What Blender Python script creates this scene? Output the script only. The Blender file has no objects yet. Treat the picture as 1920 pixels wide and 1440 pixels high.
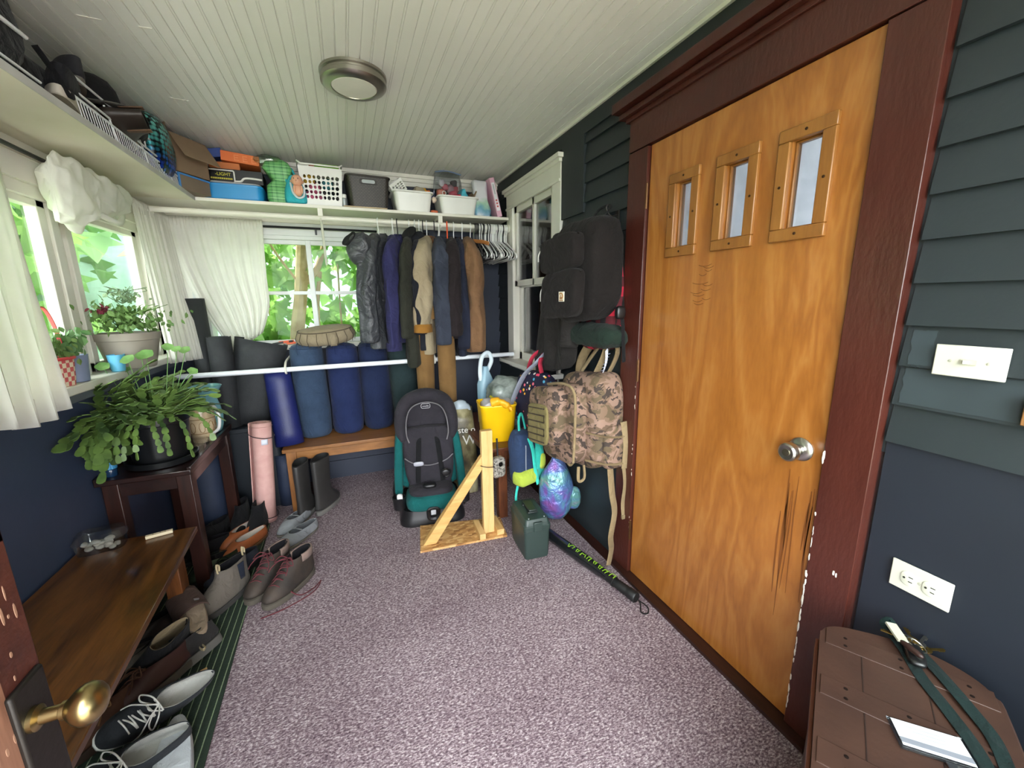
import bpy, math, random
from mathutils import Vector, Matrix, Euler, noise
R = math.radians
PI = math.pi
rnd = random.Random(7)
SC = bpy.context.scene
COL = SC.collection

# ------------------------------------------------------------------ colours and materials
def lin(c):
    if isinstance(c, str):
        c = c.lstrip('#'); c = [int(c[i:i + 2], 16) / 255 for i in (0, 2, 4)]
        return tuple((x / 12.92 if x <= .04045 else ((x + .055) / 1.055) ** 2.4) for x in c)
    return tuple(c)

def node(nt, t, **kw):
    n = nt.nodes.new(t)
    for k, v in kw.items():
        if k in n.inputs.keys(): n.inputs[k].default_value = v
        else: setattr(n, k, v)
    return n

def newmat(name):
    m = bpy.data.materials.new(name); m.use_nodes = True
    nt = m.node_tree; nt.nodes.clear()
    out = nt.nodes.new('ShaderNodeOutputMaterial')
    p = nt.nodes.new('ShaderNodeBsdfPrincipled')
    nt.links.new(p.outputs[0], out.inputs[0])
    return m, nt, p, out

def coords(nt, stretch=(1, 1, 1), rot=(0, 0, 0)):
    tc = nt.nodes.new('ShaderNodeTexCoord'); mp = nt.nodes.new('ShaderNodeMapping')
    mp.inputs['Scale'].default_value = stretch; mp.inputs['Rotation'].default_value = rot
    nt.links.new(tc.outputs['Object'], mp.inputs['Vector'])
    return mp.outputs['Vector']

def ramp(nt, fac, stops, interp='LINEAR'):
    r = nt.nodes.new('ShaderNodeValToRGB'); cr = r.color_ramp; cr.interpolation = interp
    while len(cr.elements) < len(stops): cr.elements.new(.5)
    for e, (pos, c) in zip(cr.elements, stops):
        e.position = pos; e.color = (*lin(c), 1)
    nt.links.new(fac, r.inputs[0])
    return r.outputs[0]

def add_bump(nt, p, h, strength=.3, dist=.002):
    b = node(nt, 'ShaderNodeBump', Strength=strength, Distance=dist)
    nt.links.new(h, b.inputs['Height']); nt.links.new(b.outputs[0], p.inputs['Normal'])

MATS = {}
def mat(name, c, c2=None, scale=6, rough=.6, var=.12, bump=0, bscale=60, bdist=.003, metal=0, spec=.5, coat=0, sheen=0,
        stretch=(1, 1, 1), detail=3, trans=0, transl=0, wr=0):
    if name in MATS: return MATS[name]
    m, nt, p, out = newmat(name)
    a = lin(c)
    if c2 is None:
        lo = tuple(x * (1 - var) for x in a); hi = tuple(min(1, x * (1 + var)) for x in a)
    else: lo, hi = a, lin(c2)
    v = coords(nt, stretch)
    n = node(nt, 'ShaderNodeTexNoise', Scale=scale, Detail=detail); nt.links.new(v, n.inputs['Vector'])
    cc = ramp(nt, n.outputs[0], [(.3, lo), (.7, hi)])
    nt.links.new(cc, p.inputs['Base Color'])
    p.inputs['Roughness'].default_value = rough; p.inputs['Metallic'].default_value = metal
    p.inputs['Specular IOR Level'].default_value = spec
    p.inputs['Coat Weight'].default_value = coat; p.inputs['Coat Roughness'].default_value = .12
    if sheen: p.inputs['Sheen Weight'].default_value = sheen
    p.inputs['Transmission Weight'].default_value = trans
    if bump:
        n2 = node(nt, 'ShaderNodeTexNoise', Scale=bscale, Detail=3); nt.links.new(v, n2.inputs['Vector'])
        if wr:      # soft wrinkles of cloth, plus the weave
            n3 = node(nt, 'ShaderNodeTexNoise', Scale=11, Detail=3, Distortion=1.6); nt.links.new(v, n3.inputs['Vector'])
            ma = node(nt, 'ShaderNodeMath', operation='MULTIPLY_ADD'); ma.inputs[1].default_value = wr * 14
            nt.links.new(n3.outputs[0], ma.inputs[0]); nt.links.new(n2.outputs[0], ma.inputs[2]); add_bump(nt, p, ma.outputs[0], bump, bdist)
        else: add_bump(nt, p, n2.outputs[0], bump, bdist)
    if transl:
        t = nt.nodes.new('ShaderNodeBsdfTranslucent'); nt.links.new(cc, t.inputs[0])
        mx = node(nt, 'ShaderNodeMixShader', Fac=transl)
        nt.links.new(p.outputs[0], mx.inputs[1]); nt.links.new(t.outputs[0], mx.inputs[2]); nt.links.new(mx.outputs[0], out.inputs[0])
    MATS[name] = m
    return m

def fabric(name, c, c2=None, rough=.9, bump=.7, bscale=350, sheen=.04, wr=1, **k):
    return mat(name, c, c2, rough=rough, bump=bump, wr=wr, bscale=bscale, sheen=sheen, spec=.2, bdist=.0015, **k)

def plastic(name, c, rough=.35, **k):
    return mat(name, c, rough=rough, var=.05, **k)

def wood(name, c1, c2, axis='y', rough=.4, scale=3, coat=0, fine=14, spec=.5):
    if name in MATS: return MATS[name]
    m, nt, p, out = newmat(name)
    st = {'x': (.12, 1, 1), 'y': (1, .12, 1), 'z': (1, 1, .12)}[axis]
    v = coords(nt, st)
    n = node(nt, 'ShaderNodeTexNoise', Scale=scale * 4, Detail=6, Distortion=1.5); nt.links.new(v, n.inputs['Vector'])
    n2 = node(nt, 'ShaderNodeTexNoise', Scale=fine * 12, Detail=3); nt.links.new(v, n2.inputs['Vector'])
    mx = node(nt, 'ShaderNodeMath', operation='MULTIPLY_ADD'); mx.inputs[1].default_value = .35
    nt.links.new(n2.outputs[0], mx.inputs[0]); nt.links.new(n.outputs[0], mx.inputs[2])
    nt.links.new(ramp(nt, mx.outputs[0], [(.45, c1), (.85, c2)]), p.inputs['Base Color'])
    p.inputs['Roughness'].default_value = rough; p.inputs['Coat Weight'].default_value = coat; p.inputs['Specular IOR Level'].default_value = spec
    add_bump(nt, p, n2.outputs[0], .15, .001)
    MATS[name] = m
    return m

def glass_mat(name, tint=(1, 1, 1), refl=.08, rough=0, fk=.6):
    if name in MATS: return MATS[name]
    m, nt, p, out = newmat(name)
    nt.nodes.remove(p)
    t = node(nt, 'ShaderNodeBsdfTransparent'); t.inputs[0].default_value = (*tint, 1)
    g = node(nt, 'ShaderNodeBsdfGlossy', Roughness=rough)
    lw = node(nt, 'ShaderNodeLayerWeight', Blend=.25)
    mm = node(nt, 'ShaderNodeMath', operation='MULTIPLY_ADD'); mm.inputs[1].default_value = fk; mm.inputs[2].default_value = refl * .5
    nt.links.new(lw.outputs['Fresnel'], mm.inputs[0])
    mx = node(nt, 'ShaderNodeMixShader')
    nt.links.new(mm.outputs[0], mx.inputs[0]); nt.links.new(t.outputs[0], mx.inputs[1]); nt.links.new(g.outputs[0], mx.inputs[2])
    nt.links.new(mx.outputs[0], out.inputs[0])
    MATS[name] = m
    return m

# ------------------------------------------------------------------ objects
def tag(o, label=None, cat=None, group=None, kind=None):
    if label: o['label'] = label
    if cat: o['category'] = cat
    if group: o['group'] = group
    if kind: o['kind'] = kind
    return o

def T(name, label, cat, loc=(0, 0, 0), rot=0, group=None):
    o = bpy.data.objects.new(name, None); COL.objects.link(o)
    o.location = loc; o.rotation_euler = rot if isinstance(rot, tuple) else (0, 0, rot)
    o.empty_display_size = .05
    return tag(o, label, cat, group)

def top(o):
    while o.parent: o = o.parent
    return o
def wmat(o):
    o = top(o)
    return Matrix.LocRotScale(o.location, o.rotation_euler, None)

def dup(root, loc, rot=None, label=None, group=None, scale=None):
    r = root.copy(); COL.objects.link(r); r.location = loc
    if rot is not None: r.rotation_euler = rot if isinstance(rot, tuple) else (0, 0, rot)
    if scale: r.scale = scale
    if label: r['label'] = label
    if group: r['group'] = group
    for ch in list(root.children):
        c = ch.copy(); COL.objects.link(c); c.parent = r
        for g in list(ch.children):
            d = g.copy(); COL.objects.link(d); d.parent = c
    return r

def V(*a): return Vector(a)

def spline(pts, n=8):
    """Catmull-Rom through the points."""
    P = [Vector(p) for p in pts]
    if len(P) < 3: return P
    out = []
    for i in range(len(P) - 1):
        a = P[max(i - 1, 0)]; b = P[i]; c = P[i + 1]; d = P[min(i + 2, len(P) - 1)]
        for k in range(n):
            t = k / n
            out.append(.5 * ((2 * b) + (c - a) * t + (2 * a - 5 * b + 4 * c - d) * t * t + (3 * b - a - 3 * c + d) * t ** 3))
    out.append(P[-1])
    return out

def rrect(w, h, r, n=4):
    """Rounded rectangle outline (2-D)."""
    r = min(r, w / 2 - 1e-4, h / 2 - 1e-4); o = []
    for cx, cy, a0 in ((w / 2 - r, h / 2 - r, 0), (-w / 2 + r, h / 2 - r, 90), (-w / 2 + r, -h / 2 + r, 180), (w / 2 - r, -h / 2 + r, 270)):
        for k in range(n + 1):
            a = R(a0 + 90 * k / n); o.append((cx + r * math.cos(a), cy + r * math.sin(a)))
    return o

def ell(a, b, n=24): return [(a * math.cos(2 * PI * k / n), b * math.sin(2 * PI * k / n)) for k in range(n)]

class B:
    def __init__(s): s.v = []; s.f = []; s.x = Matrix()
    def at(s, loc=(0, 0, 0), rot=(0, 0, 0), sc=None):
        s.x = Matrix.LocRotScale(Vector(loc), Euler(rot), Vector(sc) if sc else None); return s
    def add(s, vs, fs):
        n = len(s.v)
        s.v += [s.x @ Vector(p) for p in vs]; s.f += [tuple(n + i for i in f) for f in fs]
        return s
    def box(s, c, d, rot=None, top=1, off=(0, 0)):
        x, y, z = (q / 2 for q in d); m = Euler(rot).to_matrix() if rot else Matrix.Identity(3)
        vs = []
        for k, zz in ((1, -z), (top, z)):
            for sx, sy in ((-1, -1), (1, -1), (1, 1), (-1, 1)):
                vs.append(Vector(c) + m @ Vector((sx * x * k + (off[0] if zz > 0 else 0), sy * y * k + (off[1] if zz > 0 else 0), zz)))
        return s.add(vs, [(3, 2, 1, 0), (4, 5, 6, 7), (0, 1, 5, 4), (1, 2, 6, 5), (2, 3, 7, 6), (3, 0, 4, 7)])
    def span(s, a, b):
        return s.box([(p + q) / 2 for p, q in zip(a, b)], [abs(q - p) for p, q in zip(a, b)])
    def bar(s, a, b, w, h, up=(0, 0, 1)):
        a = Vector(a); b = Vector(b); d = (b - a); L = d.length; d.normalize()
        u = Vector(up); sd = d.cross(u)
        if sd.length < 1e-4: sd = d.cross(Vector((1, 0, 0)))
        sd.normalize(); u = sd.cross(d)
        vs = [p + sd * (i * w / 2) + u * (j * h / 2) for p in (a, b) for i, j in ((-1, -1), (1, -1), (1, 1), (-1, 1))]
        return s.add(vs, [(0, 1, 2, 3), (7, 6, 5, 4), (0, 4, 5, 1), (1, 5, 6, 2), (2, 6, 7, 3), (3, 7, 4, 0)])
    def loft(s, rings, cap=(True, True), closed=True):
        n = len(rings[0]); vs = [p for r in rings for p in r]; fs = []
        for i in range(len(rings) - 1):
            for j in range(n if closed else n - 1):
                k = (j + 1) % n
                fs.append((i * n + j, i * n + k, (i + 1) * n + k, (i + 1) * n + j))
        if closed and cap[0]: fs.append(tuple(range(n - 1, -1, -1)))
        if closed and cap[1]: fs.append(tuple((len(rings) - 1) * n + j for j in range(n)))
        return s.add(vs, fs)
    def stack(s, prof, outline, c=(0, 0, 0), cap=(True, True)):
        """prof: list of (z, sx, sy[, ox, oy]) applied to a 2-D outline."""
        rs = []
        for p in prof:
            z, a, b = p[:3]; ox, oy = (p[3], p[4]) if len(p) > 3 else (0, 0)
            rs.append([Vector((c[0] + x * a + ox, c[1] + y * b + oy, c[2] + z)) for x, y in outline])
        return s.loft(rs, cap)
    def tube(s, pts, r, n=8, cap=True, flat=None):
        P = [Vector(p) for p in pts]; rings = []; up = None
        for i, p in enumerate(P):
            d = (P[min(i + 1, len(P) - 1)] - P[max(i - 1, 0)])
            if d.length < 1e-7: d = Vector((0, 0, 1))
            d.normalize()
            if up is None:
                up = Vector((0, 0, 1)) if abs(d.z) < .9 else Vector((0, 1, 0))
            sd = d.cross(up)
            if sd.length < 1e-5: sd = d.orthogonal()
            sd.normalize(); up = sd.cross(d).normalized()
            rr = r[i] if isinstance(r, (list, tuple)) else r
            k = flat or 1
            rings.append([p + sd * (rr * math.cos(2 * PI * j / n)) + up * (rr * k * math.sin(2 * PI * j / n)) for j in range(n)])
        return s.loft(rings, (cap, cap))
    def lathe(s, prof, c=(0, 0, 0), n=24, cap=(True, True), rot=None, sq=1):
        m = Euler(rot).to_matrix() if rot else Matrix.Identity(3)
        return s.loft([[Vector(c) + m @ Vector((r * math.cos(2 * PI * k / n), sq * r * math.sin(2 * PI * k / n), z)) for k in range(n)] for r, z in prof], cap)
    def grid(s, fn, nu, nv):
        vs = [fn(i / nu, j / nv) for i in range(nu + 1) for j in range(nv + 1)]
        fs = [(i * (nv + 1) + j, (i + 1) * (nv + 1) + j, (i + 1) * (nv + 1) + j + 1, i * (nv + 1) + j + 1) for i in range(nu) for j in range(nv)]
        return s.add(vs, fs)
    def soft(s, c, d, e1=.5, e2=.5, nu=20, nv=12, rot=None):
        """superellipsoid of size d: e small = boxy, 1 = round."""
        m = Euler(rot).to_matrix() if rot else Matrix.Identity(3)
        f = lambda q, e: math.copysign(abs(q) ** e, q)
        rings = []
        for j in range(nv + 1):
            t = -PI / 2 + PI * j / nv
            ct = f(math.cos(t), e2) if 0 < j < nv else 0.0004
            st = f(math.sin(t), e2)
            rings.append([Vector(c) + m @ Vector((d[0] / 2 * ct * f(math.cos(2 * PI * k / nu), e1), d[1] / 2 * ct * f(math.sin(2 * PI * k / nu), e1), d[2] / 2 * st)) for k in range(nu)])
        return s.loft(rings)
    def ball(s, c, r, nu=16, nv=10):
        d = (2 * r,) * 3 if not isinstance(r, (list, tuple)) else [2 * q for q in r]
        return s.soft(c, d, 1, 1, nu, nv)
    def prism(s, poly, axis, a, b):
        """2-D polygon extruded along axis between a and b."""
        def P(u, v, w): return {'x': (w, u, v), 'y': (u, w, v), 'z': (u, v, w)}[axis]
        return s.loft([[Vector(P(u, v, a)) for u, v in poly], [Vector(P(u, v, b)) for u, v in poly]])
    def crumple(s, amp, scale=8, seed=0, lo=0):
        o = Vector((seed * 7.3, seed * 3.1, seed * 1.7))
        s.v = [p + noise.noise_vector(p * scale + o) * amp + noise.noise_vector(p * scale * 2.7 + o) * amp * .4 for p in s.v]
        return s
    def warp(s, fn):
        s.v = [Vector(fn(p)) for p in s.v]; return s
    def build(s, name, m, parent=None, world=False, smooth=35, bev=0, solid=0, sub=0, kind=None, label=None, bseg=2, keep=False, soff=0):
        me = bpy.data.meshes.new(name)
        vs = s.v
        if parent is not None and world:
            inv = wmat(parent).inverted(); vs = [inv @ p for p in vs]
        base = None
        if parent is None and vs and not keep:
            base = Vector((sum((min(p[i] for p in vs), max(p[i] for p in vs))) / 2 for i in range(2)))
            base = Vector((base.x, base.y, min(p.z for p in vs)))
            vs = [p - base for p in vs]
        me.from_pydata([tuple(p) for p in vs], [], s.f); me.validate(); me.update()
        me.materials.append(m)
        import bmesh
        bm = bmesh.new(); bm.from_mesh(me); bmesh.ops.recalc_face_normals(bm, faces=bm.faces); bm.to_mesh(me); bm.free()
        if smooth:
            for p in me.polygons: p.use_smooth = True
            me.set_sharp_from_angle(angle=R(smooth))
        o = bpy.data.objects.new(name, me); COL.objects.link(o)
        if base is not None: o.location = base
        if parent is not None: o.parent = parent
        if solid:
            q = o.modifiers.new('thick', 'SOLIDIFY'); q.thickness = solid; q.offset = soff
        if bev:
            q = o.modifiers.new('bevel', 'BEVEL'); q.width = bev; q.segments = bseg; q.limit_method = 'ANGLE'; q.angle_limit = R(40)
        if sub:
            q = o.modifiers.new('sub', 'SUBSURF'); q.levels = sub; q.render_levels = sub
        if kind: o['kind'] = kind
        if label: o['label'] = label
        return o

def struct(name, b, m, parent=None, **k):
    o = b.build(name, m, parent, world=parent is not None, **k)
    if parent is None: o['kind'] = 'structure'
    return o

def text(name, s, m, parent, loc, rot, size, ext=.0008, ax='CENTER'):
    """lettering as a mesh, world placement, child of parent"""
    cu = bpy.data.curves.new(name, 'FONT'); cu.body = s; cu.size = size; cu.extrude = ext; cu.align_x = ax; cu.align_y = 'CENTER'
    tmp = bpy.data.objects.new(name, cu); COL.objects.link(tmp)
    bpy.context.view_layer.update()
    me = bpy.data.meshes.new_from_object(tmp.evaluated_get(bpy.context.evaluated_depsgraph_get()))
    bpy.data.objects.remove(tmp); bpy.data.curves.remove(cu)
    me.name = name; me.materials.clear(); me.materials.append(m)
    me.transform(wmat(parent).inverted() @ Matrix.LocRotScale(Vector(loc), Euler(rot), None))
    o = bpy.data.objects.new(name, me); COL.objects.link(o); o.parent = parent
    return o
EXPO, SKY, GLOW, SUN = 1.85, .9, 6, 3.0; JOINTS = [((-.744, 1.988, 2.3495), (-.681, 1.991, 2.3495)), ((-.58, 1.989, 2.3495), (-.541, 1.986, 2.3495)), ((-.675, 2.56, 2.3495), (-.603, 2.566, 2.3495))]
# ------------------------------------------------------------------ camera (f = 759 px on a 1920 px wide frame)
cam = bpy.data.cameras.new('camera'); co = bpy.data.objects.new('camera', cam); COL.objects.link(co)
cam.sensor_width = 36; cam.lens = 759 / 1920 * 36; cam.clip_start = .02; cam.clip_end = 200
_x = V(.92697944, -.37486939, -.01349315); _d = V(-.0878744, -.1820452, -.97935572); _z = V(.36467412, .90902832, -.20169358)
co.matrix_world = Matrix(((_x.x, -_d.x, -_z.x, 0), (_x.y, -_d.y, -_z.y, 0), (_x.z, -_d.z, -_z.z, 1.40), (0, 0, 0, 1)))
SC.camera = co
SC.view_settings.view_transform = 'Standard'; SC.view_settings.look = 'None'; SC.view_settings.gamma = 1
SC.view_settings.use_curve_mapping = False
SC.view_settings.exposure = EXPO
SC.cycles.max_bounces = 10; SC.cycles.diffuse_bounces = 6; SC.cycles.glossy_bounces = 3; SC.cycles.transmission_bounces = 6
SC.cycles.transparent_max_bounces = 16; SC.cycles.sample_clamp_indirect = 6; SC.cycles.caustics_reflective = False; SC.cycles.caustics_refractive = False

w = bpy.data.worlds.new('sky'); SC.world = w; w.use_nodes = True
bg = w.node_tree.nodes['Background']; bg.inputs[0].default_value = (.93, .96, 1, 1)
_nt = w.node_tree; _tc = _nt.nodes.new('ShaderNodeTexCoord')                 # hazy sky, with a bright side added behind the camera to light the room
_dt = node(_nt, 'ShaderNodeVectorMath', operation='DOT_PRODUCT'); _dt.inputs[1].default_value = V(-.15, -.86, .5).normalized()
_nt.links.new(_tc.outputs['Generated'], _dt.inputs[0])
_mr = _nt.nodes.new('ShaderNodeMapRange'); _mr.interpolation_type = 'SMOOTHSTEP'
for _i, _v in enumerate((0.0, 1, SKY, SKY * GLOW)): _mr.inputs[_i + 1].default_value = _v
_nt.links.new(_dt.outputs['Value'], _mr.inputs[0]); _nt.links.new(_mr.outputs[0], bg.inputs[1])
sl = bpy.data.lights.new('sun', 'SUN'); sl.energy = SUN; sl.angle = R(2); sl.color = (1, .95, .85)
so = bpy.data.objects.new('sun', sl); COL.objects.link(so); so.location = (-4, 6, 9)
so.rotation_euler = V(.42, -.28, -1).to_track_quat('-Z', 'Y').to_euler()

# ------------------------------------------------------------------ setting materials
NAVY = mat('navy wall paint', '#272e3e', var=.1, scale=3, rough=.55, bump=.15, bscale=40)
SLATE = mat('slate siding paint', '#21282b', var=.1, scale=3, rough=.5, bump=.2, bscale=60)
WHITE = mat('white trim paint', '#dfdcd2', var=.04, scale=5, rough=.4)
UNDER = mat('aged white board', '#d9d4c4', '#cdc6b0', scale=5, rough=.5)
CEIL = mat('white beadboard paint', '#e4e4df', var=.03, scale=2, rough=.4)
MAROON = mat('maroon door trim paint', '#4a231b', '#3b1a14', scale=6, rough=.3, bump=.5, bscale=70, bdist=.003, stretch=(1, 1, .35))
def carpet_mat():
    m, nt, p, out = newmat('mauve loop carpet')
    v = coords(nt, (.7, 1.3, 1))
    n = node(nt, 'ShaderNodeTexNoise', Scale=135, Detail=2.5, Roughness=.75); nt.links.new(v, n.inputs['Vector'])
    n2 = node(nt, 'ShaderNodeTexNoise', Scale=2.5, Detail=3); nt.links.new(v, n2.inputs['Vector'])
    c = ramp(nt, n.outputs[0], [(.28, '#40343b'), (.44, '#77676e'), (.54, '#96878c'), (.68, '#cfc6c7')])
    c2 = ramp(nt, n2.outputs[0], [(.3, '#d0c8cc'), (.7, '#ffffff')])
    mx = node(nt, 'ShaderNodeMixRGB', blend_type='MULTIPLY'); mx.inputs[0].default_value = .6
    nt.links.new(c, mx.inputs[1]); nt.links.new(c2, mx.inputs[2]); nt.links.new(mx.outputs[0], p.inputs['Base Color'])
    p.inputs['Roughness'].default_value = .95; p.inputs['Specular IOR Level'].default_value = .1
    add_bump(nt, p, n.outputs[0], .8, .006)
    return m
CARPET = carpet_mat()
GLASS = glass_mat('window glass', (.97, 1, .98), .0, fk=.2)

# ------------------------------------------------------------------ floor, ceiling, walls
XL, XR, YF, YB, ZC = -1.08, 1.27, -.15, 3.42, 2.35
struct('floor', B().span((XL - .02, YF - .1, -.08), (1.20, YB + .02, 0)), CARPET, smooth=0)
struct('trim_threshold', B().span((1.20, .60, -.05), (1.34, 1.62, .016)).span((1.20, -.25, -.05), (1.30, .6, .004)).span((1.20, 1.62, -.05), (1.30, 3.42, .004)), wood('threshold wood', '#1d0e0a', '#3a1d14', 'y'), smooth=0)

# beadboard ceiling: a profile across x extruded along y
def ceiling():
    P = []; x = XL - .03; g = .0035
    while x < XR + .03:
        P += [(x, 0), (x + .001, g * 1.4), (x + .004, g * 1.4), (x + .005, 0)]
        m = x + .0445
        P += [(m - .006, 0), (m - .005, g), (m - .003, g), (m - .002, -.0005), (m + .002, -.0005), (m + .003, g), (m + .005, g), (m + .006, 0)]
        x += .089
    b = B()
    b.loft([[V(px, y, ZC + pz) for px, pz in P] for y in (YF - .1, YB + .05)], closed=False)
    b.span((XL - .12, YF - .1, ZC + .01), (XR + .12, YB + .1, ZC + .05))
    return b
struct('ceiling', ceiling(), CEIL, smooth=0)

jt = B()
for a, c in JOINTS: jt.bar(a, c, .004, .003)
jt.build('board_joint', WHITE, bpy.data.objects['ceiling'], world=True)
def clap(b, y0, y1, z0, z1, x=XR, pitch=.098, zref=1.035):
    k0 = math.floor((z0 - zref) / pitch); z = zref + k0 * pitch; P = []
    while z < z1 - 1e-4:
        a = max(z, z0); c = min(z + pitch, z1)
        fa = (a - z) / pitch; fc = (c - z) / pitch
        P += [(x - .016 + .014 * fa, a), (x - .016 + .014 * fc, c)]
        z += pitch
    b.loft([[V(px, y, pz) for px, pz in P] for y in (y0, y1)], closed=False)
wr = B()
struct('wall_right_panel', B().span((XR - .004, YF, 0), (XR + .1, .56, 1.035)), mat('dark navy panel paint', '#1c212a', var=.1, scale=3, rough=.5, bump=.15, bscale=40), smooth=0)
clap(wr, YF, .56, 1.035, 2.27); clap(wr, 1.64, 2.28, 0, 2.27); clap(wr, 3.18, YB, 0, 2.27); clap(wr, 2.28, 3.18, 0, .90)
wr.span((XR, YF, 1.0), (XR + .1, .57, ZC)).span((XR, 1.63, 0), (XR + .1, 2.30, ZC)).span((XR, 3.16, 0), (XR + .1, YB, ZC)).span((XR, 2.28, 0), (XR + .1, 3.2, .91))
wr.span((XR - .02, YF, 2.26), (XR + .1, YB, ZC))
wr.span((XR - .02, 2.04, 1.87), (XR, 2.285, 2.26))          # flat patch board beside the window
wr.span((XR - .02, 2.285, .0), (XR + .01, 2.292, .9))
struct('wall_right', wr, SLATE, smooth=0)

wl = B()
wl.span((XL - .12, YF, -.1), (XL, YB + .1, 1.065))
struct('wall_left', wl, mat('navy paint lightened as if lit', '#3a445c', var=.1, scale=3, rough=.55, bump=.15, bscale=40), smooth=0)  # left wall's navy is lightened in its colour to stand in for light
wu = B()
wu.span((XL - .12, YF, 1.85), (XL, YB + .1, ZC)).span((XL - .055, 3.16, 1.06), (XL, YB + .1, 1.86)).span((XL - .12, 3.34, 1.06), (XL, YB + .1, 1.86)).span((XL - .12, YF, 1.06), (XL, .06, 1.86))
wu.span((XL, .0, 1.86), (XL + .02, 3.22, 1.95)).span((XL, .0, 1.945), (XL + .03, 3.22, 1.965))
struct('wall_upper_left', wu, WHITE, smooth=0)

WX0, WX1, WZ0, WZ1 = -.90, .56, 1.10, 1.86                   # opening of the back window
wb = B()
wb.span((XL, YB, -.1), (XR + .1, YB + .12, 1.07)).span((WX1 + .05, YB, 1.07), (XR + .1, YB + .12, ZC))
wb.span((WX0 - .05, YB, 2.0), (WX1 + .06, YB + .12, ZC))
wb.span((XL, YB - .012, 0), (XR, YB, .145)).span((XL, YB - .008, .155), (XR, YB, .40))
struct('wall_back', wb, NAVY, smooth=0)
struct('wall_upper_back', B().span((XL, YB, 1.07), (WX0 - .04, YB + .12, ZC)), WHITE, smooth=0)
struct('trim_back', B().span((XL, YB - .02, 2.27), (XR - .02, YB, 2.30)).span((XL, YB - .035, 2.30), (XR - .02, YB, 2.325)).span((XL, YB - .05, 2.325), (XR - .02, YB, ZC)), WHITE, smooth=0)
struct('trim_right', B().span((XR - .032, YF, ZC - .014), (XR - .018, YB, ZC)), WHITE, smooth=0)

# front wall behind the camera, with the doorway the picture is taken from and two unseen windows enlarged to let in more light
wf = B()
for a, c in (((XL, YF - .1, 0), (-1.04, YF, ZC)), ((-.55, YF - .1, 0), (-.50, YF, ZC)), ((.48, YF - .1, 0), (.54, YF, ZC)), ((1.22, YF - .1, 0), (XR + .1, YF, ZC)),
             ((-1.04, YF - .1, 0), (-.55, YF, .6)), ((-1.04, YF - .1, 2.2), (XR, YF, ZC)), ((.54, YF - .1, 0), (1.22, YF, .6))):
    wf.span(a, c)
struct('wall_front', wf, NAVY, smooth=0)
for n, (a, c) in enumerate(((-1.04, -.55), (.54, 1.22))):
    r = T('window_%d' % (4 + n), None, None, (a, YF - .05, .6)); r['kind'] = 'structure'
    f = B().span((a, YF - .08, .6), (c, YF - .03, .65)).span((a, YF - .08, 2.15), (c, YF - .03, 2.2)).span((a, YF - .08, .6), (a + .04, YF - .03, 2.2)).span((c - .04, YF - .08, .6), (c, YF - .03, 2.2))
    f.build('window_frame', WHITE, r, world=True, smooth=0)
    B().span((a + .03, YF - .057, .63), (c - .03, YF - .053, 2.17)).build('pane', GLASS, r, world=True, smooth=0)
struct('roof', B().span((XL - .6, YF - .25, ZC + .08), (XR + .15, YB + .6, ZC + .14)), mat('roof board', '#8a8a86'), smooth=0)  # unseen roof, its eaves sized to keep direct sun out of the windows

# ------------------------------------------------------------------ window_1 (left), window_2 (back)
r = T('window_1', None, None, (XL, 1.6, 1.06)); r['kind'] = 'structure'
B().span((XL - .13, .02, 1.065), (-.995, 3.24, 1.10)).build('window_sill', WHITE, r, world=True, bev=.004)
B().span((XL - .005, .02, 1.02), (-1.045, 3.24, 1.066)).build('apron', mat('grey apron paint', '#6d747b'), r, world=True, smooth=0)
B().span((XL - .12, .02, 1.09), (XL - .0, .08, 1.86)).span((XL - .065, 3.13, 1.09), (XL - .0, 3.2, 1.86)).span((XL - .12, .02, 1.815), (XL + .002, 3.2, 1.86)).build('window_frame', WHITE, r, world=True, smooth=0)
for k, (a, c) in enumerate(((2.45, 3.13), (1.62, 2.34), (.85, 1.57), (.08, .80))):
    s = B().span((XL - .06, a, 1.10), (XL - .02, a + .045, 1.82)).span((XL - .06, c - .05, 1.10), (XL - .02, c, 1.82)).span((XL - .06, a, 1.10), (XL - .02, c, 1.145)).span((XL - .06, a, 1.79), (XL - .02, c, 1.82))
    sh = s.build('sash', WHITE, r, world=True, bev=.003)
    B().span((XL - .044, a + .02, 1.12), (XL - .04, c - .02, 1.81)).build('pane', GLASS, sh, world=True, smooth=0)
    if k: 
        B().span((XL - .065, c, 1.09), (XL - .01, c + .05, 1.83)).span((XL - .065, c + .06, 1.09), (XL - .035, c + .11, 1.83)).span((XL - .065, c, 1.09), (XL - .05, c + .11, 1.83)).build('mullion', WHITE, r, world=True, bev=.003)

r = T('window_2', None, None, (-.2, YB, 1.07)); r['kind'] = 'structure'
B().span((WX0 - .08, YB - .07, 1.07), (WX1 + .08, YB + .12, 1.10)).build('window_sill', WHITE, r, world=True, bev=.004)
GREYW = mat('grey-white frame paint', '#d2d4d2', var=.04)
B().span((WX0 - .05, YB - .015, 1.09), (WX0 + .03, YB + .1, 2.0)).span((WX1 - .03, YB - .015, 1.09), (WX1 + .06, YB + .1, 2.0)).span((WX0, YB - .005, 1.85), (WX1, YB + .1, 2.0)).span((WX0, YB - .02, 1.875), (WX1, YB, 1.90)).build('window_frame', GREYW, r, world=True, smooth=0)
B().span((WX0 + .02, YB + .03, 1.10), (WX1 - .02, YB + .06, 1.135)).span((WX0 + .02, YB + .03, 1.82), (WX1 - .02, YB + .06, 1.86)).span((WX0 + .02, YB + .025, 1.465), (WX1 - .02, YB + .06, 1.49)).span((-.232, YB + .02, 1.1), (-.198, YB + .06, 1.85)).build('sash', GREYW, r, world=True, bev=.003)
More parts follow.
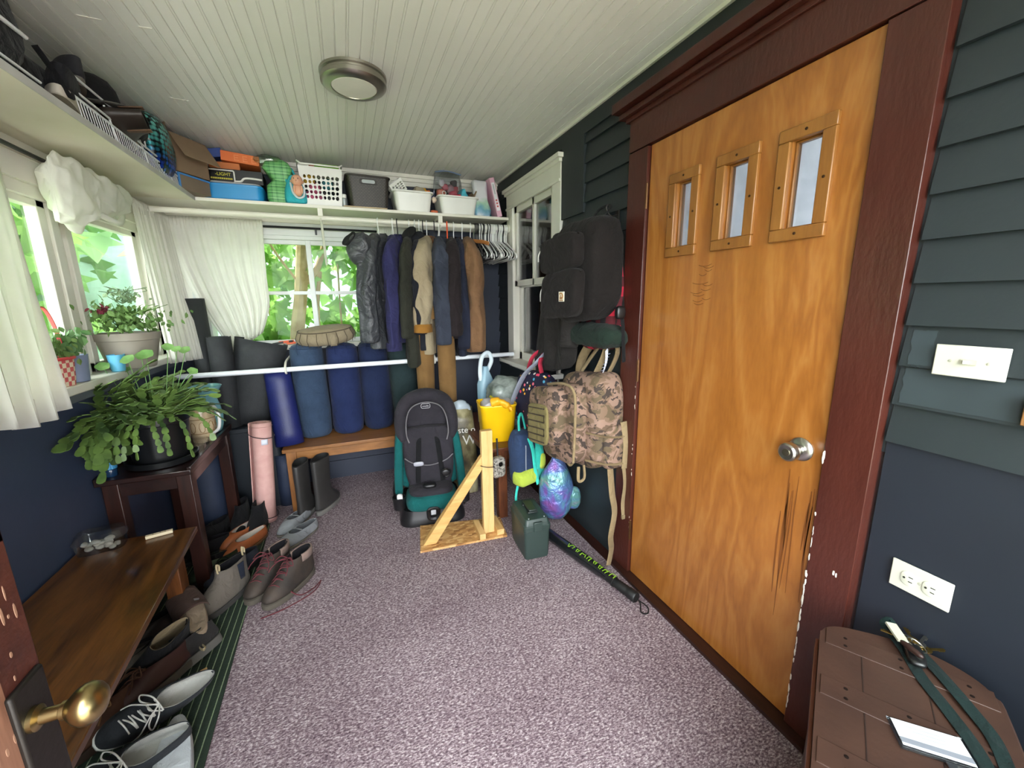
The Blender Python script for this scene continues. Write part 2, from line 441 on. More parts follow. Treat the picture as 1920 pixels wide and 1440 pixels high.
B().span((WX0, YB + .042, 1.11), (WX1, YB + .046, 1.84)).build('pane', GLASS, r, world=True, smooth=0)

# ------------------------------------------------------------------ window_3 on the right wall, into the house
r = T('window_3', None, None, (XR, 2.73, .9)); r['kind'] = 'structure'
c = B().span((1.245, 2.29, .93), (1.30, 2.40, 2.10)).span((1.245, 3.055, .93), (1.30, 3.17, 2.10)).span((1.245, 2.29, 2.10), (1.30, 3.17, 2.20))
c.span((1.23, 2.28, 2.195), (1.30, 3.18, 2.215)).span((1.215, 2.265, 2.215), (1.30, 3.19, 2.24)).span((1.235, 2.29, 2.09), (1.25, 3.17, 2.105))
c.build('window_frame', WHITE, r, world=True, bev=.002)
B().span((1.17, 2.26, .90), (1.36, 3.20, .932)).span((1.25, 2.29, .86), (1.28, 3.17, .90)).build('window_sill', WHITE, r, world=True, bev=.004)
up = B().span((1.265, 2.40, 1.51), (1.30, 3.06, 1.555)).span((1.265, 2.40, 2.05), (1.30, 3.06, 2.10)).span((1.265, 2.40, 1.51), (1.30, 2.445, 2.10)).span((1.265, 3.01, 1.51), (1.30, 3.06, 2.10)).span((1.265, 2.70, 1.51), (1.295, 2.73, 2.10)).build('sash', WHITE, r, world=True, bev=.002)
DGL = glass_mat('dark reflecting glass', (.85, .85, .85), .22)
B().span((1.282, 2.42, 1.53), (1.286, 3.04, 2.08)).build('pane', DGL, up, world=True, smooth=0)
lo = B().span((1.30, 2.40, .93), (1.335, 3.06, .99)).span((1.30, 2.40, 1.50), (1.335, 3.06, 1.54)).span((1.30, 2.40, .93), (1.335, 2.445, 1.54)).span((1.30, 3.01, .93), (1.335, 3.06, 1.54)).build('sash', WHITE, r, world=True, bev=.002)
B().span((1.317, 2.42, .95), (1.321, 3.04, 1.53)).build('pane', DGL, lo, world=True, smooth=0)
B().span((1.285, 2.395, .93), (1.36, 2.402, 2.1)).span((1.285, 3.058, .93), (1.36, 3.065, 2.1)).build('jamb', WHITE, r, world=True, smooth=0)

# the house rooms behind door and window
hr = B()
for a, c in (((1.37, 1.9, -.05), (3.4, 1.98, 2.6)), ((3.4, 1.9, -.05), (3.48, 3.6, 2.6)), ((1.37, 3.52, -.05), (3.4, 3.6, 2.6)), ((1.37, 1.9, 2.5), (3.4, 3.6, 2.6)), ((1.37, 1.9, -.05), (3.4, 3.6, 0))):
    hr.span(a, c)
struct('wall_house_brown', hr, mat('brown room paint', '#5b4136'), smooth=0)
hr = B()
for a, c in (((1.37, -.5, 2.42), (4.0, 1.89, 2.5)), ((1.37, -.5, -.05), (4.0, 1.89, 0)), ((1.37, -.58, 0), (4.0, -.5, 2.5)), ((1.37, 1.82, 0), (4.0, 1.89, 2.5)),
             ((4.0, -.5, 0), (4.08, -.35, 2.5)), ((4.0, 1.75, 0), (4.08, 1.89, 2.5)), ((4.0, -.5, 0), (4.08, 1.89, .25)), ((4.0, -.5, 2.3), (4.08, 1.89, 2.5))):
    hr.span(a, c)
struct('wall_house_pale', hr, mat('pale room paint', '#e2e5ea'), smooth=0)

# ------------------------------------------------------------------ door_1: flush honey birch door with three lights, maroon casing
def honey():
    m, nt, p, out = newmat('honey birch veneer')
    v = coords(nt, (1, 1.0, .2))
    n = node(nt, 'ShaderNodeTexNoise', Scale=3.2, Detail=4, Distortion=1.4); nt.links.new(v, n.inputs['Vector'])
    n2 = node(nt, 'ShaderNodeTexNoise', Scale=90, Detail=3); nt.links.new(v, n2.inputs['Vector'])
    wv = node(nt, 'ShaderNodeMath', operation='MULTIPLY'); wv.inputs[1].default_value = 7; nt.links.new(n.outputs[0], wv.inputs[0])
    fr = node(nt, 'ShaderNodeMath', operation='PINGPONG'); fr.inputs[1].default_value = .5; nt.links.new(wv.outputs[0], fr.inputs[0])
    m2 = node(nt, 'ShaderNodeMath', operation='MULTIPLY_ADD'); m2.inputs[1].default_value = .5; nt.links.new(n2.outputs[0], m2.inputs[0]); nt.links.new(fr.outputs[0], m2.inputs[2])
    c = ramp(nt, m2.outputs[0], [(.08, '#85501f'), (.5, '#985f28'), (.95, '#a87238')])
    nt.links.new(c, p.inputs['Base Color'])
    p.inputs['Roughness'].default_value = .3; p.inputs['Coat Weight'].default_value = .35; p.inputs['Coat Roughness'].default_value = .12
    add_bump(nt, p, n2.outputs[0], .12, .001)
    return m
HONEY = honey()
HTRIM = wood('honey trim', '#7d5023', '#90612d', 'z', rough=.35)
d = T('door_1', None, None, (1.25, 1.5, .02)); d['kind'] = 'structure'
DY0, DY1, DZ0, DZ1, DX0, DX1 = .692, 1.503, .02, 2.03, 1.25, 1.292
ys = [DY0, .805, .893, 1.027, 1.115, 1.262, 1.342, DY1]
slab = B()
for k in range(7):
    if k % 2 == 0: slab.span((DX0, ys[k], DZ0), (DX1, ys[k + 1], DZ1))
    else: slab.span((DX0, ys[k], DZ0), (DX1, ys[k + 1], 1.60)).span((DX0, ys[k], 1.842), (DX1, ys[k + 1], DZ1))
slab.build('door_panel', HONEY, d, world=True, smooth=0)
PGL = []
for k in (1, 3, 5):
    a, c = ys[k], ys[k + 1]; t = .036
    f = B()
    for p, q in (((a - t, 1.60 - t), (c + t, 1.60)), ((a - t, 1.842), (c + t, 1.842 + t)), ((a - t, 1.60), (a, 1.842)), ((c, 1.60), (c + t, 1.842))):
        f.span((1.238, p[0], p[1]), (1.252, q[0], q[1]))
    f.span((1.262, a, 1.60), (1.282, a + .008, 1.842)).span((1.262, c - .008, 1.60), (1.282, c, 1.842)).span((1.262, a, 1.60), (1.282, c, 1.606)).span((1.262, a, 1.836), (1.282, c, 1.842))
    f = f.build('light_frame', HTRIM, d, world=True, bev=.003)
    B().span((1.271, a, 1.60), (1.274, c, 1.842)).build('pane', glass_mat('hazy door glass', (.8, .83, .86), .1, .05), f, world=True, smooth=0)
    sc = B()
    for yy, zz in (((a + c) / 2, 1.60 - t / 2), ((a + c) / 2, 1.842 + t / 2), (a - t / 2, 1.72), (c + t / 2, 1.72)):
        sc.lathe([(.004, 0), (.004, .002), (.002, .003)], (1.2385, yy, zz), 10, rot=(0, -PI / 2, 0))
    sc.build('screw', mat('dark screw', '#3a2413', metal=.6, rough=.5), f, world=True)
# scuff scratches
sf = B()
for k in range(14):
    y0 = 1.19 + rnd.uniform(-.035, .03); z0 = 1.52 - .011 * k + rnd.uniform(-.004, .004); L = rnd.uniform(.03, .075)
    if 3 < k < 6: continue
    sf.tube([V(1.2492, y0 + L / 2 - L * i / 5, z0 + .006 * (i - 2.5) ** 2 / 6 - .002) for i in range(6)], .0007, 4)
sf.build('scuff_mark', mat('dark scuff', '#5b3512', rough=.7), d, world=True)
st_ = B()
for k in range(11):
    y = rnd.uniform(.70, .79); z1 = rnd.uniform(.70, .88); L = rnd.uniform(.15, .5); w_ = rnd.uniform(.0015, .004)
    st_.loft([[V(1.2494, y + q * w_ * s + .004 * math.sin(zz * 9 + k), zz) for q in (-1, 1)] + [V(1.2501, y + q * w_ * s + .004 * math.sin(zz * 9 + k), zz) for q in (1, -1)] for zz, s in ((z1, .3), (z1 - L * .3, 1), (z1 - L * .7, .8), (z1 - L, .15))])
st_.build('drip_stain', mat('drip stain', '#6f4019', rough=.4), d, world=True)
KN = mat('brushed steel', '#b8b6b0', metal=1, rough=.28, var=.05)
kn = B().lathe([(.036, 0), (.036, .004), (.03, .010), (.016, .013), (.0145, .03), (.02, .036), (.027, .044), (.0285, .056), (.027, .066), (.022, .070), (.02, .0695), (.0, .0685)], (1.25, .755, .945), 28, rot=(0, -PI / 2, 0))
kn = kn.build('door_knob', KN, d, world=True)
B().lathe([(.011, 0), (.011, .002), (.0, .002)], (1.181, .755, .945), 14, rot=(0, -PI / 2, 0)).span((1.1775, .7475, .9443), (1.1795, .7625, .9457)).build('key_cylinder', mat('dull brass', '#8f8a78', metal=1, rough=.4), kn, world=True)
BRZ = mat('old bronze', '#5b3d22', metal=.7, rough=.45)
for z in (1.83, 1.07, .25):
    B().tube([(1.241, 1.512, z - .05), (1.241, 1.512, z + .05)], .007, 8).span((1.244, 1.512, z - .048), (1.25, 1.53, z + .048)).ball((1.241, 1.512, z + .053), .006, 8, 6).build('hinge', BRZ, d, world=True)
# casing
c = B()
c.span((1.235, 1.51, 0), (1.30, 1.635, 2.03)).span((1.235, .57, 0), (1.30, .685, 2.03)).span((1.235, .57, 2.035), (1.30, 1.635, 2.165))
c.span((1.225, .55, 2.16), (1.30, 1.655, 2.178)).span((1.205, .53, 2.178), (1.30, 1.68, 2.198)).span((1.215, .54, 2.198), (1.30, 1.67, 2.206)).span((1.18, .51, 2.206), (1.30, 1.70, 2.245))
c.span((1.29, .68, 0), (1.36, .692, 2.04)).span((1.29, 1.503, 0), (1.36, 1.515, 2.04)).span((1.29, .68, 2.03), (1.36, 1.51, 2.045))
c.build('casing', MAROON, d, world=True, bev=.002)
ch = B()
for k in range(46):
    z = rnd.choice((rnd.uniform(.05, 1.0), rnd.uniform(.05, .6)))
    ch.soft((1.2345, .684 - rnd.uniform(0, .003), z), (.0015, rnd.uniform(.002, .006), rnd.uniform(.006, .035)), .9, .9, 8, 6)
for k in range(12):
    ch.soft((1.2345, 1.512 + rnd.uniform(0, .003), rnd.uniform(.1, 1.0)), (.0015, .004, rnd.uniform(.006, .02)), .9, .9, 8, 6)
ch.soft((1.2342, .613, .62), (.001, .006, .014), .6, .6, 8, 6).soft((1.2342, .606, .617), (.001, .004, .014), .6, .6, 8, 6)
ch.crumple(.0015, 60).build('paint_chip', mat('bare white primer', '#d9d2c6'), d, world=True)

# ------------------------------------------------------------------ door_2: the open entry door at the left of the camera
d = T('door_2', None, None, (-.47, YF, 0)); d['kind'] = 'structure'
OLDW = mat('flaking maroon paint', '#3a1a15', '#5a2c20', scale=9, rough=.5, bump=.5, bscale=50, bdist=.004)
BARE = wood('weathered bare fir', '#4b2a1b', '#8a5a3a', 'z', rough=.6)
B().span((-.512, .60, .2), (-.4695, .672, 1.0)).build('bare_strip', wood('scraped fir', '#7d5440', '#a87a62', 'z', rough=.6), d, world=True, smooth=0)
B().span((-.515, .62, .01), (-.47, .74, 2.03)).span((-.515, -.1, .01), (-.47, .02, 2.03)).span((-.515, -.1, 1.9), (-.47, .74, 2.03)).span((-.515, -.1, .01), (-.47, .74, .25)).span((-.515, -.1, 1.08), (-.47, .74, 1.2)).build('door_panel', OLDW, d, world=True, bev=.003)
B().span((-.502, .0, .2), (-.485, .64, 1.12)).span((-.502, .0, 1.15), (-.485, .64, 1.92)).build('inset_panel', BARE, d, world=True, smooth=0)
fl = B()
for k in range(60):
    fl.soft((-.4695, rnd.uniform(.63, .735), rnd.uniform(.55, 1.1)), (.001, rnd.uniform(.002, .007), rnd.uniform(.006, .03)), .9, .9, 7, 5)
fl.build('paint_chip', mat('bare wood chip', '#a87f66'), d, world=True)
lk = B().span((-.472, .668, .60), (-.462, .732, .885)).build('rim_lock', mat('blackened iron', '#2b2724', metal=.6, rough=.45, bump=.2), d, world=True, bev=.004)
BRASS = mat('worn brass', '#9c8a60', metal=1, rough=.3, var=.15)
B().lathe([(.017, 0), (.017, .006), (.0105, .010), (.0095, .03), (.0125, .032), (.0125, .037), (.016, .04), (.024, .048), (.028, .056), (.0285, .062), (.026, .070), (.019, .077), (.009, .081), (0, .082)], (-.462, .69, .828), 28, rot=(0, PI / 2, 0)).build('door_knob', BRASS, d, world=True)

# ------------------------------------------------------------------ outdoors
LEAFG = mat('fresh green leaf', '#6d9a4a', '#9cc46c', scale=2.5, rough=.5, transl=.5)
LEAFD = mat('deep green leaf', '#557f45', '#7aa35a', scale=2.5, rough=.5, transl=.5)
BARK = mat('pale tan bark', '#cbb389', '#a1855a', scale=9, rough=.8, bump=.6, bscale=30, bdist=.01)
struct('ground', B().span((-30, 2.2, -.64), (14, 30, -.6)).span((-30, -20, -.64), (-3.2, 2.2, -.6)), mat('lawn', '#56763a', '#6f9048', scale=3, rough=.9), smooth=0)
struct('ground_bounce', B().span((-3.2, -20, -.64), (14, 2.2, -.6)), mat('pale bounce ground', '#c9c4b8', '#b5b0a4', scale=3, rough=.9), smooth=0)  # pale ground added out of view to bounce daylight onto the ceiling
BLOCK_GREY = mat('shade block grey', '#7d8488', rough=.7)
struct('wall_shade_block', B().span((XL - .12, YF - .1, ZC + .16), (1.4, YB + .12, 6.4)).span((1.4, -5, ZC + .28), (8, 4.2, 6.4)), BLOCK_GREY, smooth=0)  # unseen block added to shade the back yard from the bright sky
def maple(b, c, s, m):
    pts = [(0, 0), (.18, .02), (.5, -.12), (.36, .18), (.58, .42), (.28, .46), (.22, .62), (0, 1.0), (-.22, .62), (-.28, .46), (-.58, .42), (-.36, .18), (-.5, -.12), (-.18, .02)]
    n = len(b.v)
    b.v += [Vector(c) + m @ Vector((x * s, y * s, -.25 * s * abs(x))) for x, y in pts]
    b.f.append(tuple(range(n, n + len(pts))))
def crown(b, boxes, n, s0, s1, seed, maplef=True):
    r = random.Random(seed)
    for k in range(n):
        c, d = r.choice(boxes)
        p = [c[i] + d[i] * (r.gauss(0, .33)) for i in range(3)]
        m = Euler((r.uniform(-2.4, -.6), r.uniform(-.8, .8), r.uniform(0, 2 * PI))).to_matrix()
        maple(b, p, r.uniform(s0, s1), m)
    return b
def tree(label, loc, trunks, boxes, n, s, lm, seed):
    t = T('tree', label, 'tree', loc, group='trees outside the porch windows')
    tr = B()
    for pts, r0, r1 in trunks:
        P = spline(pts, 6); tr.tube(P, [r0 + (r1 - r0) * i / (len(P) - 1) for i in range(len(P))], 9)
    tr.build('trunk', BARK, t, world=True)
    crown(B(), boxes, n, s[0], s[1], seed).build('crown', lm, t, world=True, smooth=0)
    return t
tree('tan-barked shrub tree right outside the back window', (-.38, 4.3, -.6),
     [([(-.40, 4.3, -.6), (-.46, 4.3, .6), (-.44, 4.3, 1.1), (-.37, 4.3, 1.5), (-.28, 4.3, 2.2)], .075, .05), ([(-.38, 4.3, 1.55), (-.2, 4.35, 1.75), (-.05, 4.4, 2.3)], .035, .02), ([(-.24, 4.4, -.6), (-.27, 4.4, 1.1), (-.2, 4.42, 1.7)], .032, .022),
      ([(-.7, 4.5, -.6), (-.66, 4.5, 1.0), (-.74, 4.5, 2.2)], .018, .01), ([(-.40, 4.28, 1.62), (-.58, 4.25, 1.95), (-.7, 4.2, 2.4)], .012, .008), ([(0, 4.5, -.6), (-.05, 4.5, 1.0), (-.03, 4.5, 1.9)], .012, .008)],
     [((-.6, 4.5, 1.75), (.5, .3, .7)), ((.0, 4.6, 2.0), (.7, .5, .5)), ((.35, 4.7, 1.9), (.6, .5, .6)), ((-.75, 4.4, 1.1), (.4, .4, .6)), ((-.1, 4.7, 1.2), (.6, .4, .5)), ((.3, 4.8, 1.1), (.6, .3, .3))], 560, (.09, .2), LEAFG, 3)
tree('leafy maple filling the near panes of the left window', (-3.4, 2.6, -.6), [([(-3.6, 2.6, -.6), (-3.5, 2.6, 1.2), (-3.3, 2.5, 3.5)], .12, .08)],
     [((-3.2, 3.2, 2.2), (1.3, 2.2, 1.2)), ((-3.3, 3.4, 1.4), (1.3, 2.0, 1.0)), ((-3.2, 4.6, 2.0), (1.2, 1.6, 1.4)), ((-3.4, 3.0, 3.0), (2, 2.4, 1.2))], 3200, (.14, .32), LEAFG, 5)
tree('darker tree behind the maple, seen through the far left pane', (-6.5, 7.5, -.6), [([(-6.5, 7.5, -.6), (-6.4, 7.5, 4)], .16, .1)],
     [((-6.2, 7.0, 2.6), (3, 3, 2.4)), ((-6.6, 5.0, 1.6), (2.4, 2.6, 1.6)), ((-5.4, 9.0, 3.0), (3, 2.4, 2.2))], 2600, (.28, .6), LEAFD, 8)
tree('light green tree overhanging the garage', (1.9, 7.0, -.6), [([(2.6, 7.0, -.6), (2.4, 7.0, 3.2)], .1, .06)],
     [((1.0, 6.6, 2.7), (1.8, 1.2, 1.0)), ((1.5, 6.6, 1.8), (1.0, 1.2, 1.2)), ((.3, 6.6, .7), (1.6, .8, .5))], 620, (.12, .28), LEAFG, 11)
hs = T('house', 'pale mint clapboard house beyond the tan-barked tree', 'house', (-2, 8.6, -.6))
hb = B(); z = -.6
while z < 4.4: hb.box((-1.6, 8.55 , z + .06), (6.2, .03, .12), rot=(R(6), 0, 0)); z += .115
hb.span((-4.7, 8.58, -.6), (1.5, 12, 4.4)); hb.build('wall', mat('mint siding paint', '#a9c6bb', rough=.6), hs, world=True, smooth=0)
hw = B().span((-3.0, 8.48, 1.0), (-2.1, 8.56, 2.5)).build('window', WHITE, hs, world=True, smooth=0)
B().span((-2.92, 8.47, 1.08), (-2.18, 8.485, 1.72)).span((-2.92, 8.47, 1.8), (-2.18, 8.485, 2.42)).build('pane', mat('dim house glass', '#7d9097', rough=.1), hw, world=True, smooth=0)
ga = T('garage', 'small tan garage with a white eave behind the window muntin', 'garage', (2.2, 9.2, -.6))
B().span((.35, 9, -.6), (3.8, 12, 2.2)).build('wall', mat('tan garage paint', '#a08a68'), ga, world=True, smooth=0)
B().span((.15, 8.7, 2.2), (4, 12.2, 2.4)).build('eave', WHITE, ga, world=True, smooth=0)
h2 = T('house', 'white house glimpsed through leaves of the left window', 'house', (-9, 8, -.6))
B().span((-12, 6.0, -.6), (-9, 12, 4.5)).build('wall', mat('white siding paint', '#dfe6ea'), h2, world=True, smooth=0)
B().prism([(5.7, 4.5), (12.3, 4.5), (9, 6.8)], 'x', -12.2, -8.7).build('roof', mat('grey shingle', '#7b8187'), h2, world=True, smooth=0)
# ------------------------------------------------------------------ ceiling light
t = T('ceiling_light', 'round brushed-nickel flush ceiling light with white disc on beadboard', 'ceiling light', (.118, 2.06, 2.30))
NICK = mat('brushed nickel', '#a8a49a', metal=1, rough=.32, var=.08)
B().lathe([(.135, .05), (.135, .04), (.128, .036), (.128, .030), (.133, .026), (.133, .012), (.126, .004), (.118, 0), (.094, -.002), (.092, .002), (.0, .003)], n=48).build('rim', NICK, t)
B().lathe([(.0925, .0025), (.088, -.0015), (.0, -.003)], n=48, cap=(False, True)).build('diffuser', plastic('white diffuser', '#dcdad2', .5), t)

# ------------------------------------------------------------------ shelves, rods
WSH = mat('white shelf paint', '#e3e0d6', '#d8d4c6', scale=4, rough=.45)
t = T('wall_shelf', 'long white shelf board across the back wall above the window', 'shelf', (.2, 3.26, 2.012))
B().span((-.777, 3.10, 2.012), (1.235, 3.42, 2.032)).span((-1.08, 3.10, 2.012), (-.777, 3.42, 2.032)).build('board', WSH, t, world=True, bev=.002)
B().span((-1.08, 3.395, 1.96), (1.235, 3.42, 2.012)).build('cleat', WSH, t, world=True, smooth=0)
for x in (-.10, .70):
    B().span((x - .012, 3.11, 1.99), (x + .012, 3.40, 2.012)).tube(spline([(x, 3.395, 1.68), (x, 3.30, 1.76), (x, 3.16, 1.925), (x, 3.135, 1.93)], 5), .008, 8).tube([(x, 3.13 + .024 * math.cos(a), 1.953 + .024 * math.sin(a)) for a in [PI * k / 8 - PI for k in range(9)]], .006, 8).span((x - .015, 3.105, 1.965), (x + .015, 3.12, 2.012)).build('bracket', WSH, t, world=True)
t = T('wall_shelf', 'deep white shelf board running along the left wall over the curtains', 'shelf', (-.93, 1.5, 2.012))
B().span((-1.08, -.1, 2.012), (-.777, 3.099, 2.032)).build('board', mat('aged shelf board', '#ddd8c8', '#cfc8b2', scale=3, rough=.5), t, world=True, bev=.002)
B().span((-.777, -.1, 2.010), (-.773, 3.099, 2.034)).build('edge_strip', mat('grey edge paint', '#b9b8b4'), t, world=True, smooth=0)

t = T('closet_rod', 'white clothes rod under the back shelf carrying the hangers', 'rod', (.1, 3.13, 1.955))
B().tube([(-1.06, 3.13, 1.955), (1.238, 3.13, 1.955)], .0165, 14).build('pole', WSH, t, world=True)
B().lathe([(.03, 0), (.03, .008), (.018, .012)], (1.245, 3.13, 1.955), 16, rot=(0, -PI / 2, 0)).build('socket', WSH, t, world=True)
t = T('closet_rod', 'empty white lower rod crossing in front of the bolsters', 'rod', (.1, 3.03, .97))
B().tube([(-1.06, 3.035, .968), (1.238, 3.035, .975)], .0165, 14).build('pole', plastic('white vinyl rod', '#e6eaf0', .3), t, world=True)
for x in (-.392, .60):
    B().tube(spline([(x - .012, 3.035, .945), (x - .012, 3.012, .955), (x - .012, 3.012, .985), (x - .012, 3.03, 1.0), (x - .012, 3.1, 1.02), (x - .012, 3.41, 1.03)], 5), .007, 8).build('bracket', WSH, t, world=True)
B().lathe([(.03, 0), (.03, .008), (.018, .012)], (1.245, 3.035, .975), 16, rot=(0, -PI / 2, 0)).build('socket', WSH, t, world=True)

DROD = mat('black curtain rod', '#17181a', rough=.4, metal=.4)
t = T('curtain_rod', 'thin black curtain rod below the left shelf', 'curtain rod', (-1.03, 1.7, 1.95))
B().tube([(-1.03, .1, 1.955), (-1.03, 3.3, 1.95)], .008, 8).build('pole', DROD, t, world=True)
for y in (.3, 3.2): B().span((-1.08, y - .01, 1.93), (-1.02, y + .01, 1.945)).build('bracket', DROD, t, world=True)
t = T('curtain_rod', 'thin black curtain rod over the back window', 'curtain rod', (-.15, 3.37, 1.93))
B().tube([(-1.0, 3.375, 1.925), (.66, 3.375, 1.925)], .008, 8).build('pole', DROD, t, world=True)
for x in (-.15, .63): B().span((x - .006, 3.37, 1.885), (x + .006, 3.42, 1.93)).build('bracket', DROD, t, world=True)

# ------------------------------------------------------------------ curtains
CURT = mat('white curtain cotton', '#ecebe4', var=.03, scale=10, rough=.85, transl=.42, bump=.2, bscale=500, bdist=.001)
def curtain(b, fn, folds, amp, nu=90, nv=24):
    """fn(u, v) -> (point, normal); v from the rod (0) to the hem (1)"""
    def g(u, v):
        p, n = fn(u, v); a = amp * (.35 + .65 * v)
        w_ = math.sin(2 * PI * folds * u + 1.3 * math.sin(5 * u + 2 * v)) + .45 * math.sin(2 * PI * folds * 2.3 * u + 1 + 2 * v)
        if v < .07: w_ = .45 * math.sin(2 * PI * folds * 4.2 * u) * 1.6; a = amp * .4
        return Vector(p) + Vector(n) * (a * w_)
    return b.grid(g, nu, nv)
def lerp(a, b, t): return a + (b - a) * t
# the back-window curtain, swept toward the corner at its hem
def f1(u, v):
    xr = lerp(-.475, -.49, min(1, v * 2)) - (.07 * (max(0, v - .7) / .3) ** 1.5)
    xl = lerp(-1.02, -.745, max(0, (v - .05) / .95) ** 1.7)
    x = lerp(xl, xr, u) if v < .4 else lerp(xl, xr, u)
    z = lerp(1.962, 1.20 - .13 * (1 - u) , v)
    return (x, 3.352 - .03 * v + .03 * math.sin(3 * u) * v, z), (0, 1, 0)
tag(curtain(B(), f1, 7, .013, 110, 30).build('curtain', CURT, solid=.002), 'white curtain covering the left half of the back window', 'curtain')
def f2(u, v):   # hangs around the corner from the left rod
    x = lerp(-1.015, -.80, u) + .20 * v * (1 - .85 * u) * (v ** .6) * .9
    y = lerp(2.96, 3.30, u) + .02 * v
    x = lerp(lerp(-1.02, -.99, v), lerp(-1.0, -.885, v), u)
    y = lerp(lerp(2.93, 2.97, v), lerp(3.33, 3.17, v), u)
    return (x, y, lerp(1.968, 1.06, v)), (-.6, .5, 0)
tag(curtain(B(), f2, 5, .016, 80, 28).build('curtain', CURT, solid=.002), 'cream-white curtain hanging in the corner between the two windows', 'curtain')
def f3(u, v):   # near left curtain
    y = lerp(1.30, lerp(1.99, 1.93, v), u)
    return (-1.015 + .035 * v, y, lerp(1.985, 1.045 + .03 * math.sin(6 * u), v)), (1, 0, 0)
tag(curtain(B(), f3, 6, .02, 90, 26).build('curtain', CURT, solid=.002), 'white curtain hanging to the sill at the left picture edge', 'curtain')
def f4(u, v):
    return (lerp(.27, .60, u), 3.362, lerp(1.962, 1.16, v)), (0, 1, 0)
tag(curtain(B(), f4, 7, .012, 80, 20).build('curtain', CURT, solid=.002), 'gathered white curtain behind the hanging coats', 'curtain')
# curtain bundled up over the left rod
b = B()
b.loft([[V(-.995 + dx * math.cos(2 * PI * k / 28) * 1.0, y + .01 * math.sin(3 * k), zc + dz * math.sin(2 * PI * k / 28)) for k in range(28)] for y, dx, dz, zc in
        ((2.19, .012, .10, 1.855), (2.22, .05, .125, 1.845), (2.30, .068, .135, 1.85), (2.37, .06, .11, 1.865), (2.42, .062, .085, 1.885), (2.50, .066, .095, 1.88), (2.60, .06, .082, 1.90), (2.69, .05, .07, 1.91), (2.77, .034, .045, 1.93), (2.83, .012, .012, 1.945))])
_rg = [b.v[i * 28:(i + 1) * 28] for i in range(10)]; b.v = []; b.f = []
_dn = []
for _q0, _q1 in zip(_rg, _rg[1:]): _dn += [[a_.lerp(c_, i_ / 6) for a_, c_ in zip(_q0, _q1)] for i_ in range(6)]
b.loft(_dn + [_rg[-1]])
for _i in range(len(_dn) + 1):
    _c = sum((b.v[_i * 28 + _j] for _j in range(28)), V(0, 0, 0)) / 28
    for _j in range(28):
        _p = b.v[_i * 28 + _j]; _a = 2 * PI * _j / 28
        _f = noise.noise(V(_c.y * 7, 2.2 * math.cos(_a), 2.2 * math.sin(_a))) * .35 + .10 * math.sin(5 * _a + _c.y * 34) + .07 * math.sin(9 * _a - _c.y * 50)
        b.v[_i * 28 + _j] = _c + (_p - _c) * (1 + _f)
b.crumple(.012, 12, 2).crumple(.006, 34, 6)
for _k, _p in enumerate(b.v):
    b.v[_k] = _p + V(.004, 0, .003) * math.sin(_p.z * 120 + _p.y * 60 + 4 * noise.noise(_p * 9))
b.tube(spline([(-.97, 2.42, 1.80), (-.94, 2.5, 1.775), (-.955, 2.6, 1.80), (-.99, 2.70, 1.85)], 6), .014, 8)
tag(b.build('curtain', CURT, sub=1, smooth=60), 'white curtain bundled and knotted up over the left rod', 'curtain')

# ------------------------------------------------------------------ hangers
def hanger_bm(rr=.0042, w_=.205, drop=.11):
    b = B()
    hook = [(0, .004, -.05), (0, .021, -.02), (0, .0235, .006), (0, .010, .0255), (0, -.012, .0245), (0, -.0225, .008), (0, -.021, -.012), (0, -.008, -.035), (0, 0, -.06), (0, 0, -.105)]
    b.tube(spline([(0, .0235, -.004)] + hook[2:], 5), rr * .8, 7)
    b.tube(spline([(0, 0, -.10), (0, -.03, -.115), (0, -w_ * .6, -.10 - drop * .6), (0, -w_ + .01, -.10 - drop), (0, -w_, -.115 - drop), (0, -w_ + .015, -.13 - drop), (0, -w_ * .5, -.132 - drop), (0, w_ * .5, -.132 - drop), (0, w_ - .015, -.13 - drop), (0, w_, -.115 - drop), (0, w_ - .01, -.10 - drop), (0, w_ * .6, -.10 - drop * .6), (0, .03, -.115), (0, 0, -.10)], 5), rr, 7)
    return b
HW = plastic('white hanger plastic', '#e8e8e6', .35); HB = plastic('black hanger plastic', '#16171a', .4)
HO = plastic('orange hanger plastic', '#e2532c', .35); HT = wood('tan hanger wood', '#9a6233', '#b97c45', 'y')
G = (0, 3.13, 1.955)
hw = hanger_bm().build('clothes_hanger', HW, keep=True); hw.location = (2, 2, 2)
hbk = hanger_bm(.0046).build('clothes_hanger', HB, keep=True)
used = {}
def hang(x, yaw, black, label, group, tilt=0, z=0):
    src = hbk if black else hw
    o = src if src not in used else src.copy()
    if src in used: COL.objects.link(o)
    used[src] = 1
    o.location = (x, 3.13, 1.951 + z); o.rotation_euler = (tilt, 0, yaw)
    tag(o, label, 'hanger', group)
    return o
n = 0
for k in range(29):
    x = .965 + .0092 * k + rnd.uniform(-.002, .002)
    bl = k in (0, 1, 2, 3, 5, 7, 8, 11, 13, 20, 25)
    hang(x, R(-4 + .22 * k + rnd.uniform(-3, 3)), bl, 'empty black plastic hanger in the bunch at the right end of the rod' if bl else 'empty white plastic hanger in the bunch at the right end of the rod',
         'empty black hangers' if bl else 'empty white hangers', R(rnd.uniform(-4, 4)))
for k, (x, bl) in enumerate(((.262, 0), (.36, 0), (.392, 1), (.475, 0), (.515, 0), (.545, 0), (.572, 1), (.60, 0), (.655, 1), (.69, 0), (.80, 0), (.865, 0), (.93, 0))):
    hang(x, R(-16 + k), bl, ('black' if bl else 'white') + ' hanger holding a garment on the clothes rod', 'garment hangers black' if bl else 'garment hangers white')
t = T('clothes_hanger', 'orange and white hanger with its arm showing beside the black coat', 'hanger', (.752, 3.13, 1.951), R(-14))
hanger_bm(.0065, .2, .13).build('frame', HO, t)
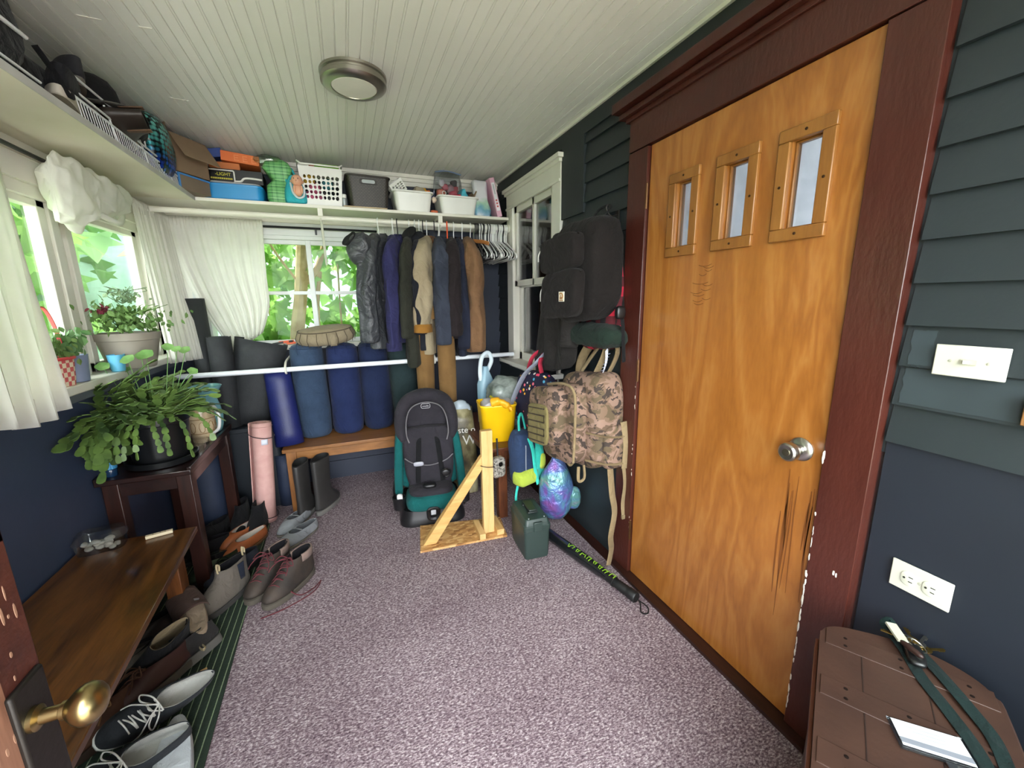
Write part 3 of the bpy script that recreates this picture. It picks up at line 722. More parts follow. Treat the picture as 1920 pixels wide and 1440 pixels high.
t = T('clothes_hanger', 'wooden hanger with tan arms beside the brown corduroy coat', 'hanger', (.955, 3.13, 1.951), R(24))
B().loft([[V(sx * .006, y, z + sz * .014) for sx, sz in ((-1, -1), (1, -1), (1, 1), (-1, 1))] for y, z in ((-.17, -.135), (-.10, -.115), (0, -.10), (.10, -.115), (.17, -.135))]).build('arm', HT, t, bev=.003)
B().tube(spline([(0, .0235, -.002), (0, .0235, .006), (0, .010, .0255), (0, -.012, .0245), (0, -.0225, .008), (0, -.021, -.012), (0, -.008, -.035), (0, 0, -.06), (0, 0, -.1)], 5), .003, 7).build('hook', mat('steel wire', '#b5b5b0', metal=1, rough=.3), t)

# ------------------------------------------------------------------ garments
def garment(label, x, yaw, m, L, sl, hw_=.225, th=.05, sr=(.07, .055), cat='jacket', trim=None, cuff=None, seed=1, spread=0, hood=None, collar=True, sway=0, hemcut=0):
    t = T('hanging_' + cat, label, cat, (x, 3.13, 1.951), R(yaw))
    n = 48; b = B(); rings = []; rs_ = random.Random(seed)
    prof = [(-.095, .045, .03), (-.12, .075, .045), (-.15, .13, .055), (-.185, .185, .06), (-.225, hw_ * .93, .062), (-.30, hw_, .06), (-.45, hw_ * 1.0, th + .006), (-.6, hw_ * 1.02, th + .01), (-L + .12, hw_ * 1.05, th + .012), (-L + .02, hw_ * 1.05, th + .015), (-L, hw_ * 1.04, th + .01)]
    for z, wy, wx in prof:
        rings.append([V(wx * math.copysign(abs(math.cos(a)) ** .8, math.cos(a)) + sway * max(0, -z - .3), wy * math.copysign(abs(math.sin(a)) ** .75, math.sin(a)), z + (hemcut * math.sin(a) if z < -L + .05 else 0)) for a in [2 * PI * k / n for k in range(n)]])
    dense = []
    for q0, q1 in zip(rings, rings[1:]):
        dense += [[a_.lerp(c_, i_ / 3) for a_, c_ in zip(q0, q1)] for i_ in range(3)]
    b.loft(dense + [rings[-1]])
    b.v = [p + V(.014 * noise.noise(V(p.y * 30, p.x * 8, p.z * 2 + seed)), 0, 0) * min(1, max(0, -p.z - .15) * 4) for p in b.v]
    b.v = [p + V(noise.noise(V(p.y * 9 + seed * 3, p.z * 1.6, seed)), .4 * noise.noise(V(p.y * 3, p.z * 2.5, seed + 9)), 0) * (.026 * min(1, max(0, -p.z - .12) * 3)) for p in b.v]
    b.crumple(.004, 16, seed)
    b.build('body', m, t, sub=1, smooth=60)
    for s in (-1, 1):
        P = spline([(0, s * .05, -.112), (0, s * hw_ * .5, -.15), (spread * .1, s * (hw_ - .03), -.205), (spread * .2, s * (hw_ + .01), -.29), (spread * .6, s * (hw_ + .03), -.45), (spread * .9, s * (hw_ + .035), -.6), (spread, s * (hw_ + .03), -sl)], 6)
        q = B(); k = len(P) - 1
        q.tube(P, [lerp(sr[0], sr[1], (i / k) ** .8) * min(1, .42 + .58 * (i / k) / .42) for i in range(k + 1)], 26, flat=1.15)
        fo = [(rs_.uniform(-.75, -.15), rs_.uniform(.5, 1.6) * rs_.choice((-1, 1)), rs_.uniform(.012, .03)) for _ in range(7)]
        q.v = [p + V(math.sin(p.y * 60 + s), .5, 0) * .010 * sum(math.exp(-((p.z - z_ - sl_ * (p.x - 0)) / w_) ** 2) for z_, sl_, w_ in fo) * (1 if p.z < -.2 else .4) + V(.012 * noise.noise(V(p.x * 40, p.y * 40, p.z * 2.2 + seed)), .010 * noise.noise(V(p.x * 40, p.y * 40 + 5, p.z * 2.2 + seed)), 0) * min(1, max(0, (-p.z - .15) * 4)) for p in q.v]
        q.v = [p + V(noise.noise(V(p.y * 12 + seed, p.z * 5, s)), .7 * noise.noise(V(p.x * 14, p.z * 7, s + seed)), 0) * .014 for p in q.v]
        for i_ in range(k + 1):
            ph = 2.2 * noise.noise(V(i_ * .13, seed, s)) + seed; am = min(1, i_ / k * 4)
            for j_ in range(26):
                a_ = 2 * PI * j_ / 26; d_ = q.v[i_ * 26 + j_] - P[i_]
                d_ = d_ * (1 + am * (.13 * math.cos(2 * a_ + ph) + .09 * math.cos(3 * a_ - 1.6 * ph) + .06 * math.cos(5 * a_ + ph * 2)))
                q.v[i_ * 26 + j_] = P[i_] + V(d_.x * .88, d_.y, d_.z)
        so_ = q.build('sleeve', m, t, sub=1, smooth=60)
        if cuff:
            e = P[-1]; B().tube([e + V(0, 0, .045), e + V(0, 0, .02), e - V(0, 0, .012)], [sr[1] * 1.02, sr[1] * 1.06, sr[1] * 1.04], 18, flat=1.15).crumple(.003, 30, seed).build('cuff', cuff, so_, smooth=60)
    if collar:
        c = B()
        c.loft([[V(r_ * .8 * math.cos(a), r_ * 1.25 * math.sin(a), z + .02 * math.sin(a)) for a in [2 * PI * k / 24 for k in range(24)]] for z, r_ in ((-.125, .062), (-.10, .058), (-.085, .060), (-.10, .072), (-.13, .078))], cap=(False, False))
        c.crumple(.006, 14, seed).build('collar', trim or m, t, smooth=60, solid=.004)
    if hood:
        h = B().soft(hood[0], hood[1], .8, .8, 24, 16)
        h.crumple(.022, 11, seed + 4).crumple(.008, 26, seed).build('hood', m, t, sub=1, smooth=60)
        o_ = hood[0]
        B().lathe([(.045, 0), (.052, .005), (.055, .0), (.048, -.012), (.02, -.022), (0, -.024)], (o_[0] - .05, o_[1] - .055, o_[2] + .055), 20, rot=(R(40), R(-35), 0)).crumple(.006, 20, 2).build('hood_opening', mat('black lining', '#0e0f11', rough=.9), t, smooth=60)
    return t
RAIN = mat('charcoal rain shell', '#34363a', '#45474a', scale=5, rough=.45, bump=.7, bscale=200, bdist=.0015, wr=1.6)
garment('charcoal rain jacket with a slouched hood, leftmost on the rod', .262, -25, RAIN, .87, .82, .225, .055, (.075, .068), seed=1, spread=-.02, hood=((-.035, -.245, -.205), (.155, .18, .20)))
garment('navy sweatshirt hanging just right of the charcoal rain jacket', .376, -19, fabric('navy sweat fleece', '#28284a', '#32325a'), .84, .87, .20, .04, (.062, .05), 'sweatshirt', seed=2, spread=-.01, cuff=fabric('navy rib', '#2b2a4c'))
garment('long dark olive coat with a pointed hem reaching the lower rod', .475, -17, fabric('dark olive twill', '#25261f', '#31322a'), .96, .80, .22, .05, (.065, .055), 'coat', seed=3, spread=-.02, hemcut=.06)
garment('black hooded jacket squeezed behind the tan barn jacket', .535, -15, fabric('black soft shell', '#17181d', '#20222a'), .90, .78, .20, .035, (.055, .05), seed=4, hood=((0, -.06, -.13), (.11, .13, .14)))
garment('tan canvas barn jacket with a brown cuff and corduroy collar', .605, -20, fabric('tan canvas', '#8d7f66', '#9c8f76'), .93, .75, .215, .05, (.072, .066), seed=5, spread=-.03, trim=fabric('brown corduroy', '#6b4a2e'), cuff=fabric('ochre cuff', '#8a6028'))
garment('faded blue-black denim jacket between tan jacket and black coat', .685, -12, fabric('washed black denim', '#2c303b', '#3d424f'), .93, .86, .22, .04, (.07, .058), seed=6, spread=.0)
garment('black wool coat beside the orange hanger', .775, -12, fabric('black brown wool', '#1f1a1b', '#282123'), .82, .80, .225, .05, (.07, .06), 'coat', seed=7, spread=.0)
garment('dark navy shirt jacket showing below the black coat', .825, -10, fabric('ink navy cotton', '#1b1e2b', '#242838'), .96, .90, .20, .03, (.055, .05), 'shirt', seed=8, spread=.01)
garment('brown corduroy coat, rightmost garment on the rod', .885, -6, fabric('brown suede cord', '#6a4e37', '#7b5c42'), .93, .92, .235, .05, (.082, .066), 'coat', seed=9, spread=.02, trim=fabric('dark brown collar', '#4d3827'))
t = T('hanging_trousers', 'khaki brown work trousers hanging below the coats', 'trousers', (.585, 2.965, 1.3))
KH = fabric('khaki duck cloth', '#6d5130', '#7f613a', bump=.4)
for dx, s in ((-.075, 1), (.075, -1)):
    q = B().loft([[V(dx + wx * math.cos(a), .03 * s + wy * math.sin(a), z) for a in [2 * PI * k / 20 for k in range(20)]] for z, wx, wy in ((0, .06, .05), (-.25, .07, .055), (-.5, .066, .05), (-.7, .06, .045), (-.80, .058, .045))])
    q.v = [p + V(noise.noise(V(p.x * 14, p.z * 4, s)), noise.noise(V(p.x * 20, p.z * 6, s + 3)), 0) * .014 for p in q.v]
    q.build('trouser_leg', KH, t, sub=1, smooth=60)
B().stack([(-.02, .1, .06), (.06, .11, .055), (.07, .11, .05)], ell(1, 1, 24)).build('waistband', KH, t, smooth=60)

# ------------------------------------------------------------------ pine bench with bolsters (back wall)
PINE = wood('amber pine', '#6f4722', '#986636', 'x', rough=.35, coat=.2)
PINEZ = wood('amber pine leg', '#704722', '#946132', 'z', rough=.4)
t = T('bench', 'long amber pine bench under the row of bolsters', 'bench', (.02, 3.12, 0))
B().span((-.475, 2.92, .425), (.56, 3.30, .45)).build('seat', PINE, t, world=True, bev=.004)
B().span((-.43, 2.945, .36), (.52, 2.965, .425)).span((-.43, 3.255, .36), (.52, 3.275, .425)).build('apron', PINE, t, world=True, bev=.002)
for x in (-.425, .50):
    for y in (2.955, 3.25): B().box((x, y, .2125), (.062, .05, .425)).build('leg', PINEZ, t, world=True, bev=.003)
def bolster(label, x, y, m, h=.66, r=.112, lean=0, z=.452, sd=1, tie=False):
    t = T('yoga_bolster', label, 'bolster', (x, y, z), (0, lean, 0), group='yoga bolsters standing on the pine bench')
    b = B().lathe([(0, 0), (r * .8, .0), (r * .95, .018), (r, .06), (r * 1.03, h * .3), (r * 1.02, h * .6), (r * .98, h - .07), (r * .93, h - .025), (r * .80, h - .004), (r * .4, h + .008), (0, h + .01)], n=32, cap=(False, False))
    b.crumple(.006, 9, sd).build('cover', m, t, smooth=60)
    B().lathe([(r * .90, h - .02), (r * .97, h - .022), (r * .92, h - .03)], n=32, cap=(False, False)).crumple(.006, 9, sd).build('piping', m, t, smooth=60)
    for k in range(2):
        B().tube(spline([(-.03 + .06 * k, -.03, h + .006), (-.04 + .05 * k, -.07, h + .016), (-.05 + .08 * k, -r * .97, h - .01), (-.045 + .09 * k, -r * 1.05, h - .06)], 5), .004, 6).build('tie_cord', m, t)
    return t
bolster('steel-blue bolster, leftmost standing on the pine bench', -.275, 3.19, fabric('steel blue cotton', '#2c3b50', '#36475f'), .665, .110, R(-1), sd=1)
bolster('bright navy bolster with wrinkled cover, second from the left', -.052, 3.20, fabric('bright navy cotton', '#1b2548', '#232e54'), .655, .108, sd=2)
bolster('dark navy bolster under the rain jacket, third from the left', .17, 3.215, fabric('deep navy cotton', '#19223d', '#202a48'), .66, .106, R(-1), sd=3)
bolster('dark green bolster behind the car seat', .39, 3.22, fabric('spruce green cotton', '#202e30', '#293839'), .66, .106, R(-2), sd=4)
# zafu cushion
t = T('meditation_cushion', 'beige crescent meditation cushion lying on top of the bolsters', 'cushion', (-.14, 3.17, 1.122), (R(13), R(-5), R(4)))
BEI = fabric('beige cotton', '#7f735c', '#8c8069')
def cres(sc=1, n=40):
    o = []
    for k in range(n):
        a = 2 * PI * k / n; x = .195 * math.cos(a); y = .125 * math.sin(a)
        if y > 0: y *= .55
        y -= .05 * (1 - (x / .195) ** 2) * -.2
        o.append((x * sc, y * sc))
    return o
b = B().stack([(0, .55, .5), (.012, .9, .86), (.035, 1, 1), (.07, 1.0, 1.0), (.10, .92, .88), (.118, .82, .76), (.124, .5, .45)], cres())
for k in range(len(b.v)):
    p = b.v[k]; a = math.atan2(p.y, p.x)
    if .015 < p.z < .10: b.v[k] = p * (1 + .025 * math.sin(a * 14))
b.build('cover', BEI, t, sub=1, smooth=60)
B().tube([V(x * .9, y * .86, .106) for x, y in cres() + cres()[:1]], .0032, 6).build('piping', fabric('brown cord', '#4c4236'), t)
for k in range(9):
    a = R(190 + 20 * k); B().tube([V(.196 * math.cos(a) * .92, .126 * math.sin(a) * .9, .104), V(.196 * math.cos(a) * 1.02, .126 * math.sin(a) * 1.02, .06), V(.196 * math.cos(a) * .95, .126 * math.sin(a) * .95, .014)], .0022, 5).build('pleat_seam', fabric('brown cord', '#4c4236'), t)
B().grid(lambda u, v: V(lerp(-.022, .022, u) + .035, -.131 + .02 * abs(v - .4), lerp(.10, .012, v)), 3, 6).build('handle', BEI, t, solid=.004)

# ------------------------------------------------------------------ yoga mats
def mat_roll(label, loc, rot, m, h, r, turns=3, group=None, name='yoga_mat', sd=0):
    t = T(name, label, 'yoga mat', loc, rot, group)
    b = B(); n = 28 * turns; P = []
    for k in range(n + 1):
        a = 2 * PI * turns * k / n; rr = r * (.22 + .78 * k / n)
        P.append((rr * math.cos(a), rr * math.sin(a)))
    b.loft([[V(x, y, z) for x, y in P] for z in (0, h * .33, h * .66, h)], closed=False)
    b.build('roll', m, t, smooth=60, solid=.006)
    B().lathe([(0, .012), (r * .97, .012)], n=28, cap=(False, False)).lathe([(0, h - .022), (r * .985, h - .022)], n=28, cap=(False, False)).build('inner_wrap', m, t)
    return t
def open_roll(label, loc, rot, m, h, r, a0, a1, flare=1, inner=None):
    t = T('yoga_mat', label, 'yoga mat', loc, rot)
    b = B().grid(lambda u, v: V(r * lerp(1, flare, v) * math.cos(lerp(a0, a1, u)), r * lerp(1, flare, v) * .75 * math.sin(lerp(a0, a1, u)), h * v), 40, 6)
    b.build('sheet', m, t, smooth=60, solid=.007)
    return t
CHAR = mat('charcoal mat foam', '#212326', '#292b2e', scale=30, rough=.75, bump=.4, bscale=200)
mat_roll('tall black rolled mat behind the parted corner curtain', (-.885, 3.24, .001), (R(-1), R(-1), R(10)), mat('black mat foam', '#26292b', rough=.7, bump=.3, bscale=150), 1.44, .06, 3)
mat_roll('charcoal rolled yoga mat beside the left window corner', (-.785, 3.135, .598), (R(.3), R(.5), R(30)), CHAR, .60, .068, 4)
t = T('crate', 'dark slate storage crate behind the plant stand under the wide charcoal mat', 'crate', (-.68, 3.21, 0))
B().stack([(0, .94, .94), (.56, 1, 1), (.565, 1.04, 1.05), (.59, 1.04, 1.05), (.595, .98, .98)], rrect(.36, .30, .03, 5)).build('body', mat('dark slate plastic', '#1b2128', rough=.5), t)
open_roll('wide charcoal mat curled open, leaning right behind the plant stand', (-.69, 3.195, .60), (R(-3), R(14), 0), CHAR, .57, .115, R(140), R(395), 1.35)
open_roll('glossy royal-blue mat curled open against the steel-blue bolster', (-.435, 3.03, .452), (R(-9), R(-4), 0), mat('royal blue mat', '#131a50', '#18205c', scale=12, rough=.5, bump=.3, bscale=120), .52, .085, R(165), R(375), .9)
def banded_mat(label, loc, rot, m, h, r):
    t = mat_roll(label, loc, rot, m, h, r, 3)
    for z in (.055, h - .075):
        B().tube([V((r + .006) * math.cos(a), (r + .006) * math.sin(a), z + .02 * math.cos(a + 1)) for a in [2 * PI * k / 28 for k in range(29)]], .0025, 6).build('elastic_band', fabric('dark elastic', '#3a3036'), t)
    return t
PINK = mat('pink mat foam', '#c99a93', '#d3a7a0', scale=20, rough=.7, bump=.3, bscale=150)
t = banded_mat('pink rolled yoga mat with two dark bands by the plant stand', (-.605, 2.86, .007), (R(3), R(-4.5), R(200)), PINK, .655, .066)
B().grid(lambda u, v: V(.0665 * math.cos(lerp(R(78), R(110), u)), .0665 * math.sin(lerp(R(78), R(110), u)), lerp(.555, .52, v)), 4, 2).build('label', mat('white label', '#d5d9e6'), t, solid=.001)
mat_roll('dark navy rolled mat standing under the plant stand', (-.905, 2.93, .008), (0, 0, 0), mat('navy mat foam', '#20293d', '#27314a', rough=.7, bump=.3, bscale=150), .52, .092, 4)
mat_roll('dark blue rolled mat standing behind the pink mat', (-.50, 3.10, .0), (0, 0, 1), mat('ink blue mat foam', '#1f2940', rough=.7, bump=.3, bscale=150), .37, .062, 4)
t = T('spring_clamp', 'orange and black spring clamp lying on the back window sill', 'clamp', (-.425, 3.385, 1.102), R(8))
ORG = plastic('orange plastic', '#dc5a26')
B().bar((-.05, .004, .02), (.05, .01, .026), .02, .018).bar((.0, -.01, .012), (.06, -.012, .016), .02, .014).build('handle', ORG, t, bev=.004)
B().bar((-.09, -.004, .012), (-.02, .004, .022), .022, .014).lathe([(.015, 0), (.015, .02), (.008, .024)], (.03, 0, .01), 14).build('jaw', plastic('black plastic', '#1a1a1c'), t, bev=.003)
# ------------------------------------------------------------------ green runner under the shoes
def runner_mat():
    m, nt, p, out = newmat('green striped runner weave')
    tc = nt.nodes.new('ShaderNodeTexCoord'); sx = nt.nodes.new('ShaderNodeSeparateXYZ'); nt.links.new(tc.outputs['Object'], sx.inputs[0])
    a = node(nt, 'ShaderNodeMath', operation='MULTIPLY'); a.inputs[1].default_value = 38; nt.links.new(sx.outputs[0], a.inputs[0])
    f = node(nt, 'ShaderNodeMath', operation='FRACT'); nt.links.new(a.outputs[0], f.inputs[0])
    n = node(nt, 'ShaderNodeTexNoise', Scale=120); nt.links.new(tc.outputs['Object'], n.inputs['Vector'])
    m2 = node(nt, 'ShaderNodeMath', operation='MULTIPLY_ADD'); m2.inputs[1].default_value = .12; nt.links.new(n.outputs[0], m2.inputs[0]); nt.links.new(f.outputs[0], m2.inputs[2])
    nt.links.new(ramp(nt, m2.outputs[0], [(0, '#18261c'), (.9, '#1d2e21'), (.95, '#7b8b6d'), (1, '#7b8b6d')]), p.inputs['Base Color'])
    p.inputs['Roughness'].default_value = .95
    add_bump(nt, p, n.outputs[0], .8, .004)
    return m
b = B().grid(lambda u, v: V(lerp(-1.0, lerp(-.52, -.585, v), u), lerp(1.0, 3.12, v), .006 + .003 * noise.noise(V(u * 4, v * 9, 0))), 20, 60)
tag(b.build('runner_rug', runner_mat(), solid=.006), 'dark green runner rug with thin pale stripes under the shoes', 'rug')

# ------------------------------------------------------------------ walnut bench (left)
def slab_wood(): return wood('walnut-stained plank', '#251206', '#67401c', 'y', rough=.28, coat=.3, scale=3.2)
BW = slab_wood(); BL = wood('walnut leg', '#35190d', '#70421f', 'z', rough=.4)
t = T('bench', 'dark walnut bench in front of the left wall above the shoes', 'bench', (-.87, 1.5, 0))
B().loft([[V(x, y, z) for x, y in ((-1.065, .95), (-.625, .95), (-.688, 2.02), (-1.065, 2.02))] for z in (.427, .45)]).build('seat', BW, t, world=True, bev=.003)
B().bar((-.72, 1.05, .385), (-.775, 1.96, .385), .02, .08).bar((-1.03, 1.05, .385), (-1.03, 1.96, .385), .02, .08).build('apron', BW, t, world=True, bev=.002)
for x, y in ((-.775, 1.965), (-1.02, 1.965), (-.72, 1.04), (-1.02, 1.04)):
    B().box((x, y, .219), (.055, .075, .416)).build('leg', BL, t, world=True, bev=.003)
B().bar((-.78, 1.965, .36), (-1.02, 1.965, .36), .03, .10).build('end_rail', BL, t, world=True, bev=.002)

CLR = glass_mat('clear plastic', (.985, .99, .99), .1, .08, fk=.35)
t = T('clamshell_tray', 'clear plastic clamshell full of grey pebbles at the wall end of the walnut bench', 'container', (-.985, 2.06 - .09, .4515), R(10))
b = B().stack([(0, .9, .86), (.002, .93, .9), (.045, 1, 1), (.048, 1.06, 1.07), (.049, 1.06, 1.07)], rrect(.15, .10, .03, 5), cap=(True, False)); b.build('tray', CLR, t, solid=.001, smooth=60)
B().stack([(.05, 1.06, 1.07), (.053, 1.0, 1.0), (.075, .92, .9), (.077, .85, .8)], rrect(.15, .10, .03, 5)).build('lid', CLR, t, smooth=60)
PEB = mat('grey pebble', '#98948c', '#c2bdb3', scale=20, rough=.7)
for k in range(16):
    tag(B().ball((-.985 + rnd.uniform(-.05, .05), 1.97 + rnd.uniform(-.03, .03), .465 + .011 * (k // 6)), (rnd.uniform(.011, .017), rnd.uniform(.009, .013), .009), 10, 7).crumple(.003, 60, k).build('pebble', PEB, smooth=60), 'grey pebble inside the clear clamshell on the walnut bench', 'pebble', 'pebbles in the clamshell')
t = T('wood_strip', 'short pale wooden strip with dark dots on the far end of the walnut bench', 'wood strip', (-.81, 1.99, .451), R(14))
B().box((0, 0, .007), (.088, .016, .013)).build('strip', wood('pale strip', '#cdbb98', '#dccdb0', 'x'), t, bev=.001)
B().box((-.02, 0, .0137), (.004, .004, .001)).box((.004, .001, .0137), (.004, .004, .001)).box((.02, 0, .0137), (.003, .004, .001)).build('dot', plastic('dark dot', '#3b2a1c'), t)

# ------------------------------------------------------------------ dark plant stand
DK = wood('dark mahogany', '#140909', '#2c1511', 'y', rough=.3, coat=.3); DKZ = wood('dark mahogany leg', '#180b09', '#361a13', 'z', rough=.35)
t = T('plant_stand', 'dark mahogany side table carrying the cactus pot by the left wall', 'table', (-.91, 2.52, 0))
B().span((-1.07, 2.17, .635), (-.725, 2.90, .66)).build('tabletop', DK, t, world=True, bev=.004)
B().span((-1.07, 2.17, .655), (-1.05, 2.90, .672)).span((-.74, 2.17, .655), (-.722, 2.90, .675)).build('rim', DK, t, world=True, bev=.003)
B().span((-1.04, 2.205, .565), (-.76, 2.225, .635)).span((-.765, 2.22, .565), (-.745, 2.86, .635)).span((-1.04, 2.84, .565), (-.76, 2.86, .635)).build('apron', DK, t, world=True, bev=.002)
for x, y in ((-.765, 2.225), (-1.03, 2.225), (-.765, 2.85), (-1.03, 2.85)):
    B().box((x, y, .32), (.058, .06, .63)).build('leg', DKZ, t, world=True, bev=.003)

BLKP = plastic('black pot plastic', '#131416', .3)
t = T('potted_cactus', 'large drooping holiday cactus in a black plastic pot on the dark side table', 'potted plant', (-.885, 2.36, .6605))
B().lathe([(.11, 0), (.138, .004), (.142, .03), (.137, .033), (.134, .012), (0, .01)], n=36).build('saucer', BLKP, t)
B().lathe([(.102, .013), (.108, .015), (.118, .10), (.124, .195), (.130, .20), (.130, .235), (.122, .235), (.119, .215), (0, .21)], n=36).build('pot', BLKP, t)
CACT = mat('cactus green', '#2f4828', '#7c9a4c', scale=9, rough=.45, transl=.15)
r2 = random.Random(5)
b = B()
def segm(b, p, d, up, L, w_):
    d = Vector(d).normalized(); sd = d.cross(Vector(up))
    if sd.length < 1e-3: sd = d.orthogonal()
    sd.normalize(); nn = sd.cross(d)
    out = [(0, .25), (.18, .75), (.33, .8), (.5, 1.0), (.7, 1.0), (.86, .95), (.97, .55), (1.0, .3)]
    vs = [p + sd * (-w_ / 2 * w2) + d * (L * a) for a, w2 in out] + [p + sd * (w_ / 2 * w2) + d * (L * a) for a, w2 in reversed(out)]
    k = len(vs); top_ = [v + nn * .0016 for v in vs]; bot = [v - nn * .0016 for v in vs]
    b.loft([bot, top_])
def branch(a, elev, nseg, L0, spread=.05, droop=.33, z0=.215):
    p = V(spread * math.cos(a), spread * math.sin(a), z0); d = V(math.cos(a) * math.cos(elev), math.sin(a) * math.cos(elev), math.sin(elev))
    for k in range(nseg):
        L = L0 * r2.uniform(.85, 1.15); w_ = L * r2.uniform(.52, .70)
        side = V(-d.y, d.x, 0) * r2.uniform(-.5, .5)
        up = V(0, 0, 1) + side
        q = p + d * L
        if q.x + t.location.x < -1.055: d.x = abs(d.x) * .3 + .02; d.normalize()
        r_ = math.hypot(p.x, p.y)
        segm(b, p, d, up, L, w_); p = p + d * L * .96
        d = (d + V(r2.uniform(-.18, .18), r2.uniform(-.18, .18), -droop * r2.uniform(.5, 1.3))).normalized()
        if r_ < .12 and p.z < .235: d.z = abs(d.z) * .2; d.normalize()
for k in range(150):
    a = r2.uniform(0, 2 * PI)
    if math.cos(a) < -.5 and r2.random() < .5: a = r2.uniform(-1.7, 1.5)
    near = math.cos(a - R(295)) > .55
    branch(a, R(r2.uniform(35, 75) if near else r2.uniform(12, 75)), r2.choice((3, 4, 4, 5)) if near else r2.choice((4, 5, 6, 6, 7)), r2.uniform(.038, .050), r2.uniform(.01, .08), r2.uniform(.18, .36))
for k in range(46):   # long hanging arms toward the near left
    branch(R(r2.uniform(170, 240)), R(r2.uniform(10, 45)), r2.choice((7, 8, 9)), r2.uniform(.042, .052), .07, r2.uniform(.12, .22))
for k in range(9):   # arms draping down the pot front
    branch(R(r2.uniform(235, 340)), R(r2.uniform(5, 35)), r2.choice((7, 8)), .036, .09, r2.uniform(.34, .5), .225)
b.build('foliage', CACT, t, smooth=0)
NAST = mat('nasturtium green', '#6f9e54', '#94bd72', scale=20, rough=.5, transl=.4)
for px, py, pz, s in ((-.16, .02, .47, .026), (-.05, -.02, .50, .028), (.0, .03, .515, .03), (.07, .08, .54, .024), (.13, .10, .52, .024), (.11, .06, .53, .02), (-.03, .06, .505, .024), (.16, .05, .42, .022), (-.11, .1, .44, .02)):
    q = B().tube(spline([(px * .3, py * .3, .21), (px * .7, py * .6, .36), (px, py, pz - .004)], 6), .0016, 5)
    n0 = V(r2.uniform(-.3, .5), -.65, .8).normalized(); s1 = n0.orthogonal().normalized(); s2 = n0.cross(s1)
    q.add([V(px, py, pz)] + [V(px, py, pz) + (s1 * math.cos(2 * PI * i / 14) + s2 * math.sin(2 * PI * i / 14)) * s * (1 + .08 * math.cos(5 * 2 * PI * i / 14)) + n0 * .005 for i in range(14)], [(0, 1 + i, 1 + (i + 1) % 14) for i in range(14)])
    q.build('round_leaf', NAST, t, smooth=0)
t = T('jar', 'small jar with ribbed blue cap between the wall and the cactus pot', 'jar', (-1.03, 2.232, .6605))
B().lathe([(.02, 0), (.022, .003), (.022, .03), (.02, .034)], n=20).build('glass', mat('dark blue glass', '#15304e', rough=.1), t)
B().stack([(.035, 1, 1), (.037, 1.02, 1.02), (.066, 1, 1), (.068, .9, .9)], [((.0225 + .0008 * (k % 2)) * math.cos(2 * PI * k / 40), (.0225 + .0008 * (k % 2)) * math.sin(2 * PI * k / 40)) for k in range(40)]).build('cap', plastic('sky blue plastic', '#3f8fc0'), t, smooth=0)
t = T('vase', 'pale aqua bulbous vase behind the cactus on the side table', 'vase', (-.80, 2.80, .6605))
B().lathe([(.04, 0), (.055, .005), (.066, .05), (.07, .10), (.062, .16), (.052, .20), (.056, .225), (.068, .25), (.082, .272), (.084, .278), (.078, .28), (.06, .255), (.05, .225), (.05, .2), (0, .19)], n=36).build('body', mat('aqua glaze', '#6fa3ad', '#7fb2ba', rough=.2, coat=.4), t, smooth=60)
t = T('pitcher', 'cream embossed pitcher with a white handle beside the cactus pot', 'pitcher', (-.79, 2.63, .6605), R(-35))
PIT = mat('cream glaze', '#cdb99a', '#b59f7c', scale=18, rough=.3, coat=.3)
B().lathe([(.042, 0), (.05, .003), (.056, .05), (.062, .12), (.064, .17), (.06, .19), (.056, .2), (.056, .197), (.058, .188), (.0, .17)], n=36).build('body', PIT, t, smooth=60)
e = B()
for k in range(9):
    a = 2 * PI * k / 9
    P = [V((.0635 - .002 * abs(i - 8) / 8) * math.cos(a + .22 * math.cos(i * .8)), (.0635 - .002 * abs(i - 8) / 8) * math.sin(a + .22 * math.cos(i * .8)), .09 + .03 * math.sin(i * .8)) for i in range(9)]
    e.tube(P, .0016, 5)
e.tube([V(.061 * math.cos(2 * PI * k / 36), .061 * math.sin(2 * PI * k / 36), .055) for k in range(37)], .0018, 5).tube([V(.066 * math.cos(2 * PI * k / 36), .066 * math.sin(2 * PI * k / 36), .135) for k in range(37)], .0018, 5)
e.build('relief', mat('brown relief', '#8a6c44', rough=.4), t)
B().tube(spline([(.055, 0, .19), (.10, 0, .20), (.125, 0, .15), (.11, 0, .08), (.058, 0, .045)], 8), .008, 10).build('handle', mat('white glaze', '#dedede', rough=.2, coat=.3), t)
t = T('plastic_box', 'shallow clear plastic box beside the pitcher on the side table', 'container', (-.775, 2.46, .6605), R(4))
B().stack([(0, .96, .96), (.04, 1, 1), (.042, 1.04, 1.03), (.043, 1.04, 1.03)], rrect(.085, .15, .02, 4), cap=(True, False)).build('tray', CLR, t, solid=.001)
B().stack([(.043, 1.04, 1.03), (.048, 1.0, 1.0), (.05, .9, .94)], rrect(.085, .15, .02, 4)).build('lid', CLR, t)

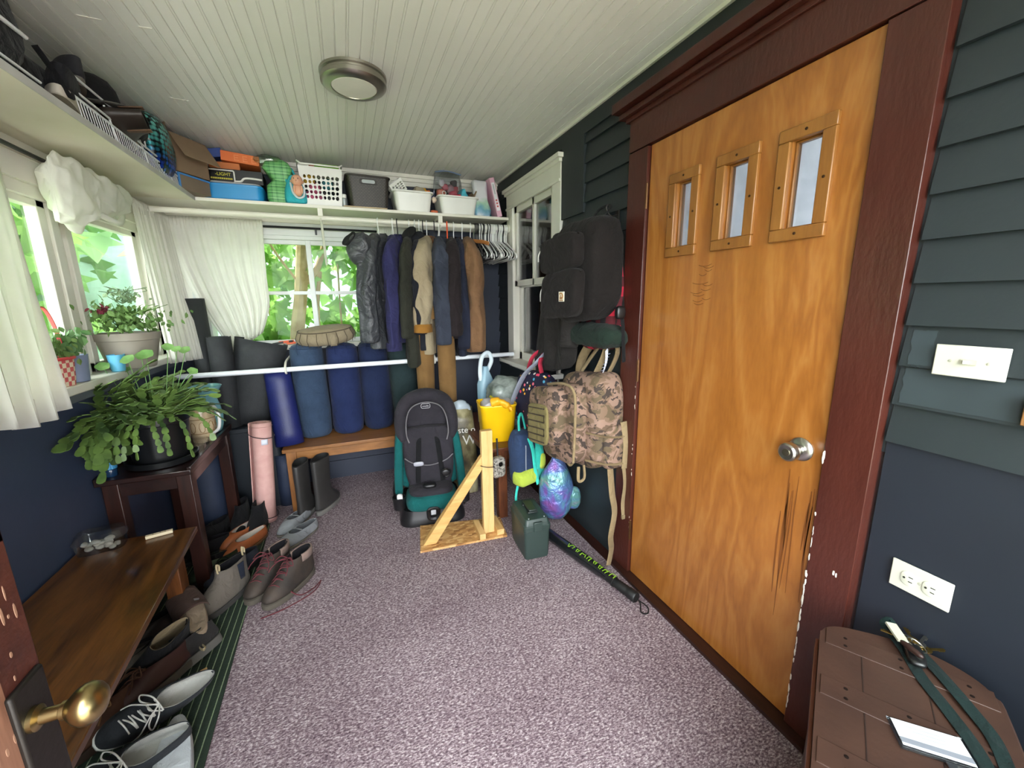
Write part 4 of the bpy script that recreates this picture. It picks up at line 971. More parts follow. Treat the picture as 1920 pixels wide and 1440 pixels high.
# ------------------------------------------------------------------ sill plants
HERB = mat('herb green', '#4c6c35', '#86a862', scale=8, rough=.5, transl=.3)
def leafy(t, name, c, d, n, s, m, seed, stems=10):
    r_ = random.Random(seed); b = B(); st = B()
    for k in range(n):
        p = V(c[0] + d[0] * r_.gauss(0, .4), c[1] + d[1] * r_.gauss(0, .4), c[2] + d[2] * r_.gauss(0, .4))
        if p.z < c[2] - d[2] * .75: p.z = c[2] - d[2] * .3
        m_ = Euler((r_.uniform(-2.2, -.5), r_.uniform(-.9, .9), r_.uniform(0, 6.28))).to_matrix(); q = r_.uniform(.6, 1.2) * s
        b.add([p + m_ @ V(x * q, y * q, z * q) for x, y, z in ((0, 0, 0), (.28, .3, .06), (.32, .6, .03), (0, 1, -.1), (-.32, .6, .03), (-.28, .3, .06), (0, .5, -.04))], [(0, 1, 6), (1, 2, 6), (2, 3, 6), (3, 4, 6), (4, 5, 6), (5, 0, 6)])
    for k in range(stems):
        st.tube(spline([(c[0] * .3, c[1] * .3, c[2] - d[2] * .8), (c[0] + d[0] * r_.gauss(0, .25), c[1] + d[1] * r_.gauss(0, .25), c[2]), (c[0] + d[0] * r_.gauss(0, .5), c[1] + d[1] * r_.gauss(0, .5), c[2] + d[2] * r_.uniform(.3, .9))], 4), .0015, 5)
    b.build(name, m, t, smooth=0); st.build('stem', m, t)
t = T('woven_basket', 'red and cream woven basket with a tall red handle on the left sill', 'basket', (-1.045, 2.06, 1.101), R(80))
def weave():
    m, nt, p, out = newmat('red cream weave'); v = coords(nt)
    tc = nt.nodes.new('ShaderNodeTexCoord'); sx = nt.nodes.new('ShaderNodeSeparateXYZ'); nt.links.new(tc.outputs['Object'], sx.inputs[0])
    an = node(nt, 'ShaderNodeMath', operation='ARCTAN2'); nt.links.new(sx.outputs[1], an.inputs[0]); nt.links.new(sx.outputs[0], an.inputs[1])
    cb = nt.nodes.new('ShaderNodeCombineXYZ'); nt.links.new(an.outputs[0], cb.inputs[0]); nt.links.new(sx.outputs[2], cb.inputs[1])
    mp = nt.nodes.new('ShaderNodeMapping'); mp.inputs['Scale'].default_value = (2.9, 56, 1); nt.links.new(cb.outputs[0], mp.inputs[0])
    ck = nt.nodes.new('ShaderNodeTexChecker'); ck.inputs['Scale'].default_value = 1; ck.inputs['Color1'].default_value = (*lin('#c85a5c'), 1); ck.inputs['Color2'].default_value = (*lin('#e6d6bd'), 1)
    nt.links.new(mp.outputs[0], ck.inputs[0]); nt.links.new(ck.outputs[0], p.inputs['Base Color']); p.inputs['Roughness'].default_value = .6
    add_bump(nt, p, ck.outputs['Fac'], .6, .003)
    return m
B().stack([(0, .85, .85), (.03, .92, .92), (.07, .98, .98), (.105, 1.03, 1.03)], rrect(.105, .085, .03, 5), cap=(True, False)).build('body', weave(), t, solid=.003, smooth=60)
RED = plastic('coral red cane', '#c9474a', .5)
B().tube([V(x, y, .106) for x, y in rrect(.112, .092, .032, 5) + [rrect(.112, .092, .032, 5)[0]]], .006, 8).build('rim', RED, t)
B().loft([[V(.054 * math.cos(a) * 1.0, dy, .10 + .20 * math.sin(a)) + V(dz * math.cos(a), 0, dz * math.sin(a)) for dy, dz in ((-.006, -.002), (.006, -.002), (.006, .002), (-.006, .002))] for a in [PI * k / 24 for k in range(25)]]).build('handle', RED, t)
leafy(t, 'foliage', (0, 0, .15), (.06, .06, .07), 130, .026, mat('basil green', '#4f6a34', '#93b06a', scale=9, rough=.5, transl=.3), 3)
t = T('plant_pot', 'blue-grey tumbler pot with a leafy plant next to the red basket', 'potted plant', (-1.035, 2.165, 1.101))
B().lathe([(.032, 0), (.035, .002), (.043, .105), (.045, .108), (.042, .108), (.04, .09), (0, .085)], n=28).build('pot', mat('blue grey plastic', '#7c88a3', rough=.5), t)
leafy(t, 'foliage', (0, -.02, .165), (.055, .07, .06), 80, .04, mat('mint green', '#4d7444', '#84a86c', scale=9, rough=.5, transl=.3), 4, 8)
t = T('planter', 'big taupe planter of small-leaved flowers on the left sill', 'potted plant', (-1.005, 2.56, 1.101))
B().lathe([(.085, 0), (.09, .003), (.118, .135), (.124, .137), (.128, .165), (.130, .172), (.122, .172), (.116, .15), (0, .145)], n=40, sq=1).build('pot', mat('taupe plastic', '#8d857a', rough=.5), t)
leafy(t, 'foliage', (.0, -.0, .24), (.17, .20, .085), 420, .030, HERB, 6, 26)
leafy(t, 'flower', (-.03, -.12, .29), (.03, .05, .02), 26, .022, mat('maroon petal', '#7a2b3d', rough=.6, transl=.2), 8, 2)
leafy(t, 'leaves', (.02, .0, .35), (.10, .17, .05), 60, .022, mat('sage green', '#74906a', '#9db48d', scale=9, rough=.5, transl=.3), 9, 20)
t = T('cup', 'small sky-blue plastic cup in front of the taupe planter', 'cup', (-.93, 2.44, 1.101))
t.location = (-1.012, 2.43, 1.101)
B().lathe([(.022, 0), (.025, .002), (.033, .078), (.031, .078), (.023, .006), (0, .005)], n=24).build('body', plastic('sky blue cup', '#63b2d6', .4), t)

# ------------------------------------------------------------------ shoes
def foot(L, W, n=28):
    o = []
    for k in range(n):
        a = 2 * PI * k / n; s = math.sin(a); c_ = math.cos(a)       # s: along the shoe, -1 heel, 1 toe
        w_ = W / 2 * (.80 + .22 * (s + .25) if s < .35 else 1.0 - .0 * s)
        o.append((math.copysign(abs(c_) ** .8, c_) * w_ + .008 * s, L / 2 * s))
    return o
def shoe_meshes(L=.28, W=.10, kind='low', sole_t=.025, heel=.0):
    """upper, lining, sole meshes, toe toward +y, heel at -L/2"""
    F = foot(L, W); n = len(F)
    so_ = B().loft([[V(x * k, y * k2, z) for x, y in F] for z, k, k2 in ((0, .96, .98), (.004, 1.02, 1.01), (sole_t, 1.03, 1.015), (sole_t + .002, .98, .99))])
    # rings: (toe end fraction 0..1 along L, height heel, height front, width scale)
    if kind == 'low': rg = [(1.0, 0, 0, 1.0), (1.0, .018, .014, 1.02), (.96, .034, .034, .97), (.84, .046, .050, .88), (.70, .055, .062, .80), (.58, .062, .068, .72), (.53, .070, .072, .66)]
    elif kind == 'clog': rg = [(1.0, 0, 0, 1.0), (1.0, .014, .018, 1.03), (.95, .022, .040, .99), (.84, .026, .056, .92), (.72, .030, .064, .86), (.64, .032, .068, .80)]
    elif kind == 'slip': rg = [(1.0, 0, 0, 1.0), (1.0, .016, .013, 1.02), (.95, .030, .03, .97), (.86, .044, .045, .88), (.76, .052, .054, .80), (.66, .058, .058, .74)]
    elif kind == 'mid': rg = [(1.0, 0, 0, 1.0), (1.0, .02, .016, 1.02), (.95, .036, .036, .97), (.84, .055, .056, .88), (.70, .078, .074, .78), (.60, .100, .092, .70), (.52, .120, .112, .68), (.47, .14, .132, .68)]
    elif kind == 'chelsea': rg = [(1.0, 0, 0, 1.0), (1.0, .02, .016, 1.02), (.95, .036, .036, .97), (.83, .055, .058, .88), (.68, .078, .08, .76), (.58, .10, .10, .68), (.52, .125, .12, .68), (.51, .155, .15, .70)]
    else: rg = [(1.0, 0, 0, 1.0), (1.0, .02, .018, 1.02), (.95, .036, .038, .98), (.82, .058, .062, .88), (.66, .085, .09, .78), (.58, .12, .12, .74), (.56, .20, .20, .76), (.58, .28, .28, .82), (.60, .36, .365, .86)]
    def ring(tf, zh, zf, ws, dz=0):
        y0 = -L / 2; y1 = -L / 2 + L * tf; o = []
        for x, y in F:
            q = (y + L / 2) / L
            z = lerp(zh, zf, q)
            o.append(V(x * ws, y0 + (y1 - y0) * q + (0 if ws > .95 else .004), sole_t + z + dz))
        return o
    R_ = [ring(*g) for g in rg]
    up = B().loft(R_, cap=(True, False))
    li = []
    for tf, zh, zf, ws in reversed(rg[3:]): li.append(ring(tf * .99, zh, zf, ws * .95, -.0015))
    li += [ring(.9, .016, .014, .85), ring(.9, .006, .006, .85)]
    ln = B().loft(li, cap=(False, True))
    return up, ln, so_, (rg, sole_t, L, W)
def laces(info, rows=4, rr=.0022, bow=True):
    rg, st, L, W = info; b = B(); y1 = -L / 2 + L * rg[-1][0]; y2 = -L / 2 + L * .80
    zz = lambda q: st + lerp(rg[-1][2] + .006, rg[3][2] + .008, q)
    for k in range(rows):
        q = k / (rows - 1); y = lerp(y1, y2, q); z = zz(q); w_ = W * lerp(.20, .24, q)
        b.tube(spline([(-w_, y - .006, z - .006), (0, y, z + .004), (w_, y + .006, z - .006)], 4), rr, 6)
        if k < rows - 1: b.tube(spline([(-w_, y - .004, z - .005), (0, lerp(y, y2, .3), z + .003), (w_, lerp(y1, y2, (k + 1) / (rows - 1)), zz((k + 1) / (rows - 1)) - .006)], 4), rr, 6)
    if bow:
        for s in (-1, 1):
            b.tube(spline([(0, y1, zz(0) + .006), (s * .03, y1 + .012, zz(0) + .02), (s * .055, y1 + .03, zz(0) - .004), (s * .035, y1 + .035, zz(0) + .004), (0, y1 + .004, zz(0) + .008)], 6), rr, 6)
            b.tube(spline([(0, y1, zz(0) + .006), (s * .02, y1 + .03, zz(0) + .012), (s * .045, y1 + .055, zz(0) - .012), (s * .05, y1 + .075, zz(0) - .03)], 6), rr, 6)
    return b
def shoe(name, label, loc, rot, kind, um, lm, sm, L=.285, W=.10, lace=None, rows=4, sole_t=.025, cap=None, gore=None, tab=None, seam=None, crum=.003, group=None, cat='shoe', scale=None):
    t = T(name, label, cat, loc, rot if isinstance(rot, tuple) else (0, 0, rot), group)
    up, ln, so_, info = shoe_meshes(L, W, kind, sole_t)
    up.crumple(crum, 18, len(label)).build('upper', um, t, sub=1, smooth=70, solid=.003, soff=1)
    ln.crumple(crum, 18, len(label)).build('lining', lm, t, sub=1, smooth=70)
    so_.build('sole', sm, t, smooth=40)
    if lace: laces(info, rows).build('laces', lace, t)
    rg = info[0]
    if cap:
        F = foot(L, W); rs = []
        for tf, zh, zf, ws in rg[:3]:
            rs.append([V(x * ws * 1.03, -L / 2 + L * tf * ((y + L / 2) / L) + .003, sole_t + lerp(zh, zf, 1) + .002) for x, y in F if y > L * .27])
        B().loft(rs, closed=False).build('toe_cap', cap, t, smooth=70, solid=.002)
    if gore:
        for s in (-1, 1):
            B().grid(lambda u, v: V(s * (W * lerp(.375, .36, v) + .0035), -L * .27 + L * lerp(-.055, .055, u) * lerp(.75, 1.1, v), sole_t + lerp(.062, .142, v)), 6, 6).build('elastic_gore', gore, t, solid=.004)
    if tab:
        for y in ((-L / 2 + .002), (-L / 2 + L * rg[-1][0])):
            B().tube(spline([(0, y, sole_t + .13), (0, y - .006, sole_t + .17), (0, y + .004, sole_t + .185), (0, y + .008, sole_t + .165), (0, y + .006, sole_t + .14)], 5), .006, 8, flat=.35).build('pull_tab', tab, t)
    return t
BLKS = fabric('black suede', '#141416', '#1c1c1f'); BLKR = mat('black rubber', '#18191a', rough=.6); LIND = fabric('dark shoe lining', '#17161a')
GSOL = mat('grey sole rubber', '#5b5a56', rough=.7); WSOL = mat('white sole rubber', '#c8c5bd', rough=.5)
Z = .0095
# pair of rubber rain boots
RB = mat('black-brown boot rubber', '#2a2928', '#343231', scale=6, rough=.45)
for x, y, a, l in ((-.362, 2.875, R(180 + 172), 'left one of the tall dark rubber boots by the pine bench leg'), (-.235, 2.91, R(-22), 'right one of the tall dark rubber boots, toe pointing outward')):
    shoe('rubber_boot', l, (x, y, .001), a, 'welly', RB, mat('boot inside', '#1a1a1a', rough=.8), mat('pale boot sole', '#6a6864', rough=.7), .27, .105, sole_t=.028, cat='boot', group=None)
# grey felt clogs
FELT = fabric('grey wool felt', '#7d8084', '#8c8f93')
for x, y, a, l in ((-.42, 2.72, R(150), 'grey felt slip-on clog lying farther from the hiking boots'), (-.385, 2.535, R(140), 'grey felt slip-on clog nearer to the hiking boots, with a side strap')):
    t = shoe('felt_clog', l, (x, y, .001), a, 'slip', FELT, fabric('clog lining', '#55585b'), mat('cork sole', '#6c675f', rough=.8), .285, .10, sole_t=.012)
    B().tube(spline([(-.052, -.02, .04), (-.03, -.01, .066), (0, -.005, .072), (.03, -.01, .066), (.052, -.02, .04)], 5), .007, 8, flat=.3).build('strap', FELT, t)
    B().tube([(.03, -.02, .068), (.045, -.02, .058), (.047, -.004, .057), (.032, -.004, .068), (.03, -.02, .068)], .0016, 6).build('buckle', plastic('grey buckle', '#9ca0a4'), t)
# hiking boots
HB1 = mat('dusty brown hiking leather', '#211c19', '#3a2f27', scale=14, rough=.75, bump=.3, bscale=60)
for x, y, a, l in ((-.475, 2.14, R(152), 'worn brown hiking boot, the one standing half on the green runner'), (-.375, 2.06, R(143), 'worn brown hiking boot with loose red laces, out on the carpet')):
    t = shoe('hiking_boot', l, (x, y, .004), a, 'mid', HB1, LIND, mat('dusty sole', '#4c463d', rough=.9), .30, .11, lace=fabric('dark red lace', '#5b2a30'), rows=5, sole_t=.026, cat='boot')
    B().grid(lambda u, v: V(.052 * math.cos(lerp(R(150), R(390), u)) * .72, -.088 + .062 * math.sin(lerp(R(150), R(390), u)), .026 + lerp(.098, .138, v)), 20, 3).build('padded_collar', fabric('taupe padded collar', '#7d6a62'), t, solid=.007)
    rg = B()
    for k in range(4):
        for s in (-1, 1): rg.ball((s * .026, -.02 + .028 * k, .13 - .017 * k), .0038, 8, 6)
    rg.build('lace_hook', mat('steel hook', '#cfcfcb', metal=1, rough=.25), t)
tag(B().tube(spline([(-.40, 2.02, .06), (-.33, 1.98, .02), (-.27, 2.03, .005), (-.24, 2.08, .004), (-.27, 2.0, .004), (-.38, 1.93, .004), (-.48, 1.90, .004)], 8), .0028, 6).build('shoelace', fabric('dark red lace', '#5b2a30')), 'dark red shoelace trailing over the carpet from the hiking boot', 'shoelace')
# grey chelsea boot
GS = fabric('taupe suede', '#5d564f', '#6e675f')
shoe('chelsea_boot', 'taupe suede ankle boot with navy elastic at the bench leg', (-.655, 2.07, Z), R(148), 'chelsea', GS, LIND, mat('boot sole', '#3c3a38', rough=.8), .285, .105, gore=fabric('navy elastic', '#1d2230'), tab=fabric('cream pull tab', '#b7a684'), cat='boot')
shoe('chelsea_boot', 'taupe suede ankle boot lying on its side under the walnut bench', (-.86, 1.80, .058), (R(4), R(-84), R(120)), 'chelsea', GS, LIND, mat('boot sole', '#3c3a38', rough=.8), .28, .105, gore=fabric('navy elastic', '#1d2230'), tab=fabric('cream pull tab', '#b7a684'), cat='boot')
# brown clog mule
MUL = fabric('brown oiled leather', '#46352f', '#57443d'); FB = fabric('worn footbed', '#8b7763', '#9d8a74')
def mule(label, loc, rot):
    t = T('slide_sandal', label, 'shoe', loc, rot)
    F = foot(.285, .112)
    B().loft([[V(x * k, y * k2, z) for x, y in F] for z, k, k2 in ((0, .97, .98), (.003, 1, 1), (.03, 1.0, 1.0), (.035, .98, .99), (.033, .88, .93), (.028, .8, .88))]).build('footbed', FB, t, smooth=60)
    rs = []
    for k in range(15):
        q = k / 14; y = lerp(.095, -.035, q); w_ = .055 - .10 * max(0, y - .03) ** 1.2; h = .032 + .026 * q
        rs.append([V(w_ * 1.06 * math.cos(a), y + (.0 if k else .006) - .012 * math.sin(a) * q, .022 + h * math.sin(a)) for a in [PI * j / 14 for j in range(15)]])
    B().loft(rs, closed=False).build('upper', MUL, t, smooth=70, solid=.003)
    B().box((.03, -.01, .068), (.02, .012, .003), rot=(0, R(40), 0)).build('buckle', mat('silver buckle', '#b9b6ae', metal=1, rough=.3), t)
mule('brown slide sandal with worn footbed, tipped on the pile against the taupe ankle boot', (-.715, 1.885, .125), (R(14), R(-10), R(31)))
# near pile
CANV = fabric('faded black canvas', '#1d1f22', '#2a2d31', scale=20)
WL = fabric('white cotton lace', '#cfcfc9')
t = shoe('canvas_sneaker', 'black canvas sneaker with loose white laces, tilted on the pile beside the runner edge', (-.70, 1.47, .085), (R(4), R(-46), R(123)), 'low', CANV, fabric('grey sneaker lining', '#a9a8a2'), WSOL, .30, .108, lace=WL, rows=5, sole_t=.024)
shoe('canvas_sneaker', 'black canvas sneaker nearest the camera with a worn pale collar', (-.715, 1.31, .045), (0, R(-30), R(118)), 'low', CANV, fabric('grey sneaker lining', '#a9a8a2'), WSOL, .29, .106, lace=WL, rows=5, sole_t=.024)
t = shoe('slipper', 'light grey felt slipper upside down at the bottom picture edge', (-.60, 1.285, .075), (R(184), R(4), R(8)), 'clog', fabric('pale grey felt', '#a3a7ab', '#b0b4b8'), LIND, fabric('pale grey felt sole', '#a6aaae', '#b4b8bc'), .28, .105, sole_t=.012)
BRN = mat('brown nubuck', '#3e2418', '#52301f', scale=8, rough=.7)
shoe('oxford_shoe', 'dark brown nubuck lace-up shoe behind the brass knob', (-.83, 1.52, .03), (R(4), R(14), R(160)), 'low', BRN, LIND, mat('brown sole', '#2c1c12', rough=.7), .285, .102, lace=fabric('tan lace', '#84603f'), rows=4)
shoe('oxford_shoe', 'reddish brown shoe with a tan tongue under the bench edge', (-.755, 1.60, .035), (R(2), R(22), R(-35 + 180)), 'low', mat('oxblood leather', '#321a19', '#40231f', scale=8, rough=.55), fabric('tan lining', '#7d523b'), mat('grey crepe', '#4a463f', rough=.8), .29, .104, lace=fabric('brown lace', '#4e3426'), rows=4)
shoe('walking_shoe', 'dark grey walking shoe with dusty heel, mouth facing the runner', (-.70, 1.70, .02), (R(0), R(26), R(-40 + 180)), 'low', fabric('dusty charcoal mesh', '#28272a', '#35332f'), LIND, GSOL, .29, .11, rows=4, sole_t=.03)
shoe('walking_shoe', 'black low shoe deep under the walnut bench', (-.90, 1.70, .02), (0, 0, R(150)), 'low', BLKS, LIND, BLKR, .28, .10)
shoe('ankle_boot', 'black lined bootie with a beige cuff between the clog and the walking shoe', (-.80, 1.72, .03), (R(-14), R(-25), R(150)), 'mid', BLKS, fabric('fleece lining', '#87775c'), BLKR, .27, .10, cat='boot')
shoe('loafer', 'dark loafer lying under the bench beside the walking shoe', (-.86, 1.93, .02), (0, R(10), R(140)), 'slip', mat('brown black leather', '#262020', rough=.4), LIND, BLKR, .28, .10)
# far group, on the runner beneath the plant stand
OR_ = mat('cognac leather', '#96512c', '#a9623a', scale=9, rough=.5)
shoe('leather_shoe', 'cognac leather shoe with pale insole on the runner, farther of the two', (-.70, 2.66, Z), R(150), 'slip', OR_, mat('pale insole', '#c0b7ac', rough=.6), mat('tan sole', '#6b4a30', rough=.7), .28, .10, sole_t=.015)
shoe('leather_shoe', 'cognac leather shoe with pale insole on the runner, nearer of the two', (-.655, 2.54, Z), R(146), 'slip', OR_, mat('pale insole', '#c0b7ac', rough=.6), mat('tan sole', '#6b4a30', rough=.7), .285, .10, sole_t=.015)
shoe('ankle_boot', 'black suede ankle boot in front of the pink yoga mat, right of two', (-.625, 2.76, Z), R(175), 'mid', BLKS, LIND, BLKR, .25, .095, cat='boot')
shoe('ankle_boot', 'black suede ankle boot beside the table leg, left of two', (-.725, 2.80, Z), R(178), 'mid', BLKS, LIND, BLKR, .25, .095, cat='boot')
shoe('trail_shoe', 'dark grey-blue trail shoe behind the taupe ankle boot', (-.66, 2.28, Z), R(140), 'low', fabric('slate mesh', '#24262e', '#31333c'), LIND, BLKR, .28, .10, lace=fabric('black lace', '#101012'))
shoe('trail_shoe', 'olive green garden shoe under the cognac shoes', (-.76, 2.36, Z), R(150), 'clog', mat('olive rubber', '#26331f', rough=.5), LIND, BLKR, .28, .10)
shoe('trail_shoe', 'black sporty shoe under the mahogany side table', (-.87, 2.55, .002), R(120), 'low', BLKS, LIND, BLKR, .28, .10)
shoe('trail_shoe', 'black shoe in the shade beside the navy rolled mat', (-.86, 2.74, .002), R(160), 'low', BLKS, LIND, BLKR, .27, .10)
t = T('wood_chip', 'small tan wood chip on the green runner', 'wood chip', (-.628, 1.66, .012), (0, 0, R(20)))
B().box((0, 0, .006), (.022, .016, .012)).crumple(.002, 60, 1).build('chip', mat('tan wood', '#b78f5c', '#c6a06c', scale=30), t)

# ------------------------------------------------------------------ target stand of two-by-fours
PN = wood('raw pine z', '#bd9255', '#d6b179', 'z', rough=.6, spec=.3); PNY = wood('raw pine y', '#bd9255', '#d6b179', 'y', rough=.6, spec=.3); PNX = wood('raw pine x', '#b98b4c', '#d2aa6c', 'x', rough=.6, spec=.3)
def osb():
    m, nt, p, out = newmat('strand board'); v = coords(nt, (1, 2.2, 1), (0, 0, .5))
    vo = node(nt, 'ShaderNodeTexVoronoi', Scale=32, Randomness=1); nt.links.new(v, vo.inputs['Vector'])
    nt.links.new(ramp(nt, vo.outputs['Color'], [(.1, '#8e6237'), (.5, '#b98a52'), (.9, '#d8b27a')]), p.inputs['Base Color'])
    p.inputs['Roughness'].default_value = .6
    return m
t = T('wooden_stand', 'raw two-by-four post with diagonal brace on a strand-board base', 'stand', (.53, 2.2, 0), R(-3))
B().loft([[V(x, y, z) for x, y in ((-.253, -.10), (.262, -.115), (.285, .10), (-.222, .175))] for z in (.0, .012)]).build('base_board', osb(), t, smooth=0)
B().box((.168, -.035, .337), (.068, .04, .65)).build('post', PN, t, bev=.003)
B().loft([[V(x, y, z) for y, z in ((-.052, -.0), (-.012, -.0), (-.012, .0), (-.052, 0))] for x, z in ((0, 0),)] + []) if 0 else None
bb = B(); P0 = [(-.232, .0125), (-.155, .0125), (.134, .43), (.134, .515)]
bb.prism([(x, z) for x, z in P0], 'y', -.058, -.018).build('brace', PNX, t, bev=.003)
B().box((.112, -.03, .030), (.036, .17, .036)).build('cleat', PNY, t, bev=.002)
B().box((.226, -.015, .030), (.045, .17, .036)).build('cleat', PNY, t, bev=.002)
t = T('trail_camera', 'small speckled camouflage trail camera strapped to the wooden post', 'camera', (.768, 2.16, .42), R(14))
def speck():
    m, nt, p, out = newmat('leaf camouflage shell'); v = coords(nt)
    n_ = node(nt, 'ShaderNodeTexNoise', Scale=90, Detail=4); nt.links.new(v, n_.inputs['Vector'])
    nt.links.new(ramp(nt, n_.outputs[0], [(.35, '#2e2b28'), (.5, '#77726b'), (.6, '#a9a49c'), (.7, '#5a544a')]), p.inputs['Base Color']); p.inputs['Roughness'].default_value = .5
    return m
SPK = speck()
B().soft((0, 0, .0), (.082, .055, .125), .35, .35, 24, 14).build('shell', SPK, t, smooth=60)
B().lathe([(.014, 0), (.014, .006), (.009, .007), (0, .004)], (0, -.027, .025), 16, rot=(R(90), 0, 0)).build('lens', plastic('black glass', '#0b0b0d', .1), t)
B().tube(spline([(.03, .025, .01), (-.04, .03, .02), (-.1, .04, .03), (-.118, .005, .035), (-.1, -.035, .035), (-.04, -.031, .02)], 6), .004, 6, flat=.5).build('strap', fabric('black strap', '#131313'), t)
B().tube([(.012, .02, .06), (.012, .025, .17)], .006, 8).build('antenna', plastic('black plastic', '#1a1a1c'), t)

# ------------------------------------------------------------------ small brown bench in the corner with bucket and bags
DB = wood('brown stained leg', '#3d1f10', '#68391f', 'z', rough=.4); DBX = wood('brown stained top', '#3d1f10', '#68391f', 'y', rough=.4)
t = T('stool', 'brown wooden stool under the yellow bucket in the right back corner', 'stool', (1.0, 2.68, 0))
B().span((.74, 2.27, .465), (1.235, 3.16, .49)).build('seat', DBX, t, world=True, bev=.003)
B().span((.78, 2.30, .40), (1.2, 2.32, .465)).span((.775, 2.30, .40), (.795, 3.1, .465)).build('apron', DBX, t, world=True, bev=.002)
for x, y in ((.845, 2.31), (1.19, 2.31), (.80, 3.08), (1.19, 3.08)): B().box((x, y, .2325), (.06, .05, .465)).build('leg', DB, t, world=True, bev=.003)
YEL = plastic('yellow bucket plastic', '#e6b70e', .4)
t = T('bucket', 'square yellow bucket of white bags on the brown stool', 'bucket', (.875, 2.47, .491), R(-8))
b = B().stack([(0, .82, .80), (.004, .84, .82), (.235, 1.0, 1.0), (.24, 1.03, 1.03), (.252, 1.03, 1.03)], rrect(.235, .21, .04, 5), cap=(True, False)); b.build('body', YEL, t, solid=.004)
for k in range(3): pass
b = B().soft((0, 0, .225), (.2, .18, .09), .6, .8, 24, 12).crumple(.02, 22, 2).build('crumpled_bag', mat('white film', '#d5d2d8', rough=.5, transl=.2), t, smooth=60)
t = T('glove', 'bright yellow rolled rubber glove draped over the bucket rim', 'glove', (.85, 2.37, .747))
b = B().tube(spline([(-.035, .02, .012), (-.01, .0, .022), (.035, -.012, .012), (.07, -.02, -.02), (.085, -.022, -.045)], 6), [.006] + [.026] * 8 + [.022] * 8 + [.014] * 8, 14).crumple(.008, 30, 4); b.build('body', plastic('golden rubber', '#e2a21a', .45), t, smooth=60)
# water jug and bag of supplies
t = T('spray_jug', 'pale blue translucent spray jug behind the bucket', 'jug', (.93, 2.85, .491), R(20))
BLT = mat('pale blue plastic', '#9cc3d8', '#b5d5e4', rough=.25, transl=.3)
B().stack([(0, .9, .9), (.01, 1, 1), (.30, 1, 1), (.35, .7, .8), (.40, .35, .5), (.43, .3, .4)], rrect(.13, .09, .035, 5)).build('body', BLT, t, smooth=60)
B().tube(spline([(.02, 0, .40), (.06, 0, .47), (.03, 0, .53), (-.03, 0, .50), (-.05, 0, .40), (-.045, 0, .33)], 6), .016, 10).build('handle', mat('white blue plastic', '#d2dee6', rough=.3), t)
t = T('plastic_bag', 'clear crumpled bag with dark items and a yellow print behind the bucket', 'bag', (1.02, 2.62, .491))
CRB = mat('crinkled clear film', '#6f7a74', '#aab2ac', scale=18, rough=.25, transl=.2)
B().soft((0, 0, .19), (.30, .26, .38), .7, .7, 28, 20).crumple(.028, 12, 3).build('film', CRB, t, smooth=50)
B().soft((-.135, -.06, .25), (.05, .1, .04), .8, .8, 12, 8).crumple(.01, 30, 2).build('print', mat('yellow print', '#c9bf3f'), t)
B().soft((.10, -.08, .30), (.10, .10, .12), .7, .7, 14, 10).crumple(.012, 20, 5).build('dark_bundle', fabric('black cloth', '#181a1c'), t)

# dog-food sack
t = T('food_sack', 'open pet-food sack with pale lettering standing beside the car seat', 'sack', (.72, 2.78, .001), R(-6))
def sackm():
    m, nt, p, out = newmat('printed sack'); v = coords(nt, (1, 1, .6))
    n_ = node(nt, 'ShaderNodeTexNoise', Scale=9, Detail=5); nt.links.new(v, n_.inputs['Vector'])
    nt.links.new(ramp(nt, n_.outputs[0], [(.32, '#27241d'), (.45, '#5d5337'), (.55, '#8b8460'), (.68, '#b3ab8c')]), p.inputs['Base Color']); p.inputs['Roughness'].default_value = .35
    return m
b = B().stack([(0, 1.0, .9), (.03, 1.03, 1), (.2, 1.02, 1.0), (.4, .96, .92), (.55, .86, .7), (.64, .8, .45)], rrect(.185, .15, .05, 6), cap=(True, False)).crumple(.012, 11, 2); b.build('bag', sackm(), t, solid=.002, smooth=50)
B().soft((0, 0, .60), (.13, .07, .18), .7, .7, 20, 12).crumple(.02, 18, 1).build('inner_liner', mat('pale blue film', '#b4c2cc', rough=.3, transl=.2), t, smooth=60)
SACKW = mat('sack lettering', '#d9d8cf', rough=.5)
text('lettering', 'Taste o', SACKW, t, (.693, 2.692, .50), (R(86), 0, R(-6)), .062)
text('lettering', 'W', SACKW, t, (.745, 2.69, .42), (R(88), 0, R(-6)), .10)

# ------------------------------------------------------------------ ammunition can
AM = plastic('dark green box plastic', '#2c3a36', .45, bump=.2, bscale=150)
t = T('ammo_box', 'dark green plastic ammo can with a carry handle on the carpet', 'box', (.872, 1.93, .001), R(-4))
B().stack([(0, .92, .95), (.01, .95, .97), (.165, 1.0, 1.0), (.167, 1.05, 1.03), (.178, 1.05, 1.03)], rrect(.148, .25, .018, 4)).build('body', AM, t, bev=.001)
B().stack([(.179, 1.06, 1.04), (.20, 1.06, 1.04), (.204, .98, 1.0), (.232, .90, .95), (.236, .85, .92)], rrect(.148, .25, .018, 4)).build('lid', AM, t, bev=.001)
B().span((-.03, -.055, .235), (.03, -.038, .246)).span((-.03, .038, .235), (.03, .055, .246)).box((0, 0, .2535), (.05, .118, .015)).build('handle', plastic('black green handle', '#1c2422', .4), t, bev=.004)
B().span((-.025, -.138, .17), (.025, -.124, .225)).build('latch', AM, t, bev=.004)
B().ball((-.045, -.105, .2375), .004, 8, 6).ball((.045, -.105, .2375), .004, 8, 6).build('pin', mat('grey pin', '#8b9394'), t)

